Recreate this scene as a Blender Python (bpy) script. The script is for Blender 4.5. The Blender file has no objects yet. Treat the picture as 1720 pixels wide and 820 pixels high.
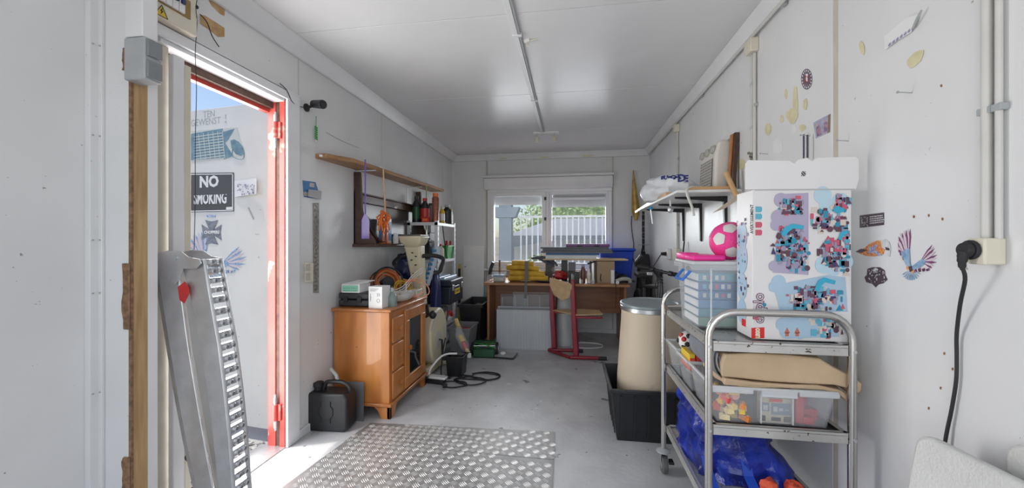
import bpy, math, random
from mathutils import Vector, Matrix, Euler
random.seed(7)
SC = bpy.context.scene; COL = SC.collection
V = Vector; PI = math.pi
# ---------------------------------------------------------------- camera, sky, sun, daylight, exposure
F = 650.0; TH = math.atan(100 / F); SN, CS = math.sin(TH), math.cos(TH); EYE = 1.15
cd = bpy.data.cameras.new('camera'); cam = bpy.data.objects.new('camera', cd); COL.objects.link(cam)
cam.location = (0, 0, EYE); cam.rotation_euler = (PI / 2, 0, TH)
cd.sensor_width = 36; cd.lens = F / 1720 * 36; cd.shift_y = -4 / 1720; cd.clip_start = 0.02
SC.camera = cam
SC.view_settings.view_transform = 'Standard'; SC.view_settings.look = 'None'
SC.view_settings.exposure = 0.15; SC.view_settings.gamma = 1; SC.view_settings.use_curve_mapping = False
wd = bpy.data.worlds.new('sky'); SC.world = wd; wd.use_nodes = True
nt = wd.node_tree; bg = nt.nodes['Background']
sky = nt.nodes.new('ShaderNodeTexSky'); sky.sky_type = 'NISHITA'; sky.sun_disc = False
sky.sun_elevation = math.radians(58); sky.sun_rotation = math.radians(250); sky.dust_density = 1.2; sky.air_density = 1.0
hz = nt.nodes.new('ShaderNodeMix'); hz.data_type = 'RGBA'; hz.inputs[0].default_value = 0.10
hz.inputs[7].default_value = (3.0, 3.0, 3.1, 1)
nt.links.new(sky.outputs[0], hz.inputs[6]); nt.links.new(hz.outputs[2], bg.inputs[0]); bg.inputs[1].default_value = 0.17
def light(name, kind, loc, direction, energy, color=(1, 1, 1), size=None, **kw):
    l = bpy.data.lights.new(name, kind); l.energy = energy; l.color = color
    if kind == 'AREA':
        l.shape = 'RECTANGLE'; l.size, l.size_y = size
    for k, v in kw.items(): setattr(l, k, v)
    o = bpy.data.objects.new(name, l); COL.objects.link(o); o.location = loc
    o.rotation_euler = V(direction).to_track_quat('-Z', 'Y').to_euler(); return o
light('sun', 'SUN', (-6, -1, 9), (0.20, 0.09, -1.0), 2.5, (1, .95, .87), angle=math.radians(1.0))
# added fill lamp behind the camera; lamps for daylight at window and door
light('front_fill', 'AREA', (-0.1, -0.95, 1.2), (.05, 1, .05), 20, (1, .985, .96), (2.0, 2.0))
light('window_daylight', 'AREA', (-0.3, 5.7, 1.75), (0, -1, -0.25), 66, (.93, .97, 1), (1.8, 1.2))
light('door_daylight', 'AREA', (-1.72, 1.66, 0.98), (1, 0, 0), 21, (1, .99, .97), (.5, 1.8))

def P(px, py, x=None, y=None, z=None):
    """world point where the sight line through photo pixel (px, py) meets one axis plane"""
    u = (px - 860) / F; v = (406 - py) / F; dx = -SN + u * CS; dy = CS + u * SN
    t = x / dx if x is not None else y / dy if y is not None else (z - EYE) / v
    return V((t * dx, t * dy, EYE + t * v))
XL, XR, YB, H = -1.575, 0.952, 5.0, 2.3
# ---------------------------------------------------------------- materials
MATS = {}
def mat(name, col, rough=.5, metal=0, var=.0, vs=8, col2=None, bump=0, bs=60, alpha=1, stretch=(1, 1, 1), spots=None, emit=0, coat=0, lo=.35, hi=.65, detail=6, trans=0):
    if name in MATS: return MATS[name]
    m = bpy.data.materials.new(name); m.use_nodes = True; MATS[name] = m
    t = m.node_tree; N = t.nodes; L = t.links; b = N['Principled BSDF']
    b.inputs['Roughness'].default_value = rough; b.inputs['Metallic'].default_value = metal
    if coat: b.inputs['Coat Weight'].default_value = coat
    if trans: b.inputs['Transmission Weight'].default_value = trans
    tc = N.new('ShaderNodeTexCoord'); mp = N.new('ShaderNodeMapping'); mp.inputs['Scale'].default_value = stretch
    L.new(tc.outputs['Object'], mp.inputs[0])
    ns = N.new('ShaderNodeTexNoise'); ns.inputs['Scale'].default_value = vs; ns.inputs['Detail'].default_value = detail
    L.new(mp.outputs[0], ns.inputs['Vector'])
    rp = N.new('ShaderNodeValToRGB'); rp.color_ramp.elements[0].position = lo; rp.color_ramp.elements[1].position = hi
    c = V(col); c2 = V(col2) if col2 else c * (1 - (var or .08))
    rp.color_ramp.elements[0].color = (*c2, 1); rp.color_ramp.elements[1].color = (*c, 1)
    L.new(ns.outputs[0], rp.inputs[0]); out = rp.outputs[0]
    for (sc, th, sc_col) in (spots or []):
        s = N.new('ShaderNodeTexNoise'); s.inputs['Scale'].default_value = sc; s.inputs['Detail'].default_value = 3
        L.new(tc.outputs['Object'], s.inputs['Vector'])
        r2 = N.new('ShaderNodeValToRGB'); r2.color_ramp.elements[0].position = th; r2.color_ramp.elements[1].position = th + .025
        r2.color_ramp.elements[0].color = (0, 0, 0, 1); r2.color_ramp.elements[1].color = (1, 1, 1, 1)
        L.new(s.outputs[0], r2.inputs[0])
        mx = N.new('ShaderNodeMix'); mx.data_type = 'RGBA'; mx.inputs[7].default_value = (*sc_col, 1)
        L.new(r2.outputs[0], mx.inputs[0]); L.new(out, mx.inputs[6]); out = mx.outputs[2]
    L.new(out, b.inputs['Base Color'])
    if bump:
        n2 = N.new('ShaderNodeTexNoise'); n2.inputs['Scale'].default_value = bs; n2.inputs['Detail'].default_value = 4
        L.new(mp.outputs[0], n2.inputs['Vector'])
        bp = N.new('ShaderNodeBump'); bp.inputs['Strength'].default_value = bump; bp.inputs['Distance'].default_value = .01
        L.new(n2.outputs[0], bp.inputs['Height']); L.new(bp.outputs[0], b.inputs['Normal'])
    if alpha < 1: b.inputs['Alpha'].default_value = alpha
    return m
def flat(name, col, rough=.5, **k): return mat(name, col, rough, var=.04, **k)
WALL = mat('painted_steel_wall', (.73, .735, .74), .32, var=.07, vs=2.2, bump=.05, bs=30, spots=[(38, .74, (.30, .28, .26)), (90, .755, (.36, .33, .3))])
WALLW = mat('wall_panel_white', (.76, .762, .765), .35, var=.06, vs=2.6, bump=.05, bs=26, spots=[(34, .745, (.36, .33, .3)), (70, .765, (.4, .36, .3))])
CEIL = mat('ceiling_panel_paint', (.74, .74, .75), .27, var=.07, vs=1.6, bump=.035, bs=7, spots=[(60, .765, (.5, .5, .5))])
FLOOR = mat('worn_grey_floor', (.54, .545, .56), .38, vs=5, col2=(.43, .435, .45), bump=.12, bs=45, spots=[(9, .69, (.17, .17, .19)), (26, .70, (.2, .2, .21)), (14, .71, (.62, .62, .63))])
TRIM = mat('white_trim', (.75, .755, .765), .35, var=.06, vs=5)
BEIGE = mat('beige_joint_tape', (.60, .55, .46), .5, var=.12, vs=14)
CREAM = mat('cream_plastic', (.70, .66, .54), .4, var=.06)
WHITE = mat('white_plastic', (.80, .80, .80), .35, var=.05)
GREYP = mat('grey_plastic', (.40, .42, .43), .45, var=.08, vs=20)
BLACK = mat('black_plastic', (.016, .017, .02), .4, var=.3)
BLACKR = mat('black_rubber', (.02, .02, .022), .65, var=.3)
RED = mat('red_frame_paint', (.62, .06, .05), .4, vs=4, col2=(.55, .10, .08), spots=[(7, .66, (.62, .26, .20))])
DKRUST = mat('dark_gasket', (.12, .07, .05), .7, var=.4, vs=30)
STEEL = mat('stainless_steel', (.60, .585, .56), .26, 1, var=.1, vs=12, bump=.02, bs=90)
SHELFM = mat('worn_galvanised_shelf', (.62, .61, .59), .38, .6, var=.15, vs=9, spots=[(55, .66, (.12, .07, .045)), (110, .69, (.1, .06, .04))])
ALU = mat('aluminium', (.64, .65, .67), .35, .75, var=.16, vs=14, bump=.06, bs=80, spots=[(70, .74, (.3, .3, .3))])
ZINC = mat('zinc_metal', (.62, .64, .66), .3, .9, var=.1)
PLATE = mat('checker_plate_metal', (.42, .415, .41), .45, .6, var=.25, vs=6)
PLATEB = mat('checker_plate_bars', (.72, .71, .70), .42, .55, var=.15, vs=9)
OAK = mat('raw_timber', (.50, .33, .16), .65, vs=5, col2=(.36, .22, .10), stretch=(14, 14, 1), bump=.2, spots=[(16, .72, (.12, .07, .04))])
CHIP = mat('chipboard', (.30, .17, .09), .8, vs=60, col2=(.16, .09, .05), bump=.5, bs=120)
PLANK = mat('oak_plank', (.42, .23, .11), .5, vs=5, col2=(.27, .14, .07), stretch=(10, 1, 10), bump=.1)
DARKW = mat('dark_walnut', (.075, .032, .02), .35, vs=5, col2=(.045, .02, .015), stretch=(8, 1.5, 8), coat=.2)
PINE = mat('honey_pine', (.60, .235, .055), .35, vs=2.4, col2=(.42, .14, .03), stretch=(5, 5, 1), spots=[(9, .74, (.25, .08, .02))], coat=.3)
PINEH = mat('honey_pine_edge', (.50, .19, .05), .35, vs=3, col2=(.36, .12, .03), stretch=(4, 1, 4), coat=.3)
DESKW = mat('desk_veneer', (.30, .13, .06), .4, vs=3, col2=(.22, .09, .042), stretch=(1, 6, 8))
DESKE = mat('desk_edge', (.42, .20, .09), .4, var=.15, vs=6)
PLY = mat('light_plywood', (.66, .47, .27), .45, vs=4, col2=(.55, .37, .2), stretch=(1, 6, 6))
CARD = mat('fibre_board_drum', (.58, .48, .36), .6, var=.09, vs=4, spots=[(13, .70, (.46, .38, .3))])
TAN = mat('tan_canvas', (.60, .44, .28), .85, var=.12, vs=7, bump=.25, bs=160)
RUBG = mat('grey_underlay', (.22, .23, .26), .8, var=.2)
BLUEC = mat('blue_crate_plastic', (.012, .07, .62), .35, var=.15)
NAVY = mat('navy_plastic', (.015, .025, .12), .4, var=.25)
BAGB = mat('woven_blue_bag', (.012, .04, .42), .28, vs=9, col2=(.006, .012, .13), bump=1.0, bs=20)
ORANGE = mat('orange_plastic', (.85, .19, .03), .4, var=.1)
ORCABLE = mat('orange_cable', (.62, .17, .05), .45, var=.2, vs=30)
YELLOW = mat('yellow_fabric', (.70, .42, .04), .7, vs=9, col2=(.48, .27, .02), bump=.2, bs=40)
PINK = mat('pink_plastic', (.86, .03, .30), .35, var=.08)
PINKB = mat('pink_ball_rubber', (.88, .05, .30), .5, var=.08, bump=.4, bs=130)
GREEN = mat('green_plastic', (.06, .36, .08), .4, var=.15)
DGREEN = mat('dark_green_paint', (.012, .09, .035), .4, var=.3)
PURPLE = mat('purple_plastic', (.20, .09, .52), .4, var=.1)
LIME = mat('lime_plastic', (.28, .50, .09), .4, var=.1)
REDP = mat('red_plastic', (.55, .03, .03), .4, var=.15)
DRED = mat('dark_red_enamel', (.26, .015, .03), .35, var=.2)
CLEAR = mat('clear_plastic', (.78, .82, .86), .18, var=.05, alpha=.20, coat=.3)
MILKY = mat('milky_plastic', (.75, .79, .83), .3, var=.05, alpha=.5)
FROST = mat('frosted_lid_plastic', (.82, .84, .86), .35, var=.05, alpha=.6)
GLASS = mat('window_glass', (.85, .9, .92), .02, var=.01, alpha=.07)
SMOKE = mat('smoked_glass', (.015, .018, .02), .06, var=.1)
BIKEC = mat('aged_cream_plastic', (.66, .60, .42), .42, var=.1, vs=9)
BRASS = mat('gold_card', (.55, .38, .10), .35, .4, vs=16, col2=(.34, .2, .04))
PAPER = mat('white_paper', (.82, .82, .82), .6, var=.04)
CARTON = mat('white_carton', (.80, .80, .79), .42, var=.03, vs=5)
INK = flat('black_ink', (.02, .02, .025), .5)
LEAF = mat('bush_leaves', (.42, .54, .22), .7, vs=3, col2=(.24, .36, .12))
PVC = mat('white_pvc_frame', (.80, .81, .83), .25, var=.04)
LAM = mat('shutter_slats', (.62, .63, .64), .45, var=.08)
CLOTHW = mat('white_awning', (.85, .85, .86), .7, var=.05)
GRAVEL = mat('gravel', (.42, .42, .43), .8, vs=30, col2=(.16, .16, .17))
TABLE = mat('blow_moulded_plastic', (.66, .66, .64), .5, vs=6, col2=(.56, .56, .54), bump=.25, bs=160)
TAPE = mat('old_yellow_tape', (.72, .66, .42), .6, var=.15, vs=20)
# ---------------------------------------------------------------- mesh helpers
class G:
    def __init__(s): s.v = []; s.f = []; s.m = []
    def add(s, vs, fs, mi=0, R=None):
        n = len(s.v); s.v += [tuple(R @ V(p)) if R else tuple(p) for p in vs]
        s.f += [tuple(i + n for i in f) for f in fs]; s.m += [mi] * len(fs); return s
    def box(s, x0, x1, y0, y1, z0, z1, R=None, mi=0):
        return s.add([(x0, y0, z0), (x1, y0, z0), (x1, y1, z0), (x0, y1, z0), (x0, y0, z1), (x1, y0, z1), (x1, y1, z1), (x0, y1, z1)],
                     [(0, 3, 2, 1), (4, 5, 6, 7), (0, 1, 5, 4), (1, 2, 6, 5), (2, 3, 7, 6), (3, 0, 4, 7)], mi, R)
    def prism(s, pts, d, mi=0, R=None):
        pts = [V(p) for p in pts]; d = V(d); n = len(pts)
        nrm = V((0, 0, 0))
        for i in range(n): nrm += pts[i].cross(pts[(i + 1) % n])
        if nrm.dot(d) > 0: pts = pts[::-1]
        f = [tuple(range(n)), tuple(range(2 * n - 1, n - 1, -1))] + [(i, n + i, n + (i + 1) % n, (i + 1) % n) for i in range(n)]
        return s.add(pts + [p + d for p in pts], f, mi, R)
    def cyl(s, p, q, r0, r1=None, n=12, mi=0, R=None):
        p, q = V(p), V(q); r1 = r0 if r1 is None else r1; a = (q - p).normalized()
        b = a.orthogonal().normalized(); c = a.cross(b); vs = []
        for (o, r) in ((p, r0), (q, r1)):
            vs += [o + (b * math.cos(2 * PI * i / n) + c * math.sin(2 * PI * i / n)) * r for i in range(n)]
        f = [(i, (i + 1) % n, n + (i + 1) % n, n + i) for i in range(n)] + [tuple(range(n - 1, -1, -1)), tuple(range(n, 2 * n))]
        return s.add(vs, f, mi, R)
    def tube(s, pts, r, n=8, sub=0, closed=False, mi=0):
        pts = [V(p) for p in pts]
        if sub:
            out = []; m = len(pts)
            for i in range(m if closed else m - 1):
                g = (lambda k: pts[k % m]) if closed else (lambda k: pts[max(0, min(m - 1, k))])
                a, b, c, d = g(i - 1), g(i), g(i + 1), g(i + 2)
                for k in range(sub):
                    t = k / sub
                    out.append(.5 * ((2 * b) + (c - a) * t + (2 * a - 5 * b + 4 * c - d) * t * t + (3 * b - a - 3 * c + d) * t ** 3))
            if not closed: out.append(pts[-1])
            pts = out
        m = len(pts); vs = []; prev = None
        for i, p in enumerate(pts):
            if closed: a = (pts[(i + 1) % m] - pts[i - 1])
            else: a = pts[min(m - 1, i + 1)] - pts[max(0, i - 1)]
            a.normalize()
            b = a.orthogonal().normalized() if prev is None else (prev - a * prev.dot(a)).normalized()
            prev = b; c = a.cross(b); rr = r[min(i * len(r) // m, len(r) - 1)] if isinstance(r, (list, tuple)) else r
            vs += [p + (b * math.cos(2 * PI * k / n) + c * math.sin(2 * PI * k / n)) * rr for k in range(n)]
        f = []
        for i in range(m if closed else m - 1):
            j = (i + 1) % m
            f += [(i * n + k, i * n + (k + 1) % n, j * n + (k + 1) % n, j * n + k) for k in range(n)]
        if not closed: f += [tuple(range(n - 1, -1, -1)), tuple(range((m - 1) * n, m * n))]
        return s.add(vs, f, mi)
    def lathe(s, prof, c=(0, 0, 0), n=20, mi=0, R=None):
        vs = []; c = V(c); k = len(prof)
        for (r, z) in prof: vs += [c + V((max(r, 1e-4) * math.cos(2 * PI * i / n), max(r, 1e-4) * math.sin(2 * PI * i / n), z)) for i in range(n)]
        f = [(j * n + i, j * n + (i + 1) % n, (j + 1) * n + (i + 1) % n, (j + 1) * n + i) for j in range(k - 1) for i in range(n)]
        f += [tuple(range(n - 1, -1, -1)), tuple(range((k - 1) * n, k * n))]
        return s.add(vs, f, mi, R)
    def ball(s, c, r, n=12, m=8, mi=0, R=None):
        rx, ry, rz = (r, r, r) if not isinstance(r, (tuple, list)) else r; c = V(c)
        vs = [c + V((0, 0, -rz))] + [c + V((rx * math.sin(a) * math.cos(b), ry * math.sin(a) * math.sin(b), -rz * math.cos(a)))
              for a in [PI * j / m for j in range(1, m)] for b in [2 * PI * i / n for i in range(n)]] + [c + V((0, 0, rz))]
        f = [(0, 1 + (i + 1) % n, 1 + i) for i in range(n)]
        for j in range(m - 2): f += [(1 + j * n + i, 1 + j * n + (i + 1) % n, 1 + (j + 1) * n + (i + 1) % n, 1 + (j + 1) * n + i) for i in range(n)]
        e = 1 + (m - 1) * n; f += [(e, 1 + (m - 2) * n + i, 1 + (m - 2) * n + (i + 1) % n) for i in range(n)]
        return s.add(vs, f, mi, R)
    def tub(s, x0, x1, y0, y1, z0, z1, tp=.02, th=.004, rim=.012, mi=0, R=None):
        """open-topped box whose walls lean outward, with a folded rim"""
        def ring(o, z, t): return [(x0 + t - o, y0 + t - o, z), (x1 - t + o, y0 + t - o, z), (x1 - t + o, y1 - t + o, z), (x0 + t - o, y1 - t + o, z)]
        rs = [ring(0, z0, tp), ring(0, z1 - rim, 0 + tp * .1), ring(rim * .6, z1 - rim, 0), ring(rim * .6, z1, 0), ring(-th, z1, 0), ring(-th, z0 + th, tp)]
        vs = [p for r in rs for p in r]
        f = [(3, 2, 1, 0)] + [(k * 4 + i, k * 4 + (i + 1) % 4, (k + 1) * 4 + (i + 1) % 4, (k + 1) * 4 + i) for k in range(5) for i in range(4)] + [(20, 21, 22, 23)]
        return s.add(vs, f, mi, R)
    def ob(s, name, mats, parent=None, bevel=0, smooth=True, label=None, cat=None, group=None, kind=None, world=True, seg=2):
        me = bpy.data.meshes.new(name); me.from_pydata(s.v, [], s.f); me.update()
        for m in (mats if isinstance(mats, (list, tuple)) else [mats]): me.materials.append(m)
        me.polygons.foreach_set('material_index', s.m)
        if smooth:
            me.polygons.foreach_set('use_smooth', [True] * len(me.polygons)); me.set_sharp_from_angle(angle=math.radians(38))
        o = bpy.data.objects.new(name, me); COL.objects.link(o)
        if parent is not None:
            o.parent = parent
            if world and parent.name in INV: me.transform(INV[parent.name]); INV[o.name] = INV[parent.name]
        elif world and s.v:
            c = V(((min(p[0] for p in s.v) + max(p[0] for p in s.v)) / 2, (min(p[1] for p in s.v) + max(p[1] for p in s.v)) / 2, min(p[2] for p in s.v)))
            me.transform(Matrix.Translation(-c)); o.location = c; INV[o.name] = Matrix.Translation(-c)
        if bevel:
            b = o.modifiers.new('bevel', 'BEVEL'); b.width = bevel; b.segments = seg; b.limit_method = 'ANGLE'; b.angle_limit = math.radians(40)
        tag(o, label, cat, group, kind); return o
INV = {}
def tag(o, label=None, cat=None, group=None, kind=None):
    for k, v in (('label', label), ('category', cat), ('group', group), ('kind', kind)):
        if v: o[k] = v
    return o
def thing(name, label, cat, loc=(0, 0, 0), rot=(0, 0, 0), group=None, kind=None):
    o = bpy.data.objects.new(name, None); COL.objects.link(o); o.location = loc; o.rotation_euler = rot; o.empty_display_size = .05
    INV[o.name] = (Matrix.Translation(loc) @ Euler(rot).to_matrix().to_4x4()).inverted()
    return tag(o, label, cat, group, kind)
def kids(o): return [c for c in bpy.data.objects if c.parent == o]
def dup(o, loc=None, rot=None, label=None, parent=None):
    c = o.copy(); COL.objects.link(c); c.parent = parent
    if loc is not None: c.location = loc
    if rot is not None: c.rotation_euler = rot
    if label: c['label'] = label
    for k in kids(o): dup(k, parent=c)
    return c
def B(*a, **k): return G().box(*a, **k)
def text(body, size, org, right, up, m, parent=None, name='lettering', depth=.0006, bold=0, align='CENTER', sx=1, kind=None):
    """raised flat lettering; right / up are the writing's directions in the world"""
    cu = bpy.data.curves.new(name, 'FONT'); cu.body = body; cu.size = size; cu.extrude = depth; cu.offset = bold
    cu.align_x = align; cu.align_y = 'CENTER'; cu.resolution_u = 2
    t = bpy.data.objects.new('tmp', cu); COL.objects.link(t); bpy.context.view_layer.update()
    me = bpy.data.meshes.new_from_object(t.evaluated_get(bpy.context.evaluated_depsgraph_get())); bpy.data.objects.remove(t)
    r = V(right).normalized() * sx; u = V(up); u = (u - r * (u.dot(r) / r.dot(r))).normalized(); n = r.normalized().cross(u)
    M = Matrix.Identity(4)
    for i in range(3): M[i][0] = r[i]; M[i][1] = u[i]; M[i][2] = n[i]; M[i][3] = org[i]
    g = G(); g.add([M @ v.co for v in me.vertices], [tuple(p.vertices) for p in me.polygons])
    return g.ob(name, m, parent, smooth=False)
RZ = lambda a: Matrix.Rotation(a, 4, 'Z')
def at(loc, rz=0, rx=0, ry=0): return Matrix.Translation(loc) @ Euler((rx, ry, rz)).to_matrix().to_4x4()
# ---------------------------------------------------------------- the shell
fl = B(-1.66, 1.0, -1.0, 5.1, -.08, 0).ob('floor', FLOOR, kind='structure')
ce = B(-1.7, 1.05, -1.0, 5.1, H + .012, H + .07).ob('ceiling', TRIM, kind='structure')
for y0, y1 in ((-1.0, 1.93), (1.934, 3.0), (3.004, 4.02), (4.024, YB)):
    B(XL, XR, y0, y1, H, H + .012).ob('ceiling_panel', CEIL, ce, bevel=.002)
# left wall: panels, door opening y 1.27..1.94, z 0..1.94
wl = G().box(XL - .07, XL - .012, -1.0, 1.20, 0, H).box(XL - .07, XL - .012, 1.20, 1.94, 1.96, H).box(XL - .07, XL - .012, 1.95, YB, 0, H).ob('wall_left', WALL, kind='structure')
for y0, y1, z0 in ((-1.0, 1.072, 0), (1.155, 2.04, 2.0), (2.043, 3.04, 0), (3.044, 4.04, 0), (4.044, 4.60, 0), (4.604, YB, 0)):
    B(XL - .012, XL, y0, y1, z0, H).ob('wall_panel', WALL, wl, bevel=.0015)
for y0 in (2.041, 3.042, 4.602):
    B(XL - .011, XL + .0008, y0 - .003, y0 + .003, 0, H).ob('joint_strip', BEIGE, wl)
# right wall
wr = B(XR + .012, XR + .07, -1.0, YB, 0, H).ob('wall_right', WALLW, kind='structure')
for y0, y1 in ((-1.0, 1.562), (1.59, 2.62), (2.623, 3.667), (3.67, 4.6), (4.603, YB)):
    B(XR, XR + .012, y0, y1, 0, H).ob('wall_panel', WALLW, wr, bevel=.0015)
B(XR + .001, XR + .011, 1.563, 1.589, 0, H).ob('joint_strip', BEIGE, wr)
# back wall around the window
wb = G().box(XL, -1.09, YB + .012, YB + .07, 0, H).box(.50, XR, YB + .012, YB + .07, 0, H).box(-1.09, .5, YB + .012, YB + .07, 0, .80).box(-1.09, .5, YB + .012, YB + .07, 1.83, H).ob('wall_back', WALL, kind='structure')
for x0, x1, z0, z1 in ((XL, -1.118, 0, H), (-1.094, .504, 1.85, H), (-1.094, .504, 0, .80), (.522, XR, 0, H)):
    B(x0, x1, YB, YB + .012, z0, z1).ob('wall_panel', WALL, wb, bevel=.0015)
for x0 in (-1.117, .505): B(x0, x0 + .016, YB + .001, YB + .01, 0, H).ob('joint_strip', BEIGE, wb)
for x, w in ((-.93, .10), (-.40, .12), (.14, .14)):
    G().prism([(x, YB - .026, 2.225), (x + w, YB - .026, 2.23), (x + w * .95, YB - .026, 2.262), (x + w * .1, YB - .026, 2.26)], (0, .002, 0)).ob('tape_residue', TAPE, wb)
# trims between walls and ceiling
def cove(name, pts, d): return G().prism(pts, d).ob(name, TRIM, kind='structure', bevel=.004)
cove('trim_1', [(XL, .2, H), (XL + .075, .2, H), (XL + .065, .2, H - .02), (XL + .018, .2, H - .085), (XL, .2, H - .085)], (0, YB - .2, 0))
cove('trim_2', [(XR, .2, H), (XR - .06, .2, H), (XR - .05, .2, H - .02), (XR - .014, .2, H - .07), (XR, .2, H - .07)], (0, YB - .2, 0))
cove('trim_3', [(XL, YB, H), (XL, YB - .03, H), (XL, YB - .024, H - .085), (XL, YB, H - .085)], (XR - XL, 0, 0))
B(XL, XR, YB - .02, YB, 0, .05).ob('baseboard_back', TRIM, kind='structure', bevel=.003)
B(XR - .014, XR, .2, YB, 0, .06).ob('baseboard_right', TRIM, kind='structure', bevel=.003)
B(XL, XL + .012, 2.04, YB, 0, .05).ob('baseboard_left', TRIM, kind='structure', bevel=.003)
# corner trim + partition stub with its bare timber end
g = B(XL, XL + .022, 1.038, 1.072, 0, 2.22).box(XL, XL + .034, 1.062, 1.072, 0, 2.22)
ct = g.ob('trim_4', WALL, kind='structure', bevel=.002)
for z in (.3, .65, .98, 1.155, 1.5, 1.8, 2.1):
    G().cyl((XL + .022, 1.046, z), (XL + .0245, 1.046, z), .0028, n=8).cyl((XL + .028, 1.062, z), (XL + .028, 1.0595, z), .0028, n=8).ob('screw', GREYP, ct)
pt = thing('wall_partition', None, None, (-1.5, 1.11, 0), kind='structure')
B(XL, -1.447, 1.072, 1.078, 0, H).ob('near_skin', WALL, pt)
B(XL, -1.440, 1.124, 1.158, 0, H).ob('far_skin', WALLW, pt, bevel=.002)
B(-1.52, -1.4385, 1.0785, 1.1235, 0, 2.22).ob('timber_stud', OAK, pt, bevel=.002)
B(-1.447, -1.4375, 1.0715, 1.079, 0, 2.22).ob('chipboard_edge', CHIP, pt)
def ragged(z0, z1, seed, w=.022):
    random.seed(seed); L, Rr = [], []
    n = 7
    for i in range(n + 1):
        z = z0 + (z1 - z0) * i / n; L.append((-1.452 - w * .6 + random.uniform(-.004, .004), 1.0712, z)); Rr.append((-1.4375 , 1.0712, z))
    return L + Rr[::-1]
for z0, z1, sd in ((1.716, 1.79, 1), (.86, 1.078, 2), (.335, .438, 3)):
    G().prism(ragged(z0, z1, sd), (0, -.006, 0)).ob('hinge_rebate', CHIP, pt, bevel=.002)
# ---------------------------------------------------------------- door opening in the left wall
dr = thing('door_1', None, None, (XL, 1.6, 0), kind='structure')
G().box(XL - .002, XL + .014, 1.94, 2.038, 0, 2.0).ob('architrave', PVC, dr, bevel=.003)
G().box(XL - .002, XL + .016, 1.16, 2.038, 1.945, 1.988).ob('header_trim', PVC, dr, bevel=.003)
G().box(XL - .08, XL - .004, 1.28, 1.94, 1.93, 1.955).ob('head_lining', PVC, dr, bevel=.002)
G().box(XL - .1, XL - .075, 1.28, 1.95, 1.895, 1.955).ob('head_frame', DKRUST, dr)
G().box(XL - .13, XL - .1, 1.28, 1.95, 1.875, 1.93).ob('red_head_frame', RED, dr)
G().box(XL - .035, XL - .002, 1.935, 1.95, 0, 1.94).ob('jamb_frame', RED, dr, bevel=.002)
G().box(XL - .06, XL - .036, 1.942, 1.955, 0, 1.94).ob('jamb_gasket', DKRUST, dr)
G().box(XL - .11, XL - .061, 1.937, 1.955, 0, 1.94).ob('outer_jamb_frame', RED, dr, bevel=.003)
G().box(XL - .05, XL - .03, 1.18, 1.33, 0, 1.94).ob('side_panel', BEIGE, dr)
G().box(XL - .02, XL + .006, 1.32, 1.366, 0, 1.90).ob('side_post', PVC, dr, bevel=.004)
G().box(XL - .04, XL + .002, 1.37, 1.397, 0, 1.88).ob('side_stop', CREAM, dr, bevel=.003)
for z in (.35, .8, 1.05, 1.3, 1.55): G().cyl((XL - .031, 1.235 + .03, z), (XL - .028, 1.265, z), .004, n=8).ob('screw', CHIP, dr)
G().box(XL - .16, XL - .0, 1.2, 1.95, -.03, .006).ob('threshold', ALU, dr, bevel=.002)
# hinges (top and bottom) on the red frame
for z in (1.77, .20):
    g = G().cyl((XL - .05, 1.925, z - .085), (XL - .05, 1.925, z + .085), .009, n=12).cyl((XL - .05, 1.925, z - .10), (XL - .05, 1.925, z + .10), .006, n=8)
    h = g.ob('hinge', ZINC, dr)
    G().box(XL - .075, XL - .02, 1.925, 1.936, z - .045, z + .045).cyl((XL - .05, 1.924, z - .045), (XL - .05, 1.924, z + .045), .014, n=12).ob('hinge_leaf', RED, h, bevel=.002)
# steel door leaf standing open outside
DX0, DX1, DY0, DY1 = -2.62, -1.665, 2.155, 2.045
dl = thing('door_2', None, None, (-1.7, 2.05, 0), kind='structure')
dn = V((DX1 - DX0, DY1 - DY0, 0)).normalized(); fn = V((dn.y, -dn.x, 0))
def leaf(s, z, off=0):  # point on the leaf, s metres from its free edge
    return V((DX0, DY0, z)) + dn * s + fn * off
LW = (V((DX1, DY1, 0)) - V((DX0, DY0, 0))).length
LEAFM = mat('door_leaf_paint', (.76, .76, .73), .45, var=.05, vs=5, spots=[(24, .73, (.45, .42, .38))])
G().prism([leaf(0, .03), leaf(LW, .03), leaf(LW, 1.985), leaf(0, 1.985)], -fn * .045).ob('leaf_panel', LEAFM, dl, bevel=.002)
G().prism([leaf(LW - .012, .03), leaf(LW + .02, .03), leaf(LW + .02, 1.98), leaf(LW - .012, 1.98)], fn * .02 ).ob('leaf_edge', RED, dl, bevel=.003)
G().prism([leaf(0, .03, -.045), leaf(LW + .01, .03, -.045), leaf(LW + .01, 1.99, -.045), leaf(0, 1.99, -.045)], -fn * .004).ob('outer_skin', RED, dl)
def lp(px, py, off=.0):  # photo pixel -> point on the leaf face
    u = (px - 860) / F; v = (406 - py) / F; d = V((-SN + u * CS, CS + u * SN, v)); o = V((0, 0, EYE)); p0 = leaf(0, 0, off)
    t = (p0 - o).dot(fn) / d.dot(fn); return o + d * t
def lpoly(g, pts, off=.001, th=.0006, mi=0): g.prism([lp(x, y, off) for x, y in pts], fn * th, mi=mi)
LBL = mat('poster_blue_grey', (.19, .33, .40), .5, vs=30, col2=(.12, .22, .29)); LTL = mat('poster_pale', (.62, .66, .62), .5, var=.05)
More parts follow.
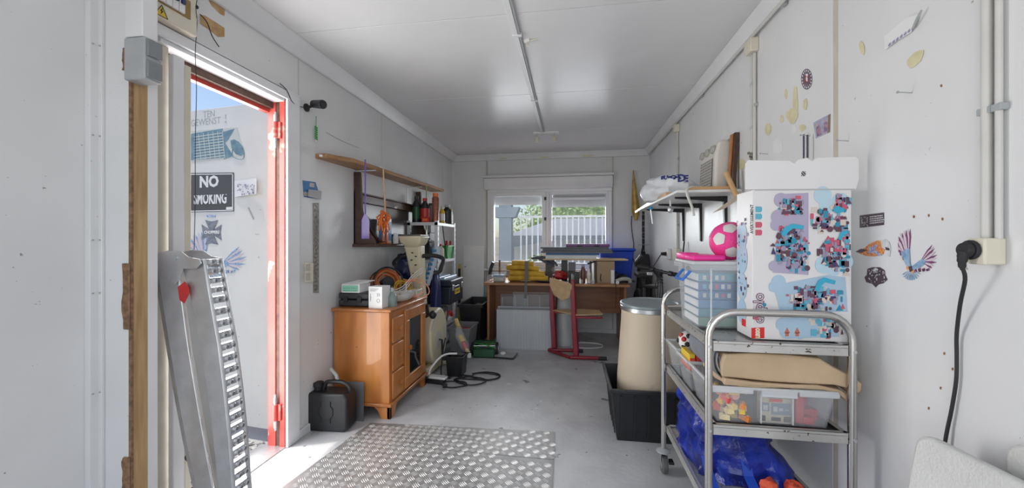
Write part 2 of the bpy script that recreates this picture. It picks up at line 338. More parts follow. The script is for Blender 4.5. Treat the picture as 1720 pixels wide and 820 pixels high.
# NO SMOKING sign
NSM = mat('no_smoking_black', (.06, .06, .065), .4, var=.1)
ns_ = thing('sign', 'dark rectangular NO SMOKING sign with white letters on the open door', 'sign', tuple(lp(355, 355)))
g = G(); lpoly(g, [(304, 291), (393, 290), (393, 355), (304, 357)], .001, .002); g.ob('sign_board', NSM, ns_)
g = G()
for q in ([(304, 292.5), (391.5, 291.5), (391.5, 293), (304, 294)], [(390, 291.5), (391.5, 291.5), (391.5, 354), (390, 354)], [(304, 354.5), (391, 352.5), (391, 354), (304, 356)]): lpoly(g, q, .0031, .0005)
lpoly(g, [(380, 348), (390, 347.5), (390, 352), (380, 352.5)], .0038, .0005); g.ob('border', PAPER, ns_)
text('NO', .095, lp(351, 306, .0032), dn, (0, 0, 1), PAPER, ns_, bold=.004, sx=1.05)
text('SMOKING', .098, lp(353, 334, .0032), dn + V((0, 0, .0)), V((.28, 0, 1)), PAPER, ns_, bold=.003, sx=.62)
# handwritten line
INKG = flat('pencil_grey', (.46, .46, .46), .6)
hw = thing('handwriting', 'faint pencil capitals ending in TEN GEWENST ! high on the open door', 'lettering', tuple(lp(350, 205)))
text('TEN', .058, lp(351, 192, .0005), dn, (0, 0, 1), INKG, hw, depth=.0002, sx=.9)
text('GEWENST', .060, lp(345, 205, .0005), dn, (0, 0, 1), INKG, hw, depth=.0002, sx=.9)
text('!', .10, lp(379, 198, .0005), dn, V((.3, 0, 1)), INKG, hw, depth=.0002)
# blue roster / mouse poster
po = thing('poster', 'blue and cream picture of a slatted grille beside a computer mouse on the open door', 'poster', tuple(lp(360, 268)))
g = G(); lpoly(g, [(304, 222), (398, 214), (411, 262), (304, 275)], .001, .0006); g.ob('paper', LTL, po)
g = G(); lpoly(g, [(304, 228), (374, 216), (381, 264), (304, 271)], .0018, .0006); lpoly(g, [(374, 222), (394, 216), (384, 234), (378, 240)], .0019, .0006)
lpoly(g, [(378, 240), (392, 262), (376, 268)], .0019, .0006)
pm = [(387 + 0.0, 236), (393, 234), (401, 238), (408, 247), (411, 258), (405, 262), (396, 259), (389, 249)]; lpoly(g, pm, .002, .0006); g.ob('picture', LBL, po)
g = G()
for i in range(9):
    y = 226 + i * 4.7; lpoly(g, [(326, y + 3.6), (373 + i * .6, y - 3.2), (373 + i * .6, y - 1.7), (326, y + 5)], .0028, .0005)
for i in range(6):
    x = 333 + i * 8; lpoly(g, [(x, 225 - i * 1.2), (x + 1, 225 - i * 1.2), (x + 5, 268), (x + 4, 268)], .0029, .0005)
g.ob('grille_lines', LTL, po)
G().tube([lp(391, 250, .003), lp(390, 260, .003), lp(398, 267, .003), lp(408, 267, .003), lp(410, 259, .003)], .0018, 5, 4).ob('mouse_cord', LBL, po)
# curled photo
ph = thing('photograph', 'small curling photo of a group stuck right of the NO SMOKING sign', 'photo', tuple(lp(412, 332)))
g = G().prism([lp(394, 304, .004), lp(431, 299, .02), lp(431, 326, .022), lp(394, 331, .004)], fn * .0006); g.ob('print', PAPER, ph)
random.seed(4); g = G()
for i in range(40):
    x = random.uniform(397, 426); y = random.uniform(308, 326); s = random.uniform(1, 3); lpoly(g, [(x, y), (x + s, y - .4), (x + s, y + s), (x, y + s)], .023, .0004)
g.ob('picture', mat('photo_blue_grey', (.22, .27, .36), .4, vs=90, col2=(.42, .42, .5)), ph)
# little marks, cross sticker, eagle sticker
g = G(); lpoly(g, [(347, 361), (362, 361), (362, 365), (347, 365)], .001, .0006)
g.ob('sticker', mat('sticker_blue', (.16, .26, .55), .4, vs=90, col2=(.6, .65, .75)), label='tiny blue strip sticker just under the NO SMOKING sign', cat='sticker')
MC = mat('maltese_grey', (.13, .15, .19), .45, vs=60, col2=(.26, .28, .33))
cr = thing('cross_sticker', 'dark flared cross sticker reading CHOPPERS on the open door', 'sticker', tuple(lp(355, 410)))
g = G(); cx, cy = 355.5, 390.5
for a in range(4):
    c, s = math.cos(a * PI / 2), math.sin(a * PI / 2)
    lpoly(g, [(cx + c * u - s * w, cy + (s * u + c * w) * 1.22) for u, w in ((2, -3), (17, -11), (15, 0), (17, 11), (2, 3))], .001 + a * .0003, .0006)
lpoly(g, [(cx - 5, cy - 5), (cx + 5, cy - 5), (cx + 5, cy + 5), (cx - 5, cy + 5)], .001, .0006)
g.ob('cross', MC, cr); text('CHOPPERS', .026, lp(cx, cy, .0035), dn, (0, 0, 1), PAPER, cr, depth=.0003, bold=.0012, sx=1)
g = G(); lpoly(g, [(416, 349), (418, 348), (427, 368), (425, 369)], .001, .0006); g.ob('tape_scrap', mat('grey_tape', (.42, .42, .42), .4), label='thin grey slanted scrap of tape low right of the curled photo', cat='tape')
FR = flat('feather_red', (.42, .06, .10)); FBL = mat('feather_blue', (.16, .30, .50), .45, vs=90, col2=(.34, .48, .62)); FW = flat('feather_pink_white', (.66, .56, .62)); FK = flat('eagle_dark', (.07, .04, .06)); FO = flat('eagle_orange', (.75, .33, .12)); FP = flat('feather_plum', (.20, .05, .14))
def eagle(poly, parent, prim):
    """poly(g, pixel list, layer) puts a flat piece on the surface; a spread-winged eagle in stripes and stars colours"""
    body = (1530, 452)
    def feathers(g, root0, root1, tips, w, k):
        n = len(tips)
        for i, tp in enumerate(tips):
            if i % 2 != k: continue
            r = (root0[0] + (root1[0] - root0[0]) * i / (n - 1), root0[1] + (root1[1] - root0[1]) * i / (n - 1))
            d = math.hypot(tp[0] - r[0], tp[1] - r[1]); nx, ny = -(tp[1] - r[1]) / d * w, (tp[0] - r[0]) / d * w
            mx, my = r[0] + (tp[0] - r[0]) * .6, r[1] + (tp[1] - r[1]) * .6
            poly(g, [(r[0] + nx * .6, r[1] + ny * .6), (mx + nx, my + ny), tp, (mx - nx, my - ny), (r[0] - nx * .6, r[1] - ny * .6)], 1 + (i % 4))
    L0, L1 = (1527, 418), (1513, 424); tl = [(1529, 384), (1525, 383), (1522, 386), (1518, 387), (1515, 391), (1512, 391), (1509, 397), (1508, 402), (1508, 408), (1507, 414), (1509, 420)]
    R0, R1 = (1549, 436), (1553, 442); tr = [(1566, 411), (1569, 413), (1570, 417), (1573, 421), (1575, 428), (1575, 433), (1574, 441), (1569, 447), (1566, 451)]
    for m, k, nm in ((FP if prim else FBL, 0, 'dark_feathers'), (FW, 1, 'pale_feathers')):
        g = G(); feathers(g, L0, L1, tl, 2.2, k); feathers(g, R0, R1, tr, 2.0, k)
        for i in range(7):
            if i % 2 == k:
                a = i / 6; poly(g, [(1511 + a * 14, 424 + a * 24), (1516 + a * 12, 422 + a * 24), (1517 + a * 12, 427 + a * 22), (1512 + a * 14, 430 + a * 22)], 5)
                poly(g, [(1535 + a * 20, 452 + a * 1), (1539 + a * 22, 450), (1541 + a * 20, 457 - a * 3), (1537 + a * 20, 458 - a * 2)], 5)
        g.ob(nm, m, parent)
    g = G(); poly(g, [(1527, 416), (1529, 445), (1532, 452), (1522, 446), (1513, 424)], 7); poly(g, [(1530, 450), (1536, 444), (1550, 434), (1555, 441), (1548, 447), (1535, 454)], 7)
    for i in range(9):
        a = PI * (.15 + .085 * i); poly(g, [(1529 + 4 * math.cos(a), 452 + 4 * math.sin(a)), (1530 + 17 * math.cos(a) + 1.4, 452 + 19 * math.sin(a)), (1530 + 17 * math.cos(a) - 1.4, 452 + 19 * math.sin(a))], 6)
    g.ob('blue_shoulders', FBL, parent)
    g = G(); poly(g, [(1526, 448), (1532, 447), (1533, 455), (1528, 457)], 9); g.ob('dark_head', FK, parent)
    g = G(); poly(g, [(1522, 448), (1526, 447), (1527, 453), (1523, 453)], 9); poly(g, [(1531, 455), (1536, 453), (1535, 458), (1531, 459)], 9); g.ob('orange_patch', FO, parent)
ea = thing('eagle_sticker', 'red and blue spread winged eagle sticker low on the open door', 'sticker', tuple(lp(370, 470)))
eagle(lambda g, pts, k: lpoly(g, [(350 + (x - 1530) * 1.45 if x > 1530 else 350 + (x - 1530) * 1.45, 455 + (y - 452) * 1.0) for x, y in pts], .0008 + k * .0002, .0002), ea, False)
# ---------------------------------------------------------------- outside
gd = B(-14, 12, -3, 22, -.09, -.05).ob('ground', mat('outdoor_ground', (.50, .50, .49), .9, vs=3, col2=(.4, .4, .39)), kind='structure')
random.seed(3); g = G()
for i in range(900):
    x = random.uniform(-2.7, -1.75); y = random.uniform(1.3, 2.04); s = random.uniform(.008, .019)
    g.ball((x, y, -.045 + random.uniform(0, .012)), (s, s * .8, s * .6), 5, 3, mi=i % 3)
g.ob('gravel', [GRAVEL, mat('gravel_dark', (.10, .10, .11), .8), mat('gravel_light', (.6, .6, .6), .8)], label='grey loose gravel outside the open door', cat='gravel', kind='stuff', smooth=False)
# ---------------------------------------------------------------- window in the back wall
wn = thing('window_1', None, None, (-.3, YB, .8), kind='structure')
def frame(g, x0, x1, z0, z1, w, y0, y1):
    g.box(x0, x1, y0, y1, z0, z0 + w).box(x0, x1, y0, y1, z1 - w, z1).box(x0, x0 + w, y0, y1, z0 + w, z1 - w).box(x1 - w, x1, y0, y1, z0 + w, z1 - w); return g
frame(G(), -1.09, .50, .80, 1.83, .045, YB - .03, YB + .05).box(-.325, -.285, YB - .028, YB + .05, .845, 1.785).ob('outer_frame', PVC, wn, bevel=.004)
s1 = frame(G(), -1.05, -.325, .84, 1.79, .05, YB - .045, YB + .02).ob('sash', PVC, wn, bevel=.005)
s2 = frame(G(), -.285, .46, .84, 1.79, .035, YB - .01, YB + .035).ob('sash', PVC, wn, bevel=.004)
B(-.998, -.377, YB - .004, YB + .0, .89, 1.74).ob('pane', GLASS, s1); B(-.25, .425, YB + .014, YB + .018, .875, 1.68).ob('pane', GLASS, s2)
G().box(-.25, .425, YB - .004, YB + .03, 1.685, 1.715).ob('vent_strip', PVC, s2, bevel=.003); B(-.235, .41, YB - .009, YB - .003, 1.722, 1.745).ob('vent_slot', GREYP, s2)
for z in (1.70, 1.44): B(-.345, -.318, YB - .062, YB - .044, z - .02, z + .02).ob('stay_latch', BLACK, s1, bevel=.003)
G().box(-.368, -.352, YB - .075, YB - .046, 1.17, 1.19).box(-.367, -.353, YB - .085, YB - .072, 1.06, 1.19).ob('window_handle', PVC, s1, bevel=.003)
B(-1.12, .53, YB - .11, YB, .775, .80).ob('window_sill', PVC, wn, bevel=.004)
for x0, x1 in ((-1.04, -.34), (-.27, .45)):
    for k in range(4 if x0 < -1 else 5):
        z = 1.785 - k * .038; G().prism([(x0, YB + .056, z), (x0, YB + .07, z - .006), (x0, YB + .07, z - .032), (x0, YB + .056, z - .038)], (x1 - x0, 0, 0)).ob('shutter_slat', LAM, wn)
rb = thing('roller_shutter_box', 'long off-white roller shutter box above the rear window', 'shutter box', (-.3, YB - .05, 1.82))
G().prism([(-1.12, YB, 1.825), (-1.12, YB - .10, 1.825), (-1.12, YB - .13, 1.87), (-1.12, YB - .13, 1.965), (-1.12, YB, 1.965)], (1.62, 0, 0)).ob('box_front', TRIM, rb, bevel=.006)
G().box(-1.13, .515, YB - .15, YB, 1.967, 2.0).ob('box_lid', TRIM, rb, bevel=.008)
G().cyl((.515, YB - .02, 1.78), (.515, YB - .02, .98), .003).cyl((.515, YB - .02, .98), (.515, YB - .02, .95), .008, n=8).ob('pull_cord', WHITE, rb)
# beyond the window
po_ = thing('garden_post', 'grey square post standing outside the left window pane', 'post', (-1.1, 6.4, -.05))
B(-1.19, -.98, 6.3, 6.5, -.05, 2.5).ob('post_shaft', mat('post_slate', (.17, .20, .23), .6), po_, bevel=.01); G().prism([(-1.25, 6.28, 1.55), (-.92, 6.28, 1.55), (-.85, 6.28, 1.72), (-1.32, 6.28, 1.72)], (0, .24, 0)).ob('post_bracket', MATS['post_slate'], po_)
rf = thing('awning', 'white sheeted lean-to roof beyond the rear window', 'awning', (-.3, 7.2, 1.6))
for k in range(9):
    x = -1.9 + k * .42; G().prism([(x, 6.6, 2.02), (x + .4, 6.6, 2.02), (x + .4, 8.6, 2.55), (x, 8.6, 2.55)], (0, 0, .02)).ob('roof_sheet', CLOTHW, rf)
for x in (-1.85, 1.85):
    for y in (6.7, 8.5): G().cyl((x, y, -.05), (x, y, 2.02 + (y - 6.6) * .265), .03).ob('awning_post', CLOTHW, rf)
fe = thing('garden_fence', 'white upright bar fence beyond the rear window', 'fence', (0, 7.6, -.05))
G().box(-1.05, 1.6, 7.58, 7.62, 1.62, 1.66).ob('top_rail', CLOTHW, fe); G().box(-1.05, 1.6, 7.58, 7.62, .35, .39).ob('bottom_rail', CLOTHW, fe)
for k in range(24):
    x = -1.0 + k * .112; B(x, x + .028, 7.56, 7.58, -.05, 1.64).ob('fence_bar', CLOTHW, fe)
tn = thing('party_tent', 'white pitched garden tent with open front behind the bar fence', 'tent', (.3, 10.2, -.05))
G().prism([(-1.9, 9.6, 1.22), (2.6, 9.6, 1.28), (2.2, 9.6, 1.62), (1.4, 9.6, 1.72), (-.4, 9.6, 1.72), (-1.0, 9.6, 1.52)], (0, 2.5, .0)).ob('tent_roof', mat('tent_cloth', (.76, .77, .82), .7), tn)
arc = [(-1.5 + 3.9 * i / 12, 9.55, 1.0 + .22 * math.sin(PI * i / 12)) for i in range(13)]
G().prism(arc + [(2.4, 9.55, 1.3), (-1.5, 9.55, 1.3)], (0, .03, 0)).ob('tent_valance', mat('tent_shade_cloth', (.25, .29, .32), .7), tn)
for x in (-1.45, .45, 2.35): G().cyl((x, 9.6, -.05), (x, 9.6, 1.3), .03).ob('tent_pole', GREYP, tn)
G().box(-1.9, 2.6, 12.0, 12.05, -.05, 1.25).ob('tent_back_wall', CLOTHW, tn)
cr_ = thing('slatted_crate_wall', 'pale wooden slatted panel seen low through the left pane', 'panel', (-1.6, 8.2, -.05))
for k in range(9): B(-2.0, -1.25, 8.2, 8.23, .1 + k * .13, .2 + k * .13).ob('slat', mat('pale_wood', (.6, .55, .45), .6), cr_)
random.seed(11)
def bush(name, c, r, n, label, sd):
    random.seed(sd); root = thing(name, label, 'bush', (c[0], c[1], -.05)); g = G()
    for i in range(n):
        a, b = random.uniform(0, 2 * PI), random.uniform(-.6, 1.4); rr = random.uniform(.75, 1)
        p = V((c[0] + r[0] * rr * math.cos(a) * math.cos(b), c[1] + r[1] * rr * math.sin(a) * math.cos(b), c[2] + r[2] * rr * math.sin(b)))
        s = random.uniform(.05, .11); q = V((random.uniform(-1, 1), random.uniform(-1, 1), random.uniform(-.4, 1))).normalized() * s; w = q.orthogonal().normalized() * s * .45
        g.add([p - q, p + w, p + q, p - w], [(0, 1, 2, 3)], mi=i % 2)
    o = g.ob('leaves', [LEAF, mat('bush_leaves_pale', (.55, .64, .34), .7)], root, smooth=False); o['kind'] = 'stuff'
    G().ball(c, tuple(x * .72 for x in r), 12, 8).ob('inner_foliage', LEAF, root); G().cyl((c[0], c[1], -.05), (c[0], c[1], c[2]), .06).ob('trunk', CHIP, root)
bush('green_bush', (-3.2, 10.5, 1.5), (1.1, .8, 1.1), 1500, 'green leafy bush seen at the left edge of the window', 1)
bush('green_bush', (.2, 14.5, 1.5), (2.6, .8, 1.5), 2600, 'broad pale green bush behind the white tent', 2)
bush('green_bush', (-.7, 8.7, .35), (.5, .4, .5), 900, 'low green shrub behind the bar fence, right of the grey post', 3)
# ---------------------------------------------------------------- ceiling fittings
cc = thing('ceiling_conduit', 'white cable trunking running down the middle of the ceiling', 'conduit', (-.3, 3, H - .02))
B(-.318, -.290, .3, 4.02, H - .016, H).ob('trunking', TRIM, cc, bevel=.002); G().cyl((-.282, .3, H - .01), (-.282, 4.0, H - .01), .007, n=8).ob('tube', GREYP, cc)
for y in (1.0, 2.1, 3.1): B(-.322, -.27, y, y + .02, H - .02, H - .002).ob('clip', TRIM, cc, bevel=.002)
cb = thing('ceiling_hook', 'small white hook clip on the ceiling beside the trunking', 'hook', (-.27, 2.19, H))
G().box(-.268, -.235, 2.175, 2.2, H - .014, H).ob('plate', WHITE, cb, bevel=.002); G().cyl((-.235, 2.187, H - .008), (-.19, 2.18, H - .006), .003).tube([(-.25, 2.19, H - .01), (-.25, 2.19, H - .035), (-.235, 2.19, H - .04)], .004).ob('hook', CREAM, cb)
sl = thing('spot_lamp', 'white ceiling bar lamp with two small spots', 'lamp', (-.28, 4.05, H))
G().box(-.40, -.13, 4.03, 4.09, H - .02, H).ob('bar', WHITE, sl, bevel=.005)
for x in (-.36, -.175):
    s = G().cyl((x, 4.06, H - .02), (x, 4.06, H - .05), .005).ob('arm', ZINC, sl)
    G().lathe([(.012, 0), (.02, -.01), (.024, -.05), (.02, -.052)], (x, 4.06, H - .05), 12).ob('spot_head', CREAM, s)
# right wall conduits
def conduit(name, label, pts, r, clips=()):
    t = thing(name, label, 'conduit', pts[0]); G().tube(pts, r, 10).ob('tube', mat('conduit_grey', (.62, .61, .58), .4), t)
    for c in clips: B(c[0] - .006, c[0] + .012, c[1] - r * 1.8, c[1] + r * 1.8, c[2] - .008, c[2] + .008).ob('clip', GREYP, t, bevel=.002)
    return t
XC = XR - .012
conduit('wall_conduit', 'grey tube running along the top of the right wall', [(XR - .028, .3, H - .086), (XR - .028, 4.9, H - .086)], .009, [(XR - .015, 1.9, H - .086), (XR - .015, 3, H - .086)])
conduit('wall_conduit', 'thick pale tube down to the socket with the black plug', [(XC, 1.042, H - .1), (XC, 1.042, 1.156)], .0095, [(XC, 1.042, 1.45)])
conduit('wall_conduit', 'thin pale tube right of the thick one above the black plug', [(XC + .002, 1.018, H - .1), (XC + .002, 1.018, 1.156)], .0065, [(XC, 1.018, 1.45)])
conduit('wall_conduit', 'twin grey wall tube left strand behind the carton', [(XC, 2.205, 2.13), (XC, 2.205, .5)], .008, [(XC, 2.205, 1.98), (XC, 2.205, 1.75)])
conduit('wall_conduit', 'twin grey wall tube right strand behind the carton', [(XC, 2.180, 2.13), (XC, 2.180, .5)], .008, [(XC, 2.180, 1.86)])
conduit('wall_conduit', 'grey tube down the far right wall above the bicycle', [(XC, 3.66, 2.13), (XC, 3.66, 1.07)], .010, [(XC, 3.66, 1.9), (XC, 3.66, 1.3)])
def jbox(y, z, s, label, h=None):
    h = h or s; t = thing('junction_box', label, 'junction box', (XR, y, z)); B(XR - .042, XR, y - s, y + s, z - h, z + h).ob('case', CREAM, t, bevel=.005)
    B(XR - .046, XR - .041, y - s * .85, y + s * .85, z - h * .85, z + h * .85).ob('cover', CREAM, t, bevel=.003); return t
jbox(2.192, 2.17, .036, 'cream junction box near the ceiling above the carton'); jbox(3.66, 2.165, .034, 'small cream junction box at the ceiling above the wall heater')
# ---------------------------------------------------------------- right wall: socket, plug and cable
so = thing('wall_socket', 'cream double socket box holding the black plug', 'socket', (XR, 1.03, 1.10))
B(XR - .042, XR, 1.012, 1.052, 1.098, 1.158).ob('socket_case', CREAM, so, bevel=.004)
pg = thing('power_plug', 'black plug in the right wall socket with its hanging cable', 'plug', (XR - .05, 1.04, 1.10))
G().cyl((XR - .042, 1.040, 1.131), (XR - .050, 1.040, 1.131), .0225, n=18).cyl((XR - .050, 1.040, 1.131), (XR - .062, 1.040, 1.131), .0185, .016, 18).ob('plug_head', BLACKR, pg, bevel=.002)
G().tube([(XR - .057, 1.040, 1.126), (XR - .060, 1.041, 1.110), (XR - .060, 1.042, 1.097), (XR - .058, 1.043, 1.085)], [.0105, .009, .007, .0045], 10, 3).ob('plug_neck', BLACKR, pg)
cp = [V((XR - .058, 1.043, 1.088)), P(1621, 470, x=XR - .047), P(1613, 510, x=XR - .03), P(1607, 560, x=XR - .012), P(1607, 600, x=XR - .009), P(1606, 640, x=XR - .009), P(1598, 690, x=XR - .010), P(1590, 728, x=XR - .012), P(1578, 800, x=XR - .02)]
G().tube(cp, .0038, 8, 5).ob('cable', BLACKR, pg)
# decals on the right wall
def rw(px, py, off=.0006): return P(px, py, x=XR - off)
def rpoly(g, pts, k=1, mi=0, th=.0005): g.prism([rw(x, y, .0004 + k * .00025) for x, y in pts], (-th * .5, 0, 0), mi=mi)
ea2 = thing('eagle_sticker', 'plum and blue spread winged eagle sticker on the right wall', 'sticker', tuple(rw(1540, 470)))
eagle(lambda g, pts, k: rpoly(g, pts, k), ea2, True)
fs = thing('flame_sticker', 'flaming skull sticker in red and blue left of the wall eagle', 'sticker', tuple(rw(1467, 430)))
g = G(); rpoly(g, [(1437, 423), (1452, 417), (1460, 410), (1474, 404), (1485, 405), (1487, 418), (1484, 427), (1470, 431), (1455, 430), (1446, 427)], 1); g.ob('flames', mat('flame_red', (.62, .07, .05), .4, vs=160, col2=(.8, .45, .1)), fs)
g = G(); rpoly(g, [(1458, 417), (1463, 414), (1482, 429), (1475, 430)], 2); rpoly(g, [(1457, 424), (1471, 410), (1475, 412), (1463, 427)], 3); g.ob('blue_band', mat('flag_blue', (.09, .14, .45), .4, vs=200, col2=(.6, .6, .7)), fs)
g = G(); rpoly(g, [(1480, 405), (1487, 402), (1494, 407), (1496, 418), (1495, 431), (1490, 430), (1488, 420), (1481, 416)], 4); g.ob('skull', mat('skull_white', (.7, .72, .72), .4, vs=120, col2=(.5, .52, .52)), fs)
g = G(); rpoly(g, [(1437, 423), (1446, 418), (1457, 420), (1446, 425)], 5); rpoly(g, [(1487, 415), (1494, 417), (1494, 421), (1488, 420)], 6); g.ob('dark_details', FK, fs)
ms = thing('biker_sticker', 'black and white emblem sticker below the flaming skull', 'sticker', tuple(rw(1470, 480)))
g = G(); rpoly(g, [(1457, 452), (1465, 449), (1478, 449), (1486, 454), (1487, 462), (1491, 470), (1484, 476), (1476, 478), (1471, 483), (1465, 477), (1455, 474), (1452, 466), (1456, 462)], 1); g.ob('emblem', FK, ms)
random.seed(8); g = G()
for i in range(34):
    x = random.uniform(1457, 1486); y = random.uniform(453, 475); s = random.uniform(.8, 2.2); rpoly(g, [(x, y), (x + s, y - s * .3), (x + s, y + s), (x, y + s * 1.3)], 3)
rpoly(g, [(1467, 452), (1471, 450), (1475, 452), (1474, 458), (1468, 458)], 3); g.ob('pale_marks', mat('emblem_white', (.6, .6, .6), .4), ms)
ls = thing('label_sticker', 'black rectangular sticker with small white print right of the carton', 'sticker', tuple(rw(1465, 380)))
g = G(); rpoly(g, [(1444, 362), (1485, 357), (1485, 378), (1444, 383)], 1); g.ob('backing', FK, ls)
random.seed(9); g = G()
for r_ in range(4):
    x = 1461
    while x < 1483:
        w = random.uniform(1, 3.4); y = 364.5 + r_ * 3.6 - (x - 1461) * .12; rpoly(g, [(x, y - 1), (x + w, y - 1.2), (x + w, y + .8), (x, y + 1)], 3); x += w + .8
for i in range(26):
    x = random.uniform(1446, 1457); y = random.uniform(364, 379); rpoly(g, [(x, y), (x + 1.3, y), (x + 1.3, y + 1.4), (x, y + 1.4)], 3)
g.ob('print', mat('emblem_white', (.6, .6, .6), .4), ls)
rs = thing('round_sticker', 'round dark badge sticker with red and white pattern high on the right wall', 'sticker', tuple(rw(1355, 150)))
g = G(); c = (1355, 133); rpoly(g, [(c[0] + 9.5 * math.cos(a), c[1] + 17.5 * math.sin(a)) for a in [2 * PI * i / 24 for i in range(24)]], 1); g.ob('disc', mat('badge_dark', (.07, .06, .09), .4, vs=90, col2=(.2, .16, .2)), rs)
g = G()
for i in range(16):
    a = 2 * PI * i / 16; rpoly(g, [(c[0] + 6.4 * math.cos(a), c[1] + 11.8 * math.sin(a)), (c[0] + 8.4 * math.cos(a - .12), c[1] + 15.6 * math.sin(a - .12)), (c[0] + 8.4 * math.cos(a + .12), c[1] + 15.6 * math.sin(a + .12))], 3)
rpoly(g, [(c[0] - 2, c[1] - 9), (c[0] + 2, c[1] - 9), (c[0] + 1.4, c[1] + 4), (c[0] - 1, c[1] + 3)], 3); g.ob('white_star', PAPER, rs)
g = G()
for i in range(5):
    a = 2 * PI * i / 5 + .4; rpoly(g, [(c[0] + 2 * math.cos(a - .5), c[1] + 4 * math.sin(a - .5)), (c[0] + 5.2 * math.cos(a), c[1] + 9.6 * math.sin(a)), (c[0] + 2 * math.cos(a + .5), c[1] + 4 * math.sin(a + .5))], 4)
g.ob('red_centre', REDP, rs)
pw = thing('photograph', 'tilted colour photo of two people pinned on the right wall', 'photo', tuple(rw(1380, 230)))
g = G(); rpoly(g, [(1366, 206), (1395, 191), (1394, 222), (1370, 233)], 1); g.ob('print', mat('photo_lilac', (.50, .50, .62), .35, vs=40, col2=(.34, .34, .46)), pw)
g = G(); rpoly(g, [(1391, 194), (1395, 191), (1394, 222), (1390, 224)], 2); g.ob('brown_edge', flat('photo_brown', (.25, .17, .13)), pw)
g = G(); rpoly(g, [(1370, 214), (1375, 210), (1379, 217), (1380, 226), (1372, 230)], 3); rpoly(g, [(1384, 207), (1388, 203), (1391, 208), (1391, 220), (1384, 223)], 3); g.ob('dressed_figures', mat('photo_dark', (.16, .13, .26), .35, vs=70, col2=(.5, .3, .35)), pw)
g = G(); rpoly(g, [(1371, 209), (1374, 207), (1375, 211), (1372, 213)], 4); rpoly(g, [(1385, 202), (1388, 200), (1388, 204), (1386, 205)], 4); g.ob('faces', flat('photo_skin', (.6, .38, .32)), pw)
tg = thing('paper_tag', 'torn white paper slip with scribbles hanging from a nail, top of right wall', 'tag', tuple(rw(1520, 60)))
g = G().prism([rw(1485, 62, .004), (rw(1522, 30, .01)), rw(1542, 24, .008), rw(1538, 40, .006), rw(1530, 55, .004), rw(1508, 68, .004), rw(1487, 84, .004)], (-.0008, 0, 0)); g.ob('paper', PAPER, tg)
g = G()
for i in range(7):
    x = 1492 + i * 6.5; y = 76 - i * 4.6; rpoly(g, [(x, y), (x + 3.5, y - 5), (x + 3.5, y - 2), (x + 1, y + 3)], 30)
g.ob('scribble', mat('ink_violet', (.28, .26, .45), .5), tg); G().tube([rw(1533, 48, .008), rw(1541, 30, .014), rw(1548, 17, .014)], .0028, 6, 4).ob('string', GREYP, tg)
for px, py, w, h, rr in ((1448, 80, 5, 11, 5), (1538, 98, 16, 12, -10), (1336, 170, 5, 30, 0), (1330, 195, 11, 12, 0), (1352, 175, 4, 10, 0), (1313, 200, 3, 7, 0), (1320, 158, 3, 10, 0), (1347, 215, 6, 6, 0), (1290, 218, 5, 11, 0), (1246, 276, 9, 9, 0)):
    g = G(); random.seed(px); pts = [(px + w * math.cos(a) * random.uniform(.7, 1.15), py + h * math.sin(a) * random.uniform(.75, 1.15) + (rr * math.cos(a))) for a in [2 * PI * i / 9 + .3 for i in range(9)]]
    rpoly(g, pts, 1 + (px % 11) * .35 + (py % 7) * .11); g.ob('tape_residue', TAPE, wr)
for px, py, w, h in ((1306, 247, 9, 15), (1260, 217, 4, 8), (1334, 217, 4, 6)):
    g = G(); rpoly(g, [(px + w * math.cos(a), py + h * math.sin(a)) for a in [2 * PI * i / 14 for i in range(14)]], 1); g.ob('glue_patch', mat('white_glue', (.85, .85, .85), .25), wr)
for px, py in ((1581, 144), (1583, 368), (1560, 362), (1535, 364), (1586, 594), (1600, 620), (1580, 652), (1560, 686)):
    g = G(); rpoly(g, [(px + 1.8 * math.cos(a), py + 2.6 * math.sin(a)) for a in [2 * PI * i / 8 for i in range(8)]], 1); g.ob('rust_spot', mat('rust', (.36, .18, .06), .8, vs=90, col2=(.2, .09, .04)), wr)
def nail(px, py, lab, dx=14):
    p = rw(px, py, 0); G().cyl(p, p + V((-.035, 0, .004)), .0016, n=6).cyl(p + V((-.035, 0, .004)), p + V((-.037, 0, .004)), .004, n=8).ob('nail', GREYP, label=lab, cat='nail')
nail(1425, 237, 'nail in the right wall above the corner of the carton'); nail(1532, 156, 'bent nail in the right wall under the paper tag'); nail(1361, 228, 'nail holding the dark bead chain'); nail(1290, 259, 'long nail left of the bead chain')
bc = thing('bead_chain', 'dark bead chain hanging from a nail behind the carton', 'chain', tuple(rw(1352, 262, .02)))
g = G()
for i in range(14):
    p = rw(1350, 227 + i * 3, .018); g.ball(p, .0042, 6, 5); p2 = rw(1356, 228 + i * 3, .022); g.ball(p2, .0042, 6, 5)
g.ob('beads', mat('dark_beads', (.05, .05, .09), .25), bc)
md = thing('metal_trinket', 'small crumpled metal figure hanging left of the carton flap', 'ornament', tuple(rw(1262, 272, .02)))
g = G(); random.seed(2)
for i in range(7): p = rw(1261 + random.uniform(-4, 4), 265 + random.uniform(-9, 8), .02); g.ball(p, (.007, .01, .008), 7, 5)
g.ob('figure', mat('pewter', (.30, .30, .24), .35, .6, var=.3, vs=60), md)
# ================================================================ left side, near the door
t = thing('light_switch', 'grey double rocker switch box at the end of the partition', 'switch', (-1.385, 1.08, 1.675))
B(-1.438, -1.358, 1.05, 1.104, 1.675, 1.812).ob('switch_case', GREYP, t, bevel=.005)
for z0, z1 in ((1.682, 1.74), (1.752, 1.808)): B(-1.360, -1.350, 1.055, 1.101, z0, z1).ob('rocker', mat('rocker_grey', (.22, .235, .245), .4, var=.08), t, bevel=.003)
t = thing('cable_trunking', 'white upright cable trunking above the grey switch box', 'trunking', (-1.40, 1.08, 1.815))
B(-1.438, -1.368, 1.052, 1.10, 1.815, H).ob('duct', TRIM, t, bevel=.003)
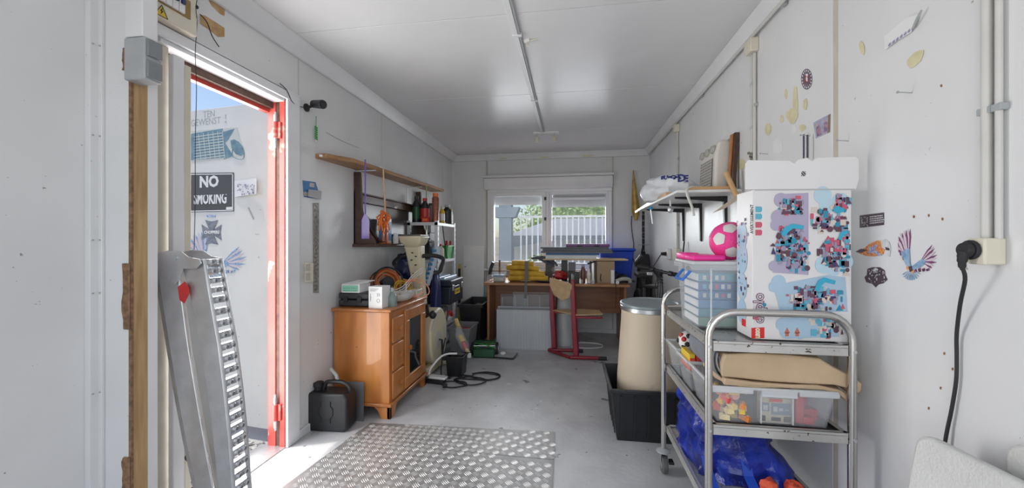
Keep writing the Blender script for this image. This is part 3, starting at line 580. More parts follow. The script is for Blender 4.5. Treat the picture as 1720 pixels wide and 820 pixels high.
# fuse box above the door
t = thing('fuse_box', 'cream fuse box with a row of breakers above the door', 'fuse box', (XL + .03, 1.3, 2.0))
G().box(XL, XL + .05, 1.16, 1.381, 1.992, H).ob('case', CREAM, t, bevel=.006)
B(XL + .050, XL + .054, 1.20, 1.348, 2.047, 2.12).ob('breaker_opening', mat('copper_card', (.30, .19, .06), .5), t)
for k in range(4): 
    b_ = B(XL + .052, XL + .062, 1.222 + k * .025, 1.245 + k * .025, 2.052, 2.115).ob('breaker', WHITE, t, bevel=.002)
    B(XL + .060, XL + .07, 1.227 + k * .025, 1.241 + k * .025, 2.085, 2.103).ob('toggle', NAVY, b_, bevel=.001)
g = G().prism([(XL + .0505, 1.216, 1.998), (XL + .0505, 1.260, 1.998), (XL + .0505, 1.238, 2.040)], (.0012, 0, 0)); w = g.ob('warning_triangle', mat('warning_yellow', (.72, .50, .03), .4), t, label='yellow warning triangle with a black lightning flash')
G().prism([(XL + .052, 1.241, 2.032), (XL + .052, 1.232, 2.016), (XL + .052, 1.237, 2.016), (XL + .052, 1.234, 2.003), (XL + .052, 1.244, 2.019), (XL + .052, 1.239, 2.019)], (.0008, 0, 0)).ob('lightning', INK, w)
for a, b in (((1.216, 1.998), (1.260, 1.998)), ((1.260, 1.998), (1.238, 2.040)), ((1.238, 2.040), (1.216, 1.998))):
    G().tube([(XL + .052, a[0], a[1]), (XL + .052, b[0], b[1])], .0013, 5).ob('border', INK, w)
lw = lambda px, py, off=.0006: P(px, py, x=XL + off)
def lwpoly(g, pts, k=1, th=.0005): g.prism([lw(x, y, .0004 + k * .0003) for x, y in pts], (th, 0, 0))
for pts in ([(336, 24), (346, 27), (377, 47), (377, 62), (366, 62), (352, 51), (336, 40)], [(350, 0), (362, 2), (378, 14), (377, 27), (370, 24), (356, 10)]):
    g = G(); lwpoly(g, pts); g.ob('torn_card_patch', mat('torn_cardboard', (.42, .25, .11), .8, vs=24, col2=(.55, .38, .2), bump=.3), wl)
t = thing('hanging_cable', 'thin dark cable hanging down across the doorway', 'cable', tuple(lw(330, 10, .06)))
G().tube([P(331, 0, x=XL + .07), P(329, 14, x=XL + .07), P(331, 40, x=XL + .04), P(328, 90, x=XL + .03), P(330, 150, x=XL + .03), P(328, 240, x=XL + .03), P(328, 330, x=XL + .03), P(326, 420, x=XL + .03)], .0013, 6, 4).ob('cable', BLACKR, t)
G().tube([lw(336, 24, .02), lw(348, 38, .01), lw(356, 60, .01), lw(368, 79, .012)], .002, 6, 4).ob('loose_end', BLACKR, t); G().ball(tuple(P(331, 12, x=XL + .07)), (.005, .006, .008), 8, 6).ob('knot', BLACKR, t)
# security camera
t = thing('security_camera', 'small black bullet camera on the left wall beside the door', 'camera', tuple(lw(520, 181, 0)))
p = lw(514, 181, 0); G().lathe([(.024, 0), (.024, .008), (.014, .014)], (0, 0, 0), 16, R=Matrix.Translation(p) @ Euler((0, PI / 2, 0)).to_matrix().to_4x4()).ob('mount_plate', BLACKR, t)
a = V((-1.50, 2.10, 1.968)); b = V((-1.44, 2.075, 1.955))
G().tube([p, p + V((.03, -.01, 0)), a], .008, 8).ob('arm', BLACKR, t)
G().cyl((-1.535, 2.12, 1.978), b, .023, .026, 16).ob('camera_body', BLACK, t, bevel=.003); G().cyl(b, b + (b - a).normalized() * .003, .018, n=16).ob('lens', SMOKE, t)
G().tube([lw(470, 140, .01), lw(482, 152, .02), lw(490, 170, .015), lw(500, 178, .01), lw(514, 181, .01)], .0022, 6, 4).ob('cable', BLACKR, t)
t = thing('hanging_charm', 'green beaded charm hanging under the black camera', 'ornament', tuple(lw(531, 240, .01)))
g = G().tube([lw(531, 195, .01), lw(531, 215, .012)], .002, 5)
for i in range(12): g.ball(lw(531 + (i % 2) * 2 - 1, 213 + i * 1.9, .014), .0065, 6, 5)
g.ob('beads', GREEN, t); G().ball(lw(531, 237, .014), (.007, .007, .009), 8, 6).ob('tassel', CREAM, t)
G().tube([lw(548, 222, .004), lw(575, 237, .003), lw(603, 248, .004)], .0013, 5, 3).ob('wire', GREYP, label='thin grey wire lying slanted on the left wall above the plank', cat='wire')
t = thing('wall_card', 'small blue picture card pinned on the left wall', 'card', tuple(lw(522, 335, .002)))
g = G(); lwpoly(g, [(508, 303), (530, 306), (539, 335), (510, 331)], 1); g.ob('card', mat('card_blue', (.03, .14, .36), .4, vs=50, col2=(.05, .2, .45)), t)
g = G(); lwpoly(g, [(520, 307), (528, 308), (528, 315), (520, 314)], 4); lwpoly(g, [(510, 322), (518, 323), (518, 330), (510, 329)], 4); g.ob('picture_spots', mat('card_spot', (.35, .27, .25), .4, vs=200, col2=(.6, .55, .5)), t)
G().prism([lw(518, 318, .012), lw(540, 321, .02), lw(539, 335, .02), lw(517, 330, .012)], (.0015, 0, 0)).ob('metal_plate', mat('brushed_label', (.45, .44, .46), .4, .5), label='grey metal name plate hanging in front of the blue card', cat='plate')
t = thing('perforated_strip', 'long perforated metal strip hanging upright on the left wall', 'strip', tuple(lw(530, 492, .004)))
G().prism([lw(526, 341, .002), lw(535, 341, .002), lw(535, 492, .002), lw(526, 492, .002)], (.003, 0, 0)).ob('strip', mat('old_metal', (.38, .36, .33), .5, .5, vs=60, col2=(.18, .17, .15)), t)
g = G()
for i in range(22):
    c = lw(530.5, 346 + i * 6.7, .0052); g.cyl(c, c + V((.0006, 0, 0)), .0032, n=7)
g.ob('holes', INK, t)
t = thing('wall_socket', 'cream double wall socket on the left wall below the metal strip', 'socket', tuple(lw(516, 474, 0)))
G().prism([lw(510.5, 441, 0), lw(521.5, 441, 0), lw(521.5, 474, 0), lw(510.5, 474, 0)], (.022, 0, 0)).ob('case', CREAM, t, bevel=.004)
for y0, y1 in ((444, 455), (459, 471)): G().prism([lw(513, y0, .022), lw(520.5, y0, .022), lw(520.5, y1, .022), lw(513, y1, .022)], (.004, 0, 0)).ob('socket_insert', mat('socket_insert', (.5, .48, .4), .4), t, bevel=.002)
# ---------------- folded aluminium loading ramp
rp = thing('loading_ramp', 'folded arched aluminium loading ramp leaning beside the doorway', 'ramp', (-1.25, 1.28, 0))
def rpx(px, py, y=1.2): return P(px, py, y=y)
def band(L, Rr, y, th, nm, m=ALU, par=rp, bev=.002):
    """curved strip between two pixel edges, standing at depth y, as a solid plate"""
    a = [rpx(*q, y=y) for q in L]; b = [rpx(*q, y=y) for q in Rr]; g = G(); n = len(a)
    vs = []
    for p_, q_ in zip(a, b): vs += [p_, q_, p_ + V((0, th, 0)), q_ + V((0, th, 0))]
    f = []
    for i in range(n - 1):
        k = i * 4; j = k + 4; f += [(k, j, j + 1, k + 1), (k + 2, k + 3, j + 3, j + 2), (k, k + 2, j + 2, j), (k + 1, j + 1, j + 3, k + 3)]
    f += [(0, 1, 3, 2), (n * 4 - 4, n * 4 - 2, n * 4 - 1, n * 4 - 3)]
    return g.add(vs, f).ob(nm, m, par, bevel=bev)
ys = [432, 500, 580, 660, 740, 820, 900, 978]
lA = [(262, 432), (271, 500), (284, 580), (297, 660), (312, 740), (329, 820), (343, 900), (356, 978)]
rA = [(296, 432), (304, 500), (315, 580), (328, 660), (342, 740), (357, 820), (368, 900), (378, 978)]
band(lA, rA, 1.20, .006, 'side_rail')
band([(x + 3, y) for x, y in rA], [(x + 7, y) for x, y in rA], 1.235, .04, 'inner_web', mat('aluminium_bright', (.72, .72, .70), .3, .7), bev=0)
lB = [(303, 436), (320, 500), (336, 580), (348, 660), (358, 740), (366, 820), (374, 900), (382, 978)]
rB = [(341, 436), (352, 500), (366, 580), (376, 660), (384, 740), (390, 820), (396, 900), (402, 978)]
band(lB, rB, 1.205, .006, 'side_rail')
# far rails of both halves
band([(x - 6, y) for x, y in lA], [(x - 2, y) for x, y in rA], 1.285, .005, 'side_rail'); band(lB, [(x + 1, y) for x, y in rB], 1.285, .005, 'side_rail')
# tread face of the outer half: punched rungs between near and far rail
rng = [rpx(x + 1, y, 1.205) for x, y in rB]
def on(i, f, yy): # point along the curved outer edge
    p = rng[i].lerp(rng[i + 1], f); return V((p.x, yy, p.z))
k = 0
for i in range(7):
    for j in range(4):
        a_, b_ = on(i, j / 4, 1.212), on(i, (j + .55) / 4, 1.212); g = G(); d = V((.016, 0, 0))
        vs = [a_ - d, b_ - d, b_ + V((0, .065, 0)) - d, a_ + V((0, .065, 0)) - d]; g.prism(vs, d * 1.15)
        for q in range(2):
            c = a_.lerp(b_, .5) + V((.0025, .018 + q * .028, 0)); g.lathe([(.011, 0), (.010, .006), (.006, .009), (.006, -.006)], (0, 0, 0), 8, R=Matrix.Translation(c) @ Euler((0, PI / 2, 0)).to_matrix().to_4x4())
        g.ob('rung', ALU, rp)
pts = [rpx(x + 2.5, y, 1.212) for x, y in rB]; G().tube(pts, .006, 8).ob('edge_bead', ALU, rp); G().tube([V((p.x + .003, 1.275, p.z)) for p in pts], .007, 8).ob('edge_bead', ALU, rp)
band([(x + 3, y) for x, y in rB], [(x + 5, y) for x, y in rB], 1.284, .004, 'side_plate')
# hinge heads
hp = [rpx(x, y, 1.196) for x, y in ((260, 434), (266, 425), (283, 421), (305, 422), (318, 432), (336, 435), (340, 442), (330, 452), (309, 452), (303, 468), (296, 478), (288, 474), (272, 456), (263, 446))]
G().prism(hp, (0, -.004, 0)).ob('hinge_plate', ALU, rp, bevel=.002)
for y in (1.186, 1.275): c = rpx(293, 433, y); G().cyl(c, c + V((0, .012, 0)), .008, n=12).ob('hinge_bolt', ZINC, rp)
G().prism([(p.x, 1.28, p.z) for p in hp], (0, .004, 0)).ob('hinge_plate', ALU, rp, bevel=.002)
g = G().prism([rpx(x, y, 1.194) for x, y in ((299, 482), (311, 473), (318, 484), (318, 494), (310, 510), (302, 504))], (0, -.0012, 0)); g.ob('reflector_sticker', REDP, rp, label='red reflector sticker')
t = thing('door_handle_bar', 'dark round knob with a metal bar low beside the ramp', 'handle', (-1.52, 1.345, .25))
q = P(319, 766, x=-1.52); G().cyl(q, q + V((.025, -.01, 0)), .019, n=14).ob('knob', BLACK, t, bevel=.003); G().tube([P(326, 756, x=-1.53), P(324, 790, x=-1.53), P(328, 830, x=-1.53)], .006, 8).ob('bar', ZINC, t)
# ---------------- plank on white brackets
PZ = 1.70
t = thing('wall_plank', 'long oak plank shelf high on the left wall', 'shelf', (-1.5, 3.2, PZ))
G().prism([(XL, 2.19, 1.668), (XL + .075, 2.19, 1.668), (XL + .155, 2.36, 1.672), (XL + .155, 4.2, 1.712), (XL, 4.2, 1.712)], (0, 0, .028)).ob('board', PLANK, t, bevel=.004)
t2 = t; G().prism([(XL + .03, 2.189, 1.677), (XL + .052, 2.189, 1.675), (XL + .052, 2.189, 1.688), (XL + .03, 2.189, 1.69)], (0, -.0008, 0)).ob('paper_label', PAPER, t)
for y, lb in ((2.66, 'front white shelf bracket under the oak plank, nearest the door'), (3.55, 'rear white shelf bracket under the oak plank, nearest the window')):
    g = G().box(XL, XL + .005, y - .012, y + .012, 1.52, 1.677).box(XL, XL + .15, y - .012, y + .012, 1.672, 1.677); g.ob('bracket', WHITE, t, bevel=.001)
t = thing('white_rod', 'short white rod lying on the oak plank', 'rod', (-1.5, 2.86, 1.71)); G().cyl((-1.44, 2.75, 1.717), (-1.50, 3.12, 1.721), .006).ob('rod', WHITE, t)
g = G()
for i in range(9):
    y = 3.3 + i * .065; g.tube([(-1.43, y, 1.715), (-1.46, y + .02, 1.735), (-1.50, y + .05, 1.73)], .0025, 5)
g.ob('wire_hooks', INK, label='row of small dark wire hooks on the oak plank', cat='hooks')
# ---------------- dark carved wall shelf
t = thing('wall_shelf', 'dark walnut wall shelf with curved sides under the oak plank', 'shelf', (XL, 3.2, 1.13))
G().box(XL, XL + .012, 2.62, 3.78, 1.13, 1.52).ob('back_panel', mat('dark_back_panel', (.10, .085, .085), .28, vs=3, col2=(.07, .055, .055)), t)
def side(y):
    z = lambda v: 1.13 + v
    pr = [(XL, z(0)), (XL + .17, z(0)), (XL + .165, z(.03)), (XL + .12, z(.09)), (XL + .085, z(.16)), (XL + .065, z(.26)), (XL + .06, z(.36)), (XL + .055, z(.47)), (XL + .05, z(.53)), (XL, z(.53))]
    return G().prism([(a, y, b) for a, b in pr], (0, .022, 0))
side(2.62).ob('side_board', DARKW, t, bevel=.003); side(3.76).ob('side_board', DARKW, t, bevel=.003)
G().box(XL, XL + .185, 2.60, 3.80, 1.112, 1.134).ob('bottom_board', DARKW, t, bevel=.006)
G().box(XL + .012, XL + .04, 2.642, 3.76, 1.44, 1.50).box(XL + .012, XL + .046, 2.642, 3.76, 1.50, 1.512).ob('top_rail', DARKW, t, bevel=.004)
# hanging swatters and the orange things
def swatter(name, label, px, m, top, bot, y, hl=.20, w=.034, x=XL + .165):
    t = thing(name, label, 'fly swatter', (x, y, bot)); G().tube([(x, y, top), (x, y, bot + hl)], .005, 6).ob('handle', m, t)
    g = G().prism([(x, y - w * .35, bot + hl), (x, y - w, bot + hl * .75), (x, y - w, bot), (x, y + w, bot), (x, y + w, bot + hl * .75), (x, y + w * .35, bot + hl)], (.003, 0, 0))
    g.ob('paddle', m, t)
    for i in range(5): G().box(x + .003, x + .0045, y - w * .85, y + w * .85, bot + .015 + i * hl * .13, bot + .019 + i * hl * .13).ob('rib', m, t)
swatter('fly_swatter', 'purple fly swatter hanging from the front edge of the oak plank', 0, PURPLE, 1.72, 1.17, 2.50, .17, .05, XL + .16)
swatter('fly_swatter', 'lime green fly swatter hanging near the far end of the oak plank', 0, LIME, 1.70, 1.13, 3.62, .14, .02, XL + .17)
t = thing('clothes_brush_stick', 'thin wooden stick with a ragged orange duster head', 'duster', (-1.40, 2.8, 1.3))
G().tube([(-1.405, 2.74, 1.70), (-1.41, 2.78, 1.36)], .006, 8).ob('stick', PLY, t)
g = G(); random.seed(5)
for i in range(12):
    a = V((-1.41, 2.78, 1.37)); g.tube([a, a + V((random.uniform(-.02, .03), random.uniform(-.10, .04), random.uniform(-.05, .01))), a + V((random.uniform(-.02, .03), random.uniform(-.12, .03), random.uniform(-.16, -.06)))], .006, 5, 3)
g.ob('duster_head', ORANGE, t)
t = thing('caulking_gun', 'bright orange skeleton caulking gun standing on the walnut shelf', 'tool', (-1.43, 2.83, 1.134))
g = G().box(-1.445, -1.435, 2.80, 2.82, 1.134, 1.37).box(-1.445, -1.435, 2.86, 2.88, 1.134, 1.37).box(-1.46, -1.42, 2.79, 2.89, 1.134, 1.142).box(-1.46, -1.42, 2.79, 2.89, 1.33, 1.345)
g.ob('cradle', ORANGE, t, bevel=.002); G().tube([(-1.44, 2.84, 1.37), (-1.44, 2.84, 1.45), (-1.43, 2.80, 1.50)], .007, 8).ob('trigger_handle', ORANGE, t); G().cyl((-1.44, 2.84, 1.34), (-1.44, 2.84, 1.5), .004).ob('plunger_rod', ZINC, t)
t = thing('carton', 'blue and white upright carton behind the orange caulking gun', 'carton', (-1.5, 2.97, 1.134))
G().box(-1.54, -1.46, 2.93, 2.99, 1.134, 1.335).ob('carton_body', CARTON, t, bevel=.002); G().box(-1.541, -1.459, 2.929, 2.9295, 1.16, 1.31).box(-1.4595, -1.4585, 2.935, 2.985, 1.16, 1.31).ob('blue_print', mat('pale_blue', (.22, .38, .7), .5), t)
# curved wooden piece and jars on the shelf
G().tube([(-1.50, 2.68, 1.33), (-1.49, 2.72, 1.23), (-1.46, 2.78, 1.16), (-1.42, 2.82, 1.137)], .011, 8, 4).ob('curved_wooden_handle', DARKW, label='curved dark wooden handle leaning inside the walnut shelf', cat='handle')
random.seed(12)
jl = ['small white pill bottle first on the walnut shelf', 'short grey tin second on the walnut shelf', 'small clear jar third on the walnut shelf', 'pale capped bottle lying mid walnut shelf', 'tiny white pot near the middle of the walnut shelf', 'squat glass jar toward the far end of the walnut shelf', 'white screw-top tube near the far walnut side', 'small brown bottle at the far walnut side', 'thin silver tin beside the brown bottle']
jm = [WHITE, GREYP, FROST, WHITE, PAPER, FROST, WHITE, mat('amber', (.25, .1, .03), .3), ZINC]
for i, lb in enumerate(jl):
    y = 3.00 + i * .082; h = [.085, .055, .05, .06, .05, .06, .07, .065, .05][i]; x = -1.43 + (i % 2) * .015; r = [.022, .028, .026, .02, .02, .027, .018, .02, .022][i]
    t = thing('bottle' if i in (0, 3, 7) else 'jar', lb, 'bottle' if i in (0, 3, 7) else 'jar', (x, y, 1.134))
    G().lathe([(r, 0), (r, h * .7), (r * .8, h * .78)], (x, y, 1.134), 12).ob('body', jm[i], t); G().cyl((x, y, 1.134 + h * .78), (x, y, 1.134 + h), r * .85, n=12).ob('cap', [WHITE, ZINC, GREYP][i % 3], t)
t = thing('toolbox_tray', 'olive green packet lying on the walnut shelf', 'packet', (-1.5, 3.25, 1.15)); G().box(-1.555, -1.48, 3.12, 3.42, 1.134, 1.19).ob('packet', mat('olive_packet', (.22, .24, .03), .5), t, bevel=.012); 
G().box(-1.56, -1.47, 3.14, 3.66, 1.19, 1.215).ob('blue_packet', mat('packet_blue', (.03, .08, .3), .45), label='flat blue packet on top of the olive packet', cat='packet', bevel=.004)
# ---------------- jerrycan
t = thing('jerrycan', 'black plastic jerrycan on the floor beside the pine cabinet', 'jerrycan', (-1.47, 2.20, 0), (0, 0, .06)); t.scale = (1, 1, .93)
W2, D2, H2 = .135, .065, .255
pr = [(-W2, .02), (-W2 + .02, 0), (W2 - .02, 0), (W2, .02), (W2, .215), (W2 - .02, .25), (-W2 + .02, .25), (-W2, .215)]
G().prism([(a, -D2, b) for a, b in pr], (0, D2 * 2, 0)).ob('can_body', BLACK, t, bevel=.016, world=False, seg=3)
for s in (-1, 1): G().tube([(s * .03, -D2 - .001, .06), (s * .03, -D2 - .001, .09), (s * .045, -D2 - .001, .11), (s * .045, -D2 - .001, .15), (s * .03, -D2 - .001, .17), (s * .03, -D2 - .001, .2)], .004, 6).ob('moulded_rib', BLACK, t, world=False)
G().tube([(-.05, 0, .245), (-.035, 0, .295), (.0, 0, .305), (.08, 0, .30), (.115, 0, .27), (.12, 0, .24)], .013, 10, 4).ob('handle', BLACK, t, world=False)
G().cyl((-.085, 0, .245), (-.085, 0, .27), .026, n=16).cyl((-.085, 0, .27), (-.085, 0, .298), .031, n=10).ob('cap', BLACKR, t, bevel=.003, world=False)
G().tube([(.03, .02, .30), (.02, .02, .34), (-.02, .02, .385)], .011, 10).ob('spout', GREYP, t, world=False)
t = thing('grey_plate', 'thin dark grey sheet leaning behind the jerrycan', 'sheet', (-1.38, 2.31, 0))
G().prism([(-1.43, 2.30, .0), (-1.315, 2.30, .0), (-1.325, 2.325, .24), (-1.44, 2.325, .24)], (0, .004, 0)).ob('sheet', mat('dark_sheet', (.13, .13, .14), .5), t)
# ---------------- pine cabinet
CX0, CX1, CY0, CY1 = -1.56, -1.168, 2.36, 2.965
t = thing('cabinet', 'honey pine cabinet with three drawers and a glass door', 'cabinet', ((CX0 + CX1) / 2, (CY0 + CY1) / 2, 0)); cab = t
G().box(CX0, CX1, CY0, CY1, .095, .69).ob('body', PINE, t, bevel=.003)
G().box(CX0 - .01, CX1 + .02, CY0 - .02, CY1 + .02, .69, .712).ob('top_board', PINEH, t, bevel=.007)
G().box(CX0 - .005, CX1 + .022, CY0 - .022, CY1 + .02, .078, .10).ob('base_moulding', PINEH, t, bevel=.007)
def foot(x, y, sx, sy):
    g = G(); w = .085
    g.prism([(x, y, .08), (x + sx * w * 1.4, y, .08), (x + sx * w, y, .05), (x + sx * w * .75, y, 0), (x, y, 0)], (0, sy * .022, 0))
    g.prism([(x, y, .08), (x, y + sy * w * 1.4, .08), (x, y + sy * w, .05), (x, y + sy * w * .75, 0), (x, y, 0)], (sx * .022, 0, 0)); return g
for x, y, sx, sy in ((CX1 + .01, CY0 - .01, -1, 1), (CX0, CY0 - .01, 1, 1), (CX1 + .01, CY1 + .01, -1, -1), (CX0, CY1 + .01, 1, -1)): foot(x, y, sx, sy).ob('foot', PINE, t, bevel=.002)
for z0, z1 in ((.115, .285), (.30, .47), (.485, .645)):
    d = G().box(CX1, CX1 + .014, CY0 + .025, CY0 + .195, z0, z1).ob('drawer', PINE, t, bevel=.005)
    c = (CX1 + .014, CY0 + .11, (z0 + z1) / 2); G().lathe([(.008, 0), (.008, .01), (.017, .018), (.017, .026), (.008, .031)], (0, 0, 0), 12, R=at(c, 0, 0, PI / 2)).ob('knob', PINEH, d)
dy0, dy1 = CY0 + .21, CY1 - .02
d = frame(G(), dy0, dy1, .115, .665, .075, 0, .018)
R90 = Matrix(((0, 1, 0, CX1), (1, 0, 0, 0), (0, 0, 1, 0), (0, 0, 0, 1)))
gg = G(); gg.v = [tuple(R90 @ V(p)) for p in d.v]; gg.f = [tuple(reversed(f)) for f in d.f]; gg.m = d.m
door = gg.ob('door', PINE, t, bevel=.005)
G().box(CX1 + .003, CX1 + .006, dy0 + .07, dy1 - .07, .185, .595).ob('glass', SMOKE, door)
G().lathe([(.008, 0), (.008, .01), (.017, .018), (.017, .026), (.008, .031)], (0, 0, 0), 12, R=at((CX1 + .018, dy0 + .035, .40), 0, 0, PI / 2)).ob('knob', PINEH, door)
# ---------------- things on the cabinet
TZ = .712
t = thing('tool_case', 'black plastic tool case lying on the near end of the cabinet', 'case', (-1.47, 2.47, TZ))
G().box(-1.555, -1.335, 2.40, 2.56, TZ, TZ + .047).ob('case_base', mat('case_black', (.035, .036, .042), .45, var=.2), t, bevel=.012); G().box(-1.555, -1.335, 2.40, 2.56, TZ + .05, TZ + .094).ob('case_lid', MATS['case_black'], t, bevel=.012)
for x in (-1.50, -1.40): G().box(x - .015, x + .015, 2.392, 2.402, TZ + .03, TZ + .07).ob('latch', BLACK, t, bevel=.002)
t = thing('carton', 'flat mint and white carton on top of the black tool case', 'carton', (-1.46, 2.45, TZ + .094))
G().box(-1.53, -1.40, 2.40, 2.54, TZ + .095, TZ + .15).ob('carton_body', CARTON, t, bevel=.001)
G().box(-1.524, -1.41, 2.3985, 2.3995, TZ + .102, TZ + .144).ob('mint_label', mat('mint', (.28, .62, .46), .5), t)
g = G(); random.seed(6)
for i in range(14): x = -1.515 + (i % 7) * .014; z = TZ + .108 + (i // 7) * .016; g.box(x, x + random.uniform(.004, .011), 2.3975, 2.3985, z, z + .003)
g.ob('print', flat('dark_green_ink', (.03, .2, .12)), t)
G().prism([(-1.53, 2.40, TZ + .152), (-1.40, 2.40, TZ + .152), (-1.33, 2.48, TZ + .172), (-1.47, 2.50, TZ + .170)], (0, 0, .002)).ob('manual', PAPER, label='thin white leaflet lying on the mint carton', cat='paper')
t = thing('carton', 'white upright carton with small drawings at the cabinet corner', 'carton', (-1.27, 2.42, TZ), (0, 0, -.08))
G().box(-.05, .05, -.045, .055, 0, .142).ob('carton_body', CARTON, t, bevel=.0015, world=False)
g = G()
for x, z, w, h in ((-.036, .045, .003, .05), (-.040, .07, .012, .002), (-.040, .06, .012, .002), (.012, .095, .02, .002), (.015, .075, .002, .018), (.03, .078, .002, .018), (.015, .086, .016, .002)): g.box(x, x + w, -.0462, -.0452, z, z + h)
for k in range(3): g.box(-.038, .0 + k * .012, -.0462, -.0452, .112 + k * .007, .1145 + k * .007)
g.tube([(.022 + .011 * math.cos(a), -.0457, .05 + .011 * math.sin(a)) for a in [2 * PI * i / 12 for i in range(12)]], .0014, 4, closed=True); g.ob('print', flat('grey_ink', (.22, .22, .24)), t, world=False)
t = thing('bottle', 'clear grey bottle beside the white carton on the cabinet', 'bottle', (-1.19, 2.47, TZ))
G().lathe([(.03, 0), (.032, .02), (.032, .06), (.02, .085), (.011, .10)], (-1.20, 2.47, TZ), 16).ob('bottle_body', mat('greenish_plastic', (.25, .33, .31), .2, alpha=.8), t); G().cyl((-1.20, 2.47, TZ + .10), (-1.20, 2.47, TZ + .125), .012, n=12).ob('cap', GREYP, t)
t = thing('bowl', 'white oval plastic jug lying on the cabinet', 'bowl', (-1.24, 2.68, TZ))
g = G().lathe([(.05, 0), (.085, .02), (.10, .05), (.105, .062), (.098, .06), (.08, .022), (.045, .008)], (0, 0, 0), 24, R=at((-1.245, 2.70, TZ)) @ Matrix.Diagonal((.85, 1.45, 1, 1)))
g.ob('bowl_shell', mat('white_plastic_old', (.72, .73, .72), .35), t); G().box(-1.285, -1.22, 2.53, 2.56, TZ + .045, TZ + .078).ob('pouring_lip', MATS['white_plastic_old'], t, bevel=.008)
t = thing('plastic_box', 'small cream box with a black mark on the far end of the cabinet', 'box', (-1.22, 2.92, TZ))
G().box(-1.32, -1.19, 2.86, 2.98, TZ, TZ + .06).ob('box_body', CREAM, t, bevel=.004); G().box(-1.2685, -1.24, 2.8585, 2.8595, TZ + .03, TZ + .042).ob('mark', INK, t)
# orange cable reel
t = thing('cable_reel', 'dark reel of orange extension cable on the cabinet', 'cable reel', (-1.42, 2.80, TZ))
rc = V((-1.42, 2.82, TZ + .115)); nrm = Euler((0, 0, .5)).to_matrix() @ V((.35, -1, .35)).normalized()
def ring(c, n_, r, rr, ph=0, wob=0, k=28):
    n_ = V(n_).normalized(); b = n_.orthogonal().normalized(); c_ = n_.cross(b)
    return [V(c) + (b * math.cos(2 * PI * i / k + ph) + c_ * math.sin(2 * PI * i / k + ph)) * (r + wob * math.sin(5 * i)) for i in range(k)]
for s in (-.045, .045): G().tube(ring(rc + nrm * s, nrm, .115, 0), .007, 8, closed=True).ob('reel_flange', BLACK, t)
G().cyl(rc - nrm * .045, rc + nrm * .045, .045, n=20).ob('reel_hub', BLACK, t)
g = G(); random.seed(3)
for i in range(15): g.tube(ring(rc + nrm * (random.uniform(-.036, .036)), nrm, random.uniform(.06, .118), 0, wob=.003), .0048, 6, closed=True)
g.ob('orange_cable', ORCABLE, t, label='orange cable wound on the reel')
g = G()
for i in range(7): g.tube(ring(rc + V((.10, .03, -.03)) + V((random.uniform(-.02, .04), random.uniform(-.03, .03), random.uniform(-.02, .0))), nrm + V((random.uniform(-.3, .3), 0, random.uniform(-.3, .3))), random.uniform(.045, .07), 0), .004, 6, closed=True)
g.ob('yellow_rope', YELLOW, t, label='yellow rope coil in front of the reel')
t = thing('extension_cord', 'loose orange cord with orange plug looping off the cabinet edge', 'cord', (-1.2, 2.85, TZ))
c0 = V((-1.235, 2.86, TZ + .13)); G().tube([c0, c0 + V((.05, .02, .02)), c0 + V((.13, .0, -.03)), c0 + V((.155, -.03, -.09)), c0 + V((.09, -.05, -.115)), c0 + V((.0, -.06, -.112)), c0 + V((-.08, -.05, -.10))], .0042, 8, 5).ob('cord', mat('salmon_cable', (.72, .30, .18), .45), t)
G().tube([c0, c0 + V((.05, .01, .0)), c0 + V((.10, -.02, -.03)), c0 + V((.125, -.05, -.075)), c0 + V((.05, -.09, -.105)), c0 + V((-.03, -.1, -.10))], .0042, 8, 5).ob('cord', MATS['salmon_cable'], t)
G().cyl(c0 + V((-.04, 0, -.005)), c0 + V((.01, 0, .008)), .016, .012, 12).ob('plug', ORANGE, t, bevel=.003)
t = thing('white_cable', 'white cable strands hanging over the cable reel', 'cable', (-1.28, 2.75, TZ))
for j in range(3):
    o = V((0, .012 * j, -.016 * j)); G().tube([V((-1.17, 2.92, TZ + .23)) + o, V((-1.22, 2.86, TZ + .18)) + o, V((-1.25, 2.80, TZ + .12)) + o, V((-1.27, 2.74, TZ + .09)) + o, V((-1.33, 2.70, TZ + .07)) + o], .0035, 6, 4).ob('strand', mat('old_white_cable', (.72, .70, .66), .45), t)
G().tube([(-1.25, 2.80, TZ + .13), (-1.235, 2.76, TZ + .06), (-1.25, 2.72, TZ + .05)], .0035, 6, 3).ob('strand', MATS['old_white_cable'], t)
# ---------------- exercise bike
BX = -1.20
t = thing('exercise_bike', 'old cream exercise bike with black handlebars behind the cabinet', 'exercise bike', (BX, 3.25, 0)); bike = t
G().prism([(BX - .055, 3.055 + .21 * (1 - math.cos(a)) , .325 + .245 * math.sin(a)) for a in [2 * PI * i / 28 for i in range(28)]], (.11, 0, 0)).ob('flywheel_cover', BIKEC, t, bevel=.02, seg=3)
e = .057
G().prism([(BX + e, 3.23 + .065 * math.cos(a), .30 + .07 * math.sin(a)) for a in [2 * PI * i / 20 for i in range(20)]], (.004, 0, 0)).ob('pedal_disc', mat('pale_grey_plastic', (.5, .5, .48), .4), t)
for pts in ([(3.06, .42), (3.12, .49), (3.22, .545), (3.22, .525), (3.13, .47), (3.08, .40)], [(3.34, .2), (3.42, .28), (3.43, .40), (3.40, .40), (3.39, .29), (3.33, .23)]):
    G().prism([(BX + e, a, b) for a, b in pts], (.002, 0, 0)).ob('stripe', mat('sticker_silver', (.6, .6, .62), .3), t)
G().tube([(BX + .06, 3.23, .30), (BX + .085, 3.24, .295), (BX + .085, 3.25, .13)], .009, 8).ob('crank', BLACK, t); G().box(BX + .085, BX + .125, 3.22, 3.28, .12, .14).ob('pedal', BLACK, t, bevel=.005)
G().ball((BX + .075, 3.0 + .04, .55), (.03, .035, .035), 12, 8).ob('tension_knob', BLACK, t)
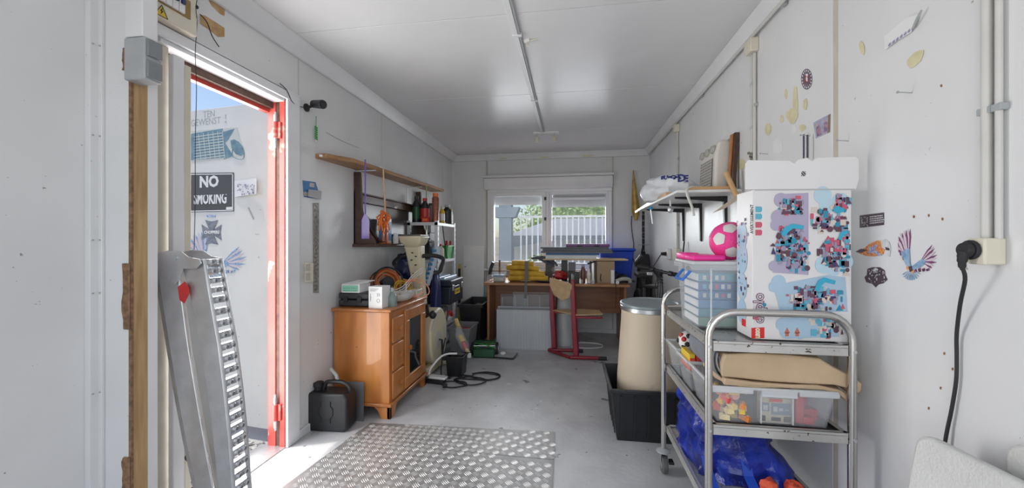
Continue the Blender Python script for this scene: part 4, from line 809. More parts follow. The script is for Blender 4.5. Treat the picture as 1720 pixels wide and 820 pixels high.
for y in (3.09, 3.47): G().tube([(BX - .2, y, .025), (BX + .17, y, .025)], .022, 10).ob('floor_tube', ZINC if y < 3.2 else BIKEC, t)
G().box(BX - .03, BX + .03, 3.05, 3.45, .03, .1).ob('frame_beam', BIKEC, t, bevel=.01)
col0, col1 = V((-1.25, 3.14, .52)), V((-1.275, 3.02, 1.12)); d_ = (col1 - col0).normalized()
def loft(name, secs, m, par, bev=.006):
    """a box-section tube through (centre, half width x, half depth y) sections"""
    g = G(); vs = []
    for c, a, b in secs: c = V(c); vs += [c + V((-a, -b, 0)), c + V((a, -b, 0)), c + V((a, b, 0)), c + V((-a, b, 0))]
    n = len(secs); f = [(3, 2, 1, 0), (n * 4 - 4, n * 4 - 3, n * 4 - 2, n * 4 - 1)] + [(k * 4 + i, k * 4 + (i + 1) % 4, k * 4 + 4 + (i + 1) % 4, k * 4 + 4 + i) for k in range(n - 1) for i in range(4)]
    return g.add(vs, f).ob(name, m, par, bevel=bev)
loft('column', [(col0, .035, .04), (col0.lerp(col1, .45), .045, .045), (col0.lerp(col1, .9), .065, .055), (col1, .07, .06)], BIKEC, t, .014)
loft('console', [((-1.272, 3.03, 1.09), .04, .05), ((-1.27, 3.00, 1.14), .085, .08), ((-1.27, 3.0, 1.195), .10, .10)], BIKEC, t, .012)
G().box(-1.36, -1.18, 2.91, 3.09, 1.195, 1.208).ob('console_screen', mat('console_dark', (.09, .09, .085), .3), t, bevel=.004)
for i, (dx, z) in enumerate(((.0, 1.06), (.028, 1.03), (.022, .96), (.0, .89), (-.01, 1.0))): G().cyl((-1.272 + dx, 2.958 + (1.05 - z) * .14, z), (-1.272 + dx, 2.964 + (1.05 - z) * .14 + .02, z), .005, n=8).ob('screw_hole', INK, t)
G().tube([(-1.22, 3.03, 1.03), (-1.12, 3.05, 1.035), (-1.03, 3.02, 1.01), (-1.015, 2.93, .95), (-1.02, 2.90, .915), (-1.06, 2.88, .905)], .017, 10, 4).ob('handlebar', BLACKR, t)
G().tube([(-1.32, 3.03, 1.03), (-1.36, 3.05, 1.035), (-1.405, 3.02, 1.02), (-1.41, 2.93, .98), (-1.38, 2.90, .96)], .017, 10, 4).ob('handlebar', BLACKR, t)
G().cyl((-1.23, 3.12, .62), (-1.215, 3.17, .45), .03, n=14).ob('neck_boot', BLACK, t)
# blue bag and rolled banner near the bike
def blob(name, mt, parent=None, c=(0, 0, 0), r=(1, 1, 1), amp=.15, sd=1, n=20, m=14, fl=None, **kw):
    random.seed(sd); ph = [random.uniform(0, 6.28) for _ in range(9)]; g = G().ball((0, 0, 0), 1, n, m); vs = []
    for p in g.v:
        p = V(p); k = 1 + amp * (math.sin(3.1 * p.x + ph[0]) * math.sin(4.3 * p.y + ph[1]) + .6 * math.sin(7.3 * p.z + 3 * p.x + ph[2]) + .4 * math.sin(11 * p.y - 6 * p.x + ph[3]) + .3 * math.sin(17 * p.x + 9 * p.z + ph[4]))
        q = V((c[0] + p.x * r[0] * k, c[1] + p.y * r[1] * k, c[2] + p.z * r[2] * k))
        if fl is not None: q.z = max(q.z, fl)
        vs.append(tuple(q))
    g.v = vs; return g.ob(name, mt, parent, **kw)
blob('sports_bag', NAVY, None, (-1.42, 3.22, .94), (.10, .10, .13), .16, 5, label='dark blue sports bag behind the left handlebar of the exercise bike', cat='bag')
blob('blue_bag', NAVY, None, (-1.235, 3.415, .44), (.05, .055, .44), .10, 9, fl=.0, label='tall dark blue bag standing between the exercise bike and the rack', cat='bag')
t = thing('rolled_banner', 'blue and white rolled banner leaning behind the exercise bike', 'roll', (-1.12, 3.42, .7))
rb0, rb1 = P(716, 478, y=3.36), P(735, 414, y=3.36); G().cyl(rb0, rb1, .032, n=14).ob('roll', mat('banner_white', (.55, .62, .7), .4), t)
g = G(); 
for i in range(8): a = rb0.lerp(rb1, i / 8.5) + V((0, -.031, .01)); g.box(a.x - .015, a.x + .02, a.y - .005, a.y, a.z, a.z + .024)
g.ob('blue_print', mat('banner_blue', (.02, .16, .42), .4, vs=40, col2=(.1, .35, .6)), t)
# ================================================================ white metal rack and what stands on it
RX, RY0, RY1 = -1.255, 3.52, 4.08
t = thing('metal_rack', 'white perforated metal rack against the left wall', 'rack', (-1.41, 3.8, 0))
RACKW = mat('rack_white', (.72, .73, .74), .4, var=.06)
for x in (-1.56, RX):
    for y in (RY0, RY1):
        o = G().box(x - .03 if x > -1.5 else x, x if x > -1.5 else x + .03, y - .002, y + .002, 0, 1.35).box(x - .002, x + .002, y - (0 if y < 3.8 else .03), y + (.03 if y < 3.8 else 0), 0, 1.35).ob('post', RACKW, t)
        g = G()
        for k in range(26): g.box(x + .0022 if x > -1.5 else x + .032, x + .003 if x > -1.5 else x + .033, y + (.009 if y < 3.8 else -.021), y + (.021 if y < 3.8 else -.009), .04 + k * .05, .06 + k * .05)
        g.ob('slot_row', GREYP, o, kind='stuff')
RS = (.13, .35, .545, .975, 1.335)
for z in RS: G().box(-1.56, RX, RY0, RY1, z - .004, z).box(-1.56, RX, RY0 - .002, RY0 + .003, z - .03, z).box(RX - .003, RX, RY0, RY1, z - .03, z).ob('shelf_board', RACKW, t, bevel=.001)
def bottle(loc, r, h, m, capm, label, nk=.45, cat='bottle', lab=None):
    t = thing('bottle', label, cat, loc); G().lathe([(r * .95, 0), (r, .01), (r, h * .68), (r * nk, h * .84), (r * nk, h * .88)], loc, 14).ob('bottle_body', m, t)
    G().cyl(V(loc) + V((0, 0, h * .88)), V(loc) + V((0, 0, h)), r * nk * 1.15, n=12).ob('cap', capm, t)
    if lab: G().lathe([(r * 1.015, h * .15), (r * 1.015, h * .58)], loc, 14).ob('label_band', lab, t)
    return t
zt = 1.335
bottle((-1.50, 3.60, zt), .04, .26, BLACK, BLACK, 'tall black bottle at the wall end of the top rack shelf', lab=DGREEN)
bottle((-1.42, 3.62, zt), .045, .24, BLACK, REDP, 'black bottle with a red foot on the top rack shelf', lab=REDP)
bottle((-1.40, 3.72, zt), .035, .2, mat('grey_bottle', (.2, .2, .2), .3), BLACK, 'dark grey bottle behind the copper can on the top rack shelf')
t = thing('spray_can', 'tall copper coloured can on the top rack shelf', 'can', (-1.30, 3.62, zt)); G().lathe([(.034, 0), (.034, .235), (.025, .25)], (-1.305, 3.60, zt), 16).ob('can_body', mat('copper_can', (.36, .14, .08), .35, .3, vs=60, col2=(.22, .08, .05)), t); G().cyl((-1.305, 3.60, zt + .25), (-1.305, 3.60, zt + .285), .026, n=14).ob('cap', ORANGE, t)
t = thing('carton', 'red and orange small carton lying on the top rack shelf', 'carton', (-1.36, 3.56, zt)); G().box(-1.42, -1.345, 3.53, 3.57, zt, zt + .05).ob('carton_body', REDP, t, bevel=.003); G().box(-1.41, -1.36, 3.5285, 3.5295, zt + .012, zt + .035).ob('orange_print', ORANGE, t)
bottle((-1.30, 3.78, zt), .028, .17, mat('yellow_bottle', (.7, .45, .03), .35), CREAM, 'slim yellow bottle on the top rack shelf beside the black jug', lab=WHITE)
bottle((-1.29, 3.91, zt), .055, .20, BLACK, GREYP, 'wide black jug on the top rack shelf near the window', .4)
bottle((-1.29, 4.03, zt), .026, .17, WHITE, MATS['yellow_bottle'], 'slim white bottle with yellow cap at the rack corner', lab=MATS['yellow_bottle'])
t = thing('bowl', 'flat white dish at the front edge of the top rack shelf', 'dish', (-1.29, 3.85, zt)); 
G().lathe([(.03, 0), (.05, .015), (.046, .015)], (-1.325, 3.84, zt), 14).ob('dish', WHITE, t)
z2 = .975
t = thing('plastic_basket', 'green plastic basket with red tools at the rack corner', 'basket', (-1.32, 3.95, z2)); G().tub(-1.40, -1.265, 3.86, 4.06, z2, z2 + .135, .015).ob('basket_shell', GREEN, t)
for i, (x, y) in enumerate(((-1.30, 3.90), (-1.33, 3.96), (-1.30, 4.01))):
    G().tube([(x, y, z2 + .05), (x + .01, y + .01, z2 + .15), (x + .0, y + .035, z2 + .175)], .012, 8, 3).ob('tool', REDP, label=['red tool handle nearest in the green basket', 'red tool handle in the middle of the green basket', 'red tool handle farthest in the green basket'][i], cat='tool')
bottle((-1.30, 3.74, z2), .034, .15, CREAM, REDP, 'cream glue bottle with red cap left of the green basket', .35)
bottle((-1.31, 3.62, z2), .04, .18, mat('ice_blue_bottle', (.35, .55, .66), .3), WHITE, 'pale blue bottle at the near end of the middle rack shelf', .35)
t = thing('power_drill', 'black cordless tool with hanging lead on the middle rack shelf', 'tool', (-1.45, 3.7, z2)); G().cyl((-1.50, 3.62, z2 + .16), (-1.36, 3.6, z2 + .17), .035, .028, 14).ob('drill_body', BLACK, t, bevel=.004); G().prism([(-1.47, 3.60, z2 + .15), (-1.43, 3.60, z2 + .15), (-1.44, 3.60, z2), (-1.50, 3.60, z2)], (0, .04, 0)).ob('drill_grip', BLACK, t, bevel=.006); G().cyl((-1.36, 3.6, z2 + .17), (-1.31, 3.59, z2 + .172), .014, n=10).ob('drill_chuck', GREYP, t)
t = thing('black_appliance', 'dark box shaped charger standing behind the bike console', 'charger', (-1.5, 3.9, z2)); G().box(-1.54, -1.44, 3.80, 3.96, z2, z2 + .27).ob('charger_case', mat('slate_case', (.10, .12, .14), .4), t, bevel=.008); G().box(-1.5385, -1.4415, 3.797, 3.80, z2 + .2, z2 + .25).ob('display', GREYP, t)
G().tube([(-1.27, 3.70, 1.33), (-1.262, 3.72, 1.2), (-1.262, 3.78, 1.05), (-1.262, 3.83, .98)], .005, 6, 4).ob('hanging_lead', BLACKR, label='black lead hanging between the rack shelves', cat='cable')
# toolbox
z3 = .545
t = thing('toolbox', 'black toolbox with yellow badge and blue organiser lid on the rack', 'toolbox', (-1.2, 3.78, z3), (0, 0, 0))
G().box(-1.40, -1.14, 3.56, 3.98, z3, z3 + .17).ob('toolbox_body', mat('toolbox_navy', (.012, .016, .035), .4), t, bevel=.012)
G().box(-1.40, -1.135, 3.555, 3.985, z3 + .172, z3 + .235).ob('lid', MATS['toolbox_navy'], t, bevel=.014)
for k in range(3): G().cyl((-1.36 + k * .07, 3.57, z3 + .245), (-1.36 + k * .07, 3.97, z3 + .245), .018, n=12).ob('organiser_lid', mat('clear_blue', (.30, .42, .58), .2), t)
for y in (3.62, 3.92): G().box(-1.137, -1.125, y - .022, y + .022, z3 + .13, z3 + .185).ob('latch', ZINC, t, bevel=.003)
yb = G().box(-1.1395, -1.1365, 3.69, 3.86, z3 + .085, z3 + .135).ob('badge', mat('badge_yellow', (.75, .55, .02), .4), t, label='yellow badge with black lettering')
text('STANLEY', .042, V((-1.136, 3.775, z3 + .11)), (0, 1, 0), (0, 0, 1), INK, yb, depth=.0005)
# under rack: open saw / clutter, bucket and hanging bag
z4 = .35
t = thing('circular_saw', 'grey circular saw with red handle on the low rack shelf', 'saw', (-1.2, 3.7, z4))
G().cyl((-1.20, 3.60, z4 + .10), (-1.24, 3.60, z4 + .10), .085, n=24).ob('blade_guard', mat('dark_grey_metal', (.22, .23, .25), .35, .6), t, bevel=.004)
G().box(-1.30, -1.17, 3.55, 3.74, z4, z4 + .008).ob('base_plate', ZINC, t); G().cyl((-1.24, 3.6, z4 + .10), (-1.36, 3.6, z4 + .10), .045, n=14).ob('motor', BLACK, t, bevel=.004)
G().tube([(-1.22, 3.66, z4 + .06), (-1.20, 3.74, z4 + .10), (-1.20, 3.78, z4 + .05)], .016, 8, 4).ob('rear_handle', REDP, t); G().box(-1.195, -1.19, 3.56, 3.59, z4 + .08, z4 + .13).ob('wood_chip', PLY, t)
t = thing('storage_bin', 'light grey plastic bin beside the cream exercise bike', 'bin', (-1.08, 3.80, 0)); G().tub(-1.20, -.98, 3.66, 4.0, 0, .30, .03).ob('bin_shell', mat('bin_grey', (.20, .21, .22), .45), t)
G().box(-1.19, -1.0, 3.69, 3.97, .22, .245).ob('dark_folder', REDP, label='dark red folder lying in the light grey bin', cat='folder')
t = thing('plastic_bag', 'long clear bag with yellow and red contents leaning over the black bin', 'bag', (-1.0, 3.45, .15))
pp = [V((-1.10, 3.60, .40)), V((-1.06, 3.55, .34)), V((-1.03, 3.50, .27)), V((-.98, 3.46, .20)), V((-.93, 3.43, .13))]
G().tube([p + V((0, -.003, 0)) for p in pp], [.02, .032, .042, .042, .026], 12, 4).ob('bag_film', CLEAR, t)
for a, b, r, m in ((0, 1, .02, MATS['yellow_bottle']), (2, 2.7, .022, MATS['yellow_bottle']), (2.8, 3.5, .024, REDP), (3.3, 3.9, .016, MATS['yellow_bottle'])):
    f = lambda k: pp[int(k)].lerp(pp[min(4, int(k) + 1)], k - int(k)); G().tube([f(a), f(b)], r, 10).ob('bag_contents', m, t)
G().box(-.945, -.90, 3.395, 3.42, .10, .135).ob('paper_label', PAPER, t)
t = thing('waste_bin', 'small black ribbed bin on the floor past the cabinet', 'bin', (-1.0, 3.25, 0)); 
g = G().tub(-1.06, -.91, 3.17, 3.33, 0, .17, .012); g.ob('bin_shell', BLACK, t)
for k in range(9): G().box(-1.045 + k * .0155, -1.040 + k * .0155, 3.172, 3.182, .01, .15).ob('rib', BLACK, t)
blob('bin_liner', BLACKR, t, (-.985, 3.25, .162), (.062, .065, .022), .2, 3, 14, 8, label='dark bag in the bin')
# black crate behind and hockey stick, white board, spirit level
t = thing('black_crate', 'open black crate between the rack and the desk', 'crate', (-1.1, 4.4, 0)); G().tub(-1.225, -.975, 4.12, 4.72, 0, .46, .03, rim=.03).ob('crate_shell', BLACK, t); 
blob('black_jacket', BLACKR, None, (-1.10, 4.40, .33), (.10, .22, .07), .2, 8, label='dark cloth heaped inside the open black crate', cat='cloth')
G().tube([(-1.02, 4.70, .40), (-1.02, 4.80, .75), (-.995, 4.83, .86), (-.985, 4.83, .89)], .022, 8, 3).ob('hockey_stick', BLACK, label='black stick standing in the crate before the white board', cat='stick')
t = thing('white_board', 'plain white panel leaning upright on the rear wall', 'panel', (-1.25, 4.94, 0)); G().prism([(-1.415, 4.90, 0), (-1.13, 4.90, 0), (-1.13, 4.972, 1.10), (-1.415, 4.972, 1.10)], (0, .016, 0)).ob('board', WHITE, t, bevel=.002); G().cyl((-1.39, 4.94, .82), (-1.37, 4.925, .82), .008, n=10).ob('screw_eye', GREYP, t)
t = thing('spirit_level', 'yellow and black spirit level standing left of the white panel', 'level', (-1.45, 4.9, 0)); G().box(-1.452, -1.425, 4.86, 4.885, 0, .86).ob('level_body', mat('level_yellow', (.6, .42, .04), .4), t, bevel=.002); G().box(-1.455, -1.422, 4.855, 4.86, .55, .80).box(-1.455, -1.422, 4.855, 4.86, .30, .44).ob('dark_grip', BLACK, t)
# ================================================================ mower, scale, cables on the floor
t = thing('cylinder_mower', 'dark green cylinder lawn mower on the floor left of the desk', 'lawn mower', (-.87, 3.84, 0), (0, 0, .12))
for x in (-.125, .125): G().cyl((x - .012, 0, .065), (x + .012, 0, .065), .065, n=20).ob('wheel', BLACKR, t, bevel=.006, world=False); G().cyl((x - .014 if x < 0 else x + .012, 0, .065), (x - .012 if x < 0 else x + .014, 0, .065), .035, n=16).ob('wheel_disc', ZINC, t, world=False)
G().box(-.105, .105, -.12, -.03, .01, .085).ob('grass_box', DGREEN, t, bevel=.006, world=False)
for k in range(5):
    a = 2 * PI * k / 5; G().tube([(-.105 + .021 * j, .05 * math.cos(a + j * .16), .07 + .045 * math.sin(a + j * .16)) for j in range(11)], .006, 6).ob('reel_blade', GREEN, t, world=False)
G().cyl((-.11, 0, .07), (.11, 0, .07), .008, n=8).cyl((-.11, -.03, .10), (.11, -.03, .10), .006, n=8).ob('axle', ZINC, t, world=False); G().box(-.11, .11, .0, .07, .125, .135).ob('top_plate', DGREEN, t, bevel=.003, world=False)
t = thing('bathroom_scale', 'flat glass scale on the floor before the clear tubs', 'scale', (-.66, 3.82, 0), (0, 0, -.1))
G().box(-.115, .115, -.10, .10, .008, .018).ob('scale_plate', mat('scale_black', (.03, .03, .03), .15), t, bevel=.006, world=False); G().box(-.105, .105, -.09, .09, .018, .021).ob('glass_top', mat('scale_glass', (.35, .37, .38), .08), t, bevel=.004, world=False)
G().ball((-.02, .0, .03), (.03, .03, .017), 12, 8).ob('white_cap', WHITE, t, world=False)
t = thing('power_strip', 'white and black power strip on the floor past the cabinet', 'power strip', (-1.1, 3.02, 0), (0, 0, -.15)); G().box(-.085, .09, -.035, .03, 0, .035).ob('strip_base', BLACK, t, bevel=.008, world=False); G().box(-.05, .10, -.025, .04, .035, .055).ob('strip_cover', WHITE, t, bevel=.008, world=False)
t = thing('floor_cable', 'black cable looping on the floor beside the pine cabinet', 'cable', (-.95, 3.05, 0))
def loop(cx, cy, rx, ry, z=.006, ph=0, k=16): return [(cx + rx * math.cos(2 * PI * i / k + ph), cy + ry * math.sin(2 * PI * i / k + ph), z + .003 * math.sin(i)) for i in range(k + 1)]
G().tube(loop(-.93, 3.0, .10, .07) + loop(-.82, 3.08, .13, .09, .012, PI) + loop(-.72, 3.2, .12, .08, .01, PI) + [(-.95, 3.2, .01), (-1.02, 3.1, .02)], .0055, 7, 3).ob('cable', BLACKR, t)
G().tube([(-.85, 3.26, .006), (-.75, 3.32, .006), (-.64, 3.30, .006), (-.60, 3.22, .006), (-.68, 3.14, .006), (-.9, 3.12, .008)], .0055, 7, 5).ob('cable', BLACKR, t)
G().cyl((-1.0, 2.92, .018), (-.965, 2.93, .018), .017, n=12).ob('plug', BLACKR, t, bevel=.003)
t = thing('white_tube', 'bent white tube rising from the floor behind the cabinet', 'tube', (-1.1, 3.0, 0)); G().tube([(-1.135, 2.985, .08), (-1.12, 2.98, .13), (-1.06, 3.02, .205), (-1.02, 3.10, .215), (-.95, 3.14, .21)], .008, 8, 4).ob('tube', WHITE, t)
G().tube([(-1.085, 3.24, .31), (-1.08, 3.18, .25), (-1.08, 3.12, .10), (-1.06, 3.08, .03), (-1.0, 3.12, .01)], .006, 7, 4).ob('bike_cable', BLACKR, label='black cable hanging from the exercise bike pedal disc', cat='cable')
# ================================================================ desk
t = thing('desk', 'brown veneered desk under the rear window', 'desk', (-.2, 4.55, 0))
DZ = .70; DX, DXX, DY = -.955, .60, 4.15
G().box(DX, DXX, DY, 4.93, DZ - .025, DZ).ob('desktop', DESKE, t, bevel=.003)
for x in (DX + .03, DXX - .055): G().box(x, x + .025, DY + .05, 4.90, 0, DZ - .025).ob('side_leg', DESKE if x < 0 else DESKW, t, bevel=.002)
G().box(DX + .055, DXX - .055, 4.55, 4.57, .33, DZ - .025).ob('modesty_panel', DESKW, t)
# on the desk, left to right
t = thing('paint_tub', 'clear tub with a stirring rod at the left end of the desk', 'tub', (-.80, 4.28, DZ)); 
G().tub(-.87, -.73, 4.22, 4.34, DZ, DZ + .11, .008).ob('tub_shell', CLEAR, t); G().box(-.862, -.738, 4.228, 4.332, DZ + .005, DZ + .055).ob('contents', mat('tub_contents', (.5, .5, .45), .5), t, bevel=.01); G().box(-.862, -.738, 4.228, 4.332, DZ + .056, DZ + .08).ob('blue_layer', mat('tub_blue', (.12, .25, .4), .4), t, bevel=.008)
G().cyl((-.80, 4.28, DZ + .06), (-.80, 4.285, DZ + .24), .011, n=8).ob('stirring_rod', CHIP, label='brown stirring rod upright in the clear tub', cat='rod')
G().box(-.94, -.885, 4.25, 4.45, DZ, DZ + .07).ob('clear_case', CLEAR, label='low clear case at the left corner of the desk', cat='case', bevel=.006)
# yellow folded hose / cloth stack
for i, (x0, x1, z, r, lb) in enumerate(((-.70, -.26, .031, .031, 'bottom'), (-.68, -.30, .09, .036, 'second'), (-.72, -.36, .150, .029, 'third'), (-.66, -.42, .205, .026, 'topmost'))):
    g = G()
    for q in range(3): y = 4.30 + q * .07; g.tube([(x0, y, DZ + z + .008), ((x0 + x1) / 2, y - .01, DZ + z + .014 - .01 * (i % 2)), (x1 - q * .04, y + .01, DZ + z - .004 + (.008 if z < .05 else 0))], r, 10, 4)
    g.ob('yellow_sack', YELLOW, label=f'yellow folded sack on the desk, {lb} of the pile', cat='sack')
g = G(); g.prism([(-.505, 4.20, DZ + .235), (-.47, 4.20, DZ + .235), (-.47, 4.20, DZ + .01), (-.505, 4.20, DZ + .01)], (0, .003, 0)); g.prism([(-.502, 4.146, DZ + .01), (-.472, 4.146, DZ + .01), (-.475, 4.146, DZ - .16), (-.505, 4.146, DZ - .16)], (0, .003, 0)); g.box(-.503, -.472, 4.146, 4.203, DZ + .006, DZ + .01); g.prism([(-.505, 4.20, DZ + .235), (-.47, 4.20, DZ + .235), (-.47, 4.45, DZ + .245), (-.505, 4.45, DZ + .245)], (0, 0, .003))
g.ob('strap', mat('grey_strap', (.16, .16, .16), .7), label='grey webbing strap over the yellow sacks and the desk edge', cat='strap')
g = G(); random.seed(2)
for i in range(8): a = random.uniform(-.52, -.34); g.tube([(a, 4.28 + random.uniform(0, .12), DZ + .25 + random.uniform(0, .02)), (a + .08, 4.30 + random.uniform(0, .1), DZ + .262 + random.uniform(-.01, .015)), (a + .19, 4.3 + random.uniform(0, .1), DZ + .22 - random.uniform(0, .06))], random.uniform(.008, .014), 6, 3)
g.ob('belt_bundle', mat('belt_grey', (.10, .12, .15), .6), label='tangle of dark grey belts on top of the yellow sacks', cat='belts')
t = thing('tray', 'dark blue oval tray near the middle of the desk', 'tray', (-.2, 4.27, DZ)); G().lathe([(.10, 0), (.15, .014), (.155, .022), (.148, .022), (.095, .006)], (0, 0, 0), 24, R=at((-.22, 4.32, DZ)) @ Matrix.Diagonal((1.25, .85, 1, 1))).ob('tray_shell', NAVY, t)
blob('red_cloth', REDP, None, (-.13, 4.36, DZ + .075), (.07, .05, .05), .2, 12, label='crumpled red cloth on the dark tray', cat='cloth')
blob('clear_bag', CLEAR, None, (-.15, 4.46, DZ + .13), (.07, .05, .06), .2, 13, label='crumpled clear bag behind the red cloth on the desk', cat='bag')
G().box(-.30, -.20, 4.52, 4.62, DZ, DZ + .245).ob('dark_case', mat('case_black2', (.045, .045, .05), .4), label='tall grey-black case supporting the left of the shelf board', cat='case', bevel=.004)
for x0, x1, y0, h, m, lb in ((-.115, -.045, 4.42, .235, BLACK, 'tall black carton under the raised board, left one'), (-.035, .045, 4.40, .215, mat('gun_grey', (.13, .14, .16), .4), 'dark grey carton right of the tall black one'), (-.03, .085, 4.24, .125, BLACK, 'low black box with a white stripe in front of the grey carton')):
    t = thing('carton', lb, 'carton', ((x0 + x1) / 2, y0, DZ)); G().box(x0, x1, y0, y0 + .08, DZ, DZ + h).ob('carton_body', m, t, bevel=.003)
    if h < .2: G().box(x0 + .03, x0 + .04, y0 - .001, y0, DZ + .03, DZ + .1).box(x0 + .05, x0 + .054, y0 - .001, y0, DZ + .03, DZ + .09).ob('white_stripe', PAPER, t)
bottle((.125, 4.30, DZ), .026, .20, mat('brown_bottle', (.16, .07, .06), .3), GREYP, 'brown spray bottle on the desk under the raised board', .6)
bottle((.185, 4.28, DZ), .023, .15, PAPER, WHITE, 'white bottle right of the brown one on the desk', .6, lab=CREAM)
G().cyl((.24, 4.42, DZ), (.24, 4.42, DZ + .235), .045, n=18).ob('silver_tin', ZINC, label='tall silver tin behind the small white bottle', cat='tin', bevel=.004)
for x, lb in ((.10, 'small clear glass cup left of the brown bottle'), (.225, 'small clear glass cup left of the plywood box')): G().lathe([(.018, 0), (.022, .045), (.020, .045), (.016, .004)], (x, 4.20, DZ), 14).ob('glass_cup', CLEAR, label=lb, cat='cup')
t = thing('wooden_box', 'tan plywood box standing on end under the raised board', 'box', (.36, 4.4, DZ)); G().box(.275, .46, 4.30, 4.55, DZ, DZ + .238).ob('box_body', mat('tan_board', (.40, .28, .17), .55), t, bevel=.002)
G().tube([(.315, 4.296, DZ + .10), (.31, 4.295, DZ + .05), (.318, 4.296, DZ + .02)], .005, 6, 3).ob('dark_cord', INK, t)
G().box(.418, .455, 4.26, 4.29, DZ, DZ + .145).ob('white_adapter', WHITE, label='upright white adapter in front of the plywood box', cat='adapter', bevel=.003)
G().tube([(.25, 4.25, DZ + .235), (.20, 4.24, DZ + .22), (.17, 4.24, DZ + .21)], .008, 6).ob('tape_cutter', BLACK, label='dark clip hanging under the raised board', cat='clip')
t = thing('raised_board', 'thin light board resting on the boxes above the desk', 'board', (.15, 4.4, DZ + .24)); G().box(-.31, .60, 4.28, 4.66, DZ + .2455, DZ + .2595).ob('board', PLY, t, bevel=.002)
bz = DZ + .2595
for nm, x0, x1, y0, y1, h, m, lb in (('foam_sheet', -.285, .27, 4.29, 4.62, .042, mat('foam_white', (.7, .71, .70), .6), 'thick white foam block at the bottom of the mat stack'),):
    G().box(x0, x1, y0, y1, bz, bz + h).ob(nm, m, label=lb, cat='foam', bevel=.003)
b2 = bz + .042
G().box(-.28, .30, 4.30, 4.62, b2, b2 + .022).ob('folder', mat('mat_blue', (.02, .12, .36), .4), label='flat blue folder on the white foam block', cat='folder', bevel=.004)
def mat_slab(x0, x1, z, h, m, lb, sk):
    g = G(); n = 14; pts = []
    for i in range(n): pts.append((x0 + (.012 if i % 2 else 0), 4.28 + i * .022, z))
    for i in range(n): pts.append((x1 - (.012 if i % 2 else 0), 4.28 + (n - 1 - i) * .022, z))
    g.prism(pts, (0, 0, h)); return g.ob('foam_mat', m, label=lb, cat='mat', bevel=.002)
mg = mat('mat_grey', (.16, .17, .19), .7, bump=.3, bs=120)
mat_slab(-.335, .445, b2 + .022, .022, mg, 'lower grey interlocking foam mat in the stack', 0); mat_slab(-.32, .43, b2 + .047, .020, mg, 'middle grey interlocking foam mat in the stack', 0); mat_slab(-.34, .40, b2 + .070, .018, mg, 'upper grey interlocking foam mat in the stack', 0)
t = thing('exercise_mat', 'purple mat on top of the grey foam mats', 'mat', (.15, 4.4, b2 + .09)); G().box(-.06, .41, 4.30, 4.60, b2 + .089, b2 + .122).ob('mat_body', mat('mauve', (.20, .09, .24), .6, bump=.2, bs=100), t, bevel=.006)
for x in (.06, .24): G().box(x, x + .06, 4.295, 4.30, b2 + .092, b2 + .108).ob('dark_notch', INK, t)
t = thing('blue_crate', 'bright blue plastic crate at the right end of the desk', 'crate', (.58, 4.72, DZ)); G().tub(.33, .72, 4.66, 4.88, DZ, DZ + .37, .03, rim=.03).ob('crate_shell', BLUEC, t, bevel=.012)
t = thing('baseball_cap', 'black cap lying by the blue crate on the desk', 'cap', (.56, 4.4, DZ)); 
G().lathe([(.075, 0), (.08, .03), (.06, .075), (.0, .10)], (.555, 4.42, DZ), 18).ob('crown', BLACKR, t)
G().prism([(.60, 4.34, DZ + .02), (.66, 4.31, DZ + .012), (.69, 4.35, DZ + .01), (.68, 4.42, DZ + .015), (.62, 4.47, DZ + .03)], (0, 0, .006)).ob('brim', BLACKR, t)
blob('dark_cloth', NAVY, None, (.475, 4.44, DZ + .05), (.05, .05, .075), .2, 14, fl=DZ, label='dark crumpled cloth between the adapter and the black cap', cat='cloth')
t = thing('glue_gun', 'grey and white hand tool lying at the front right of the desk', 'tool', (.5, 4.24, DZ)); G().tube([(.47, 4.23, DZ + .03), (.53, 4.22, DZ + .055), (.60, 4.24, DZ + .05), (.615, 4.25, DZ + .02)] , .02, 8, 3).ob('tool_body', mat('warm_grey', (.45, .44, .4), .4), t)
G().cyl((.48, 4.205, DZ + .018), (.48, 4.235, DZ + .018), .018, n=12).ob('white_end', WHITE, t)
G().tube([(.455, 4.165, DZ + .02), (.455, 4.142, DZ - .01), (.457, 4.14, DZ - .15), (.45, 4.141, DZ - .245)], .003, 6, 4).ob('adapter_cable', BLACKR, label='thin black cable hanging from the desk front', cat='cable'); 
# under the desk
def ribbed_tub(name, label, cx, cy, w, h, th, tilt, m=MILKY, z0=0, n=18):
    """a clear tub standing on its side: ribbed bottom towards the room"""
    t = thing(name, label, 'tub', (cx, cy, z0), (tilt, 0, .03))
    G().box(-w / 2, w / 2, 0, .004, 0, h).box(-w / 2, -w / 2 + .004, 0, th, 0, h).box(w / 2 - .004, w / 2, 0, th, 0, h).box(-w / 2, w / 2, 0, th, 0, .004).box(-w / 2, w / 2, 0, th, h - .004, h).ob('tub_shell', m, t, bevel=.002, world=False)
    frame(G(), -w / 2 - .015, w / 2 + .015, -.0, h + .015, .02, th, th + .008).ob('rim', m, t, world=False)
    for i in range(n):
        x = -w / 2 + .02 + i * (w - .04) / (n - 1); G().box(x - .0045, x + .0045, -.005, 0, .015, h - .015).ob('rib', FROST, t, bevel=.002, world=False)
    return t
ribbed_tub('clear_tub', 'largest ribbed clear tub on its side before the desk', -.50, 4.09, .60, .42, .18, -.06)
ribbed_tub('clear_tub', 'second clear tub standing under the desk behind the ribbed one', -.42, 4.31, .45, .56, .07, 0, CLEAR, n=4)
ribbed_tub('clear_tub', 'narrow clear tub behind the others, left under the desk', -.66, 4.41, .30, .52, .09, 0, CLEAR, n=3)
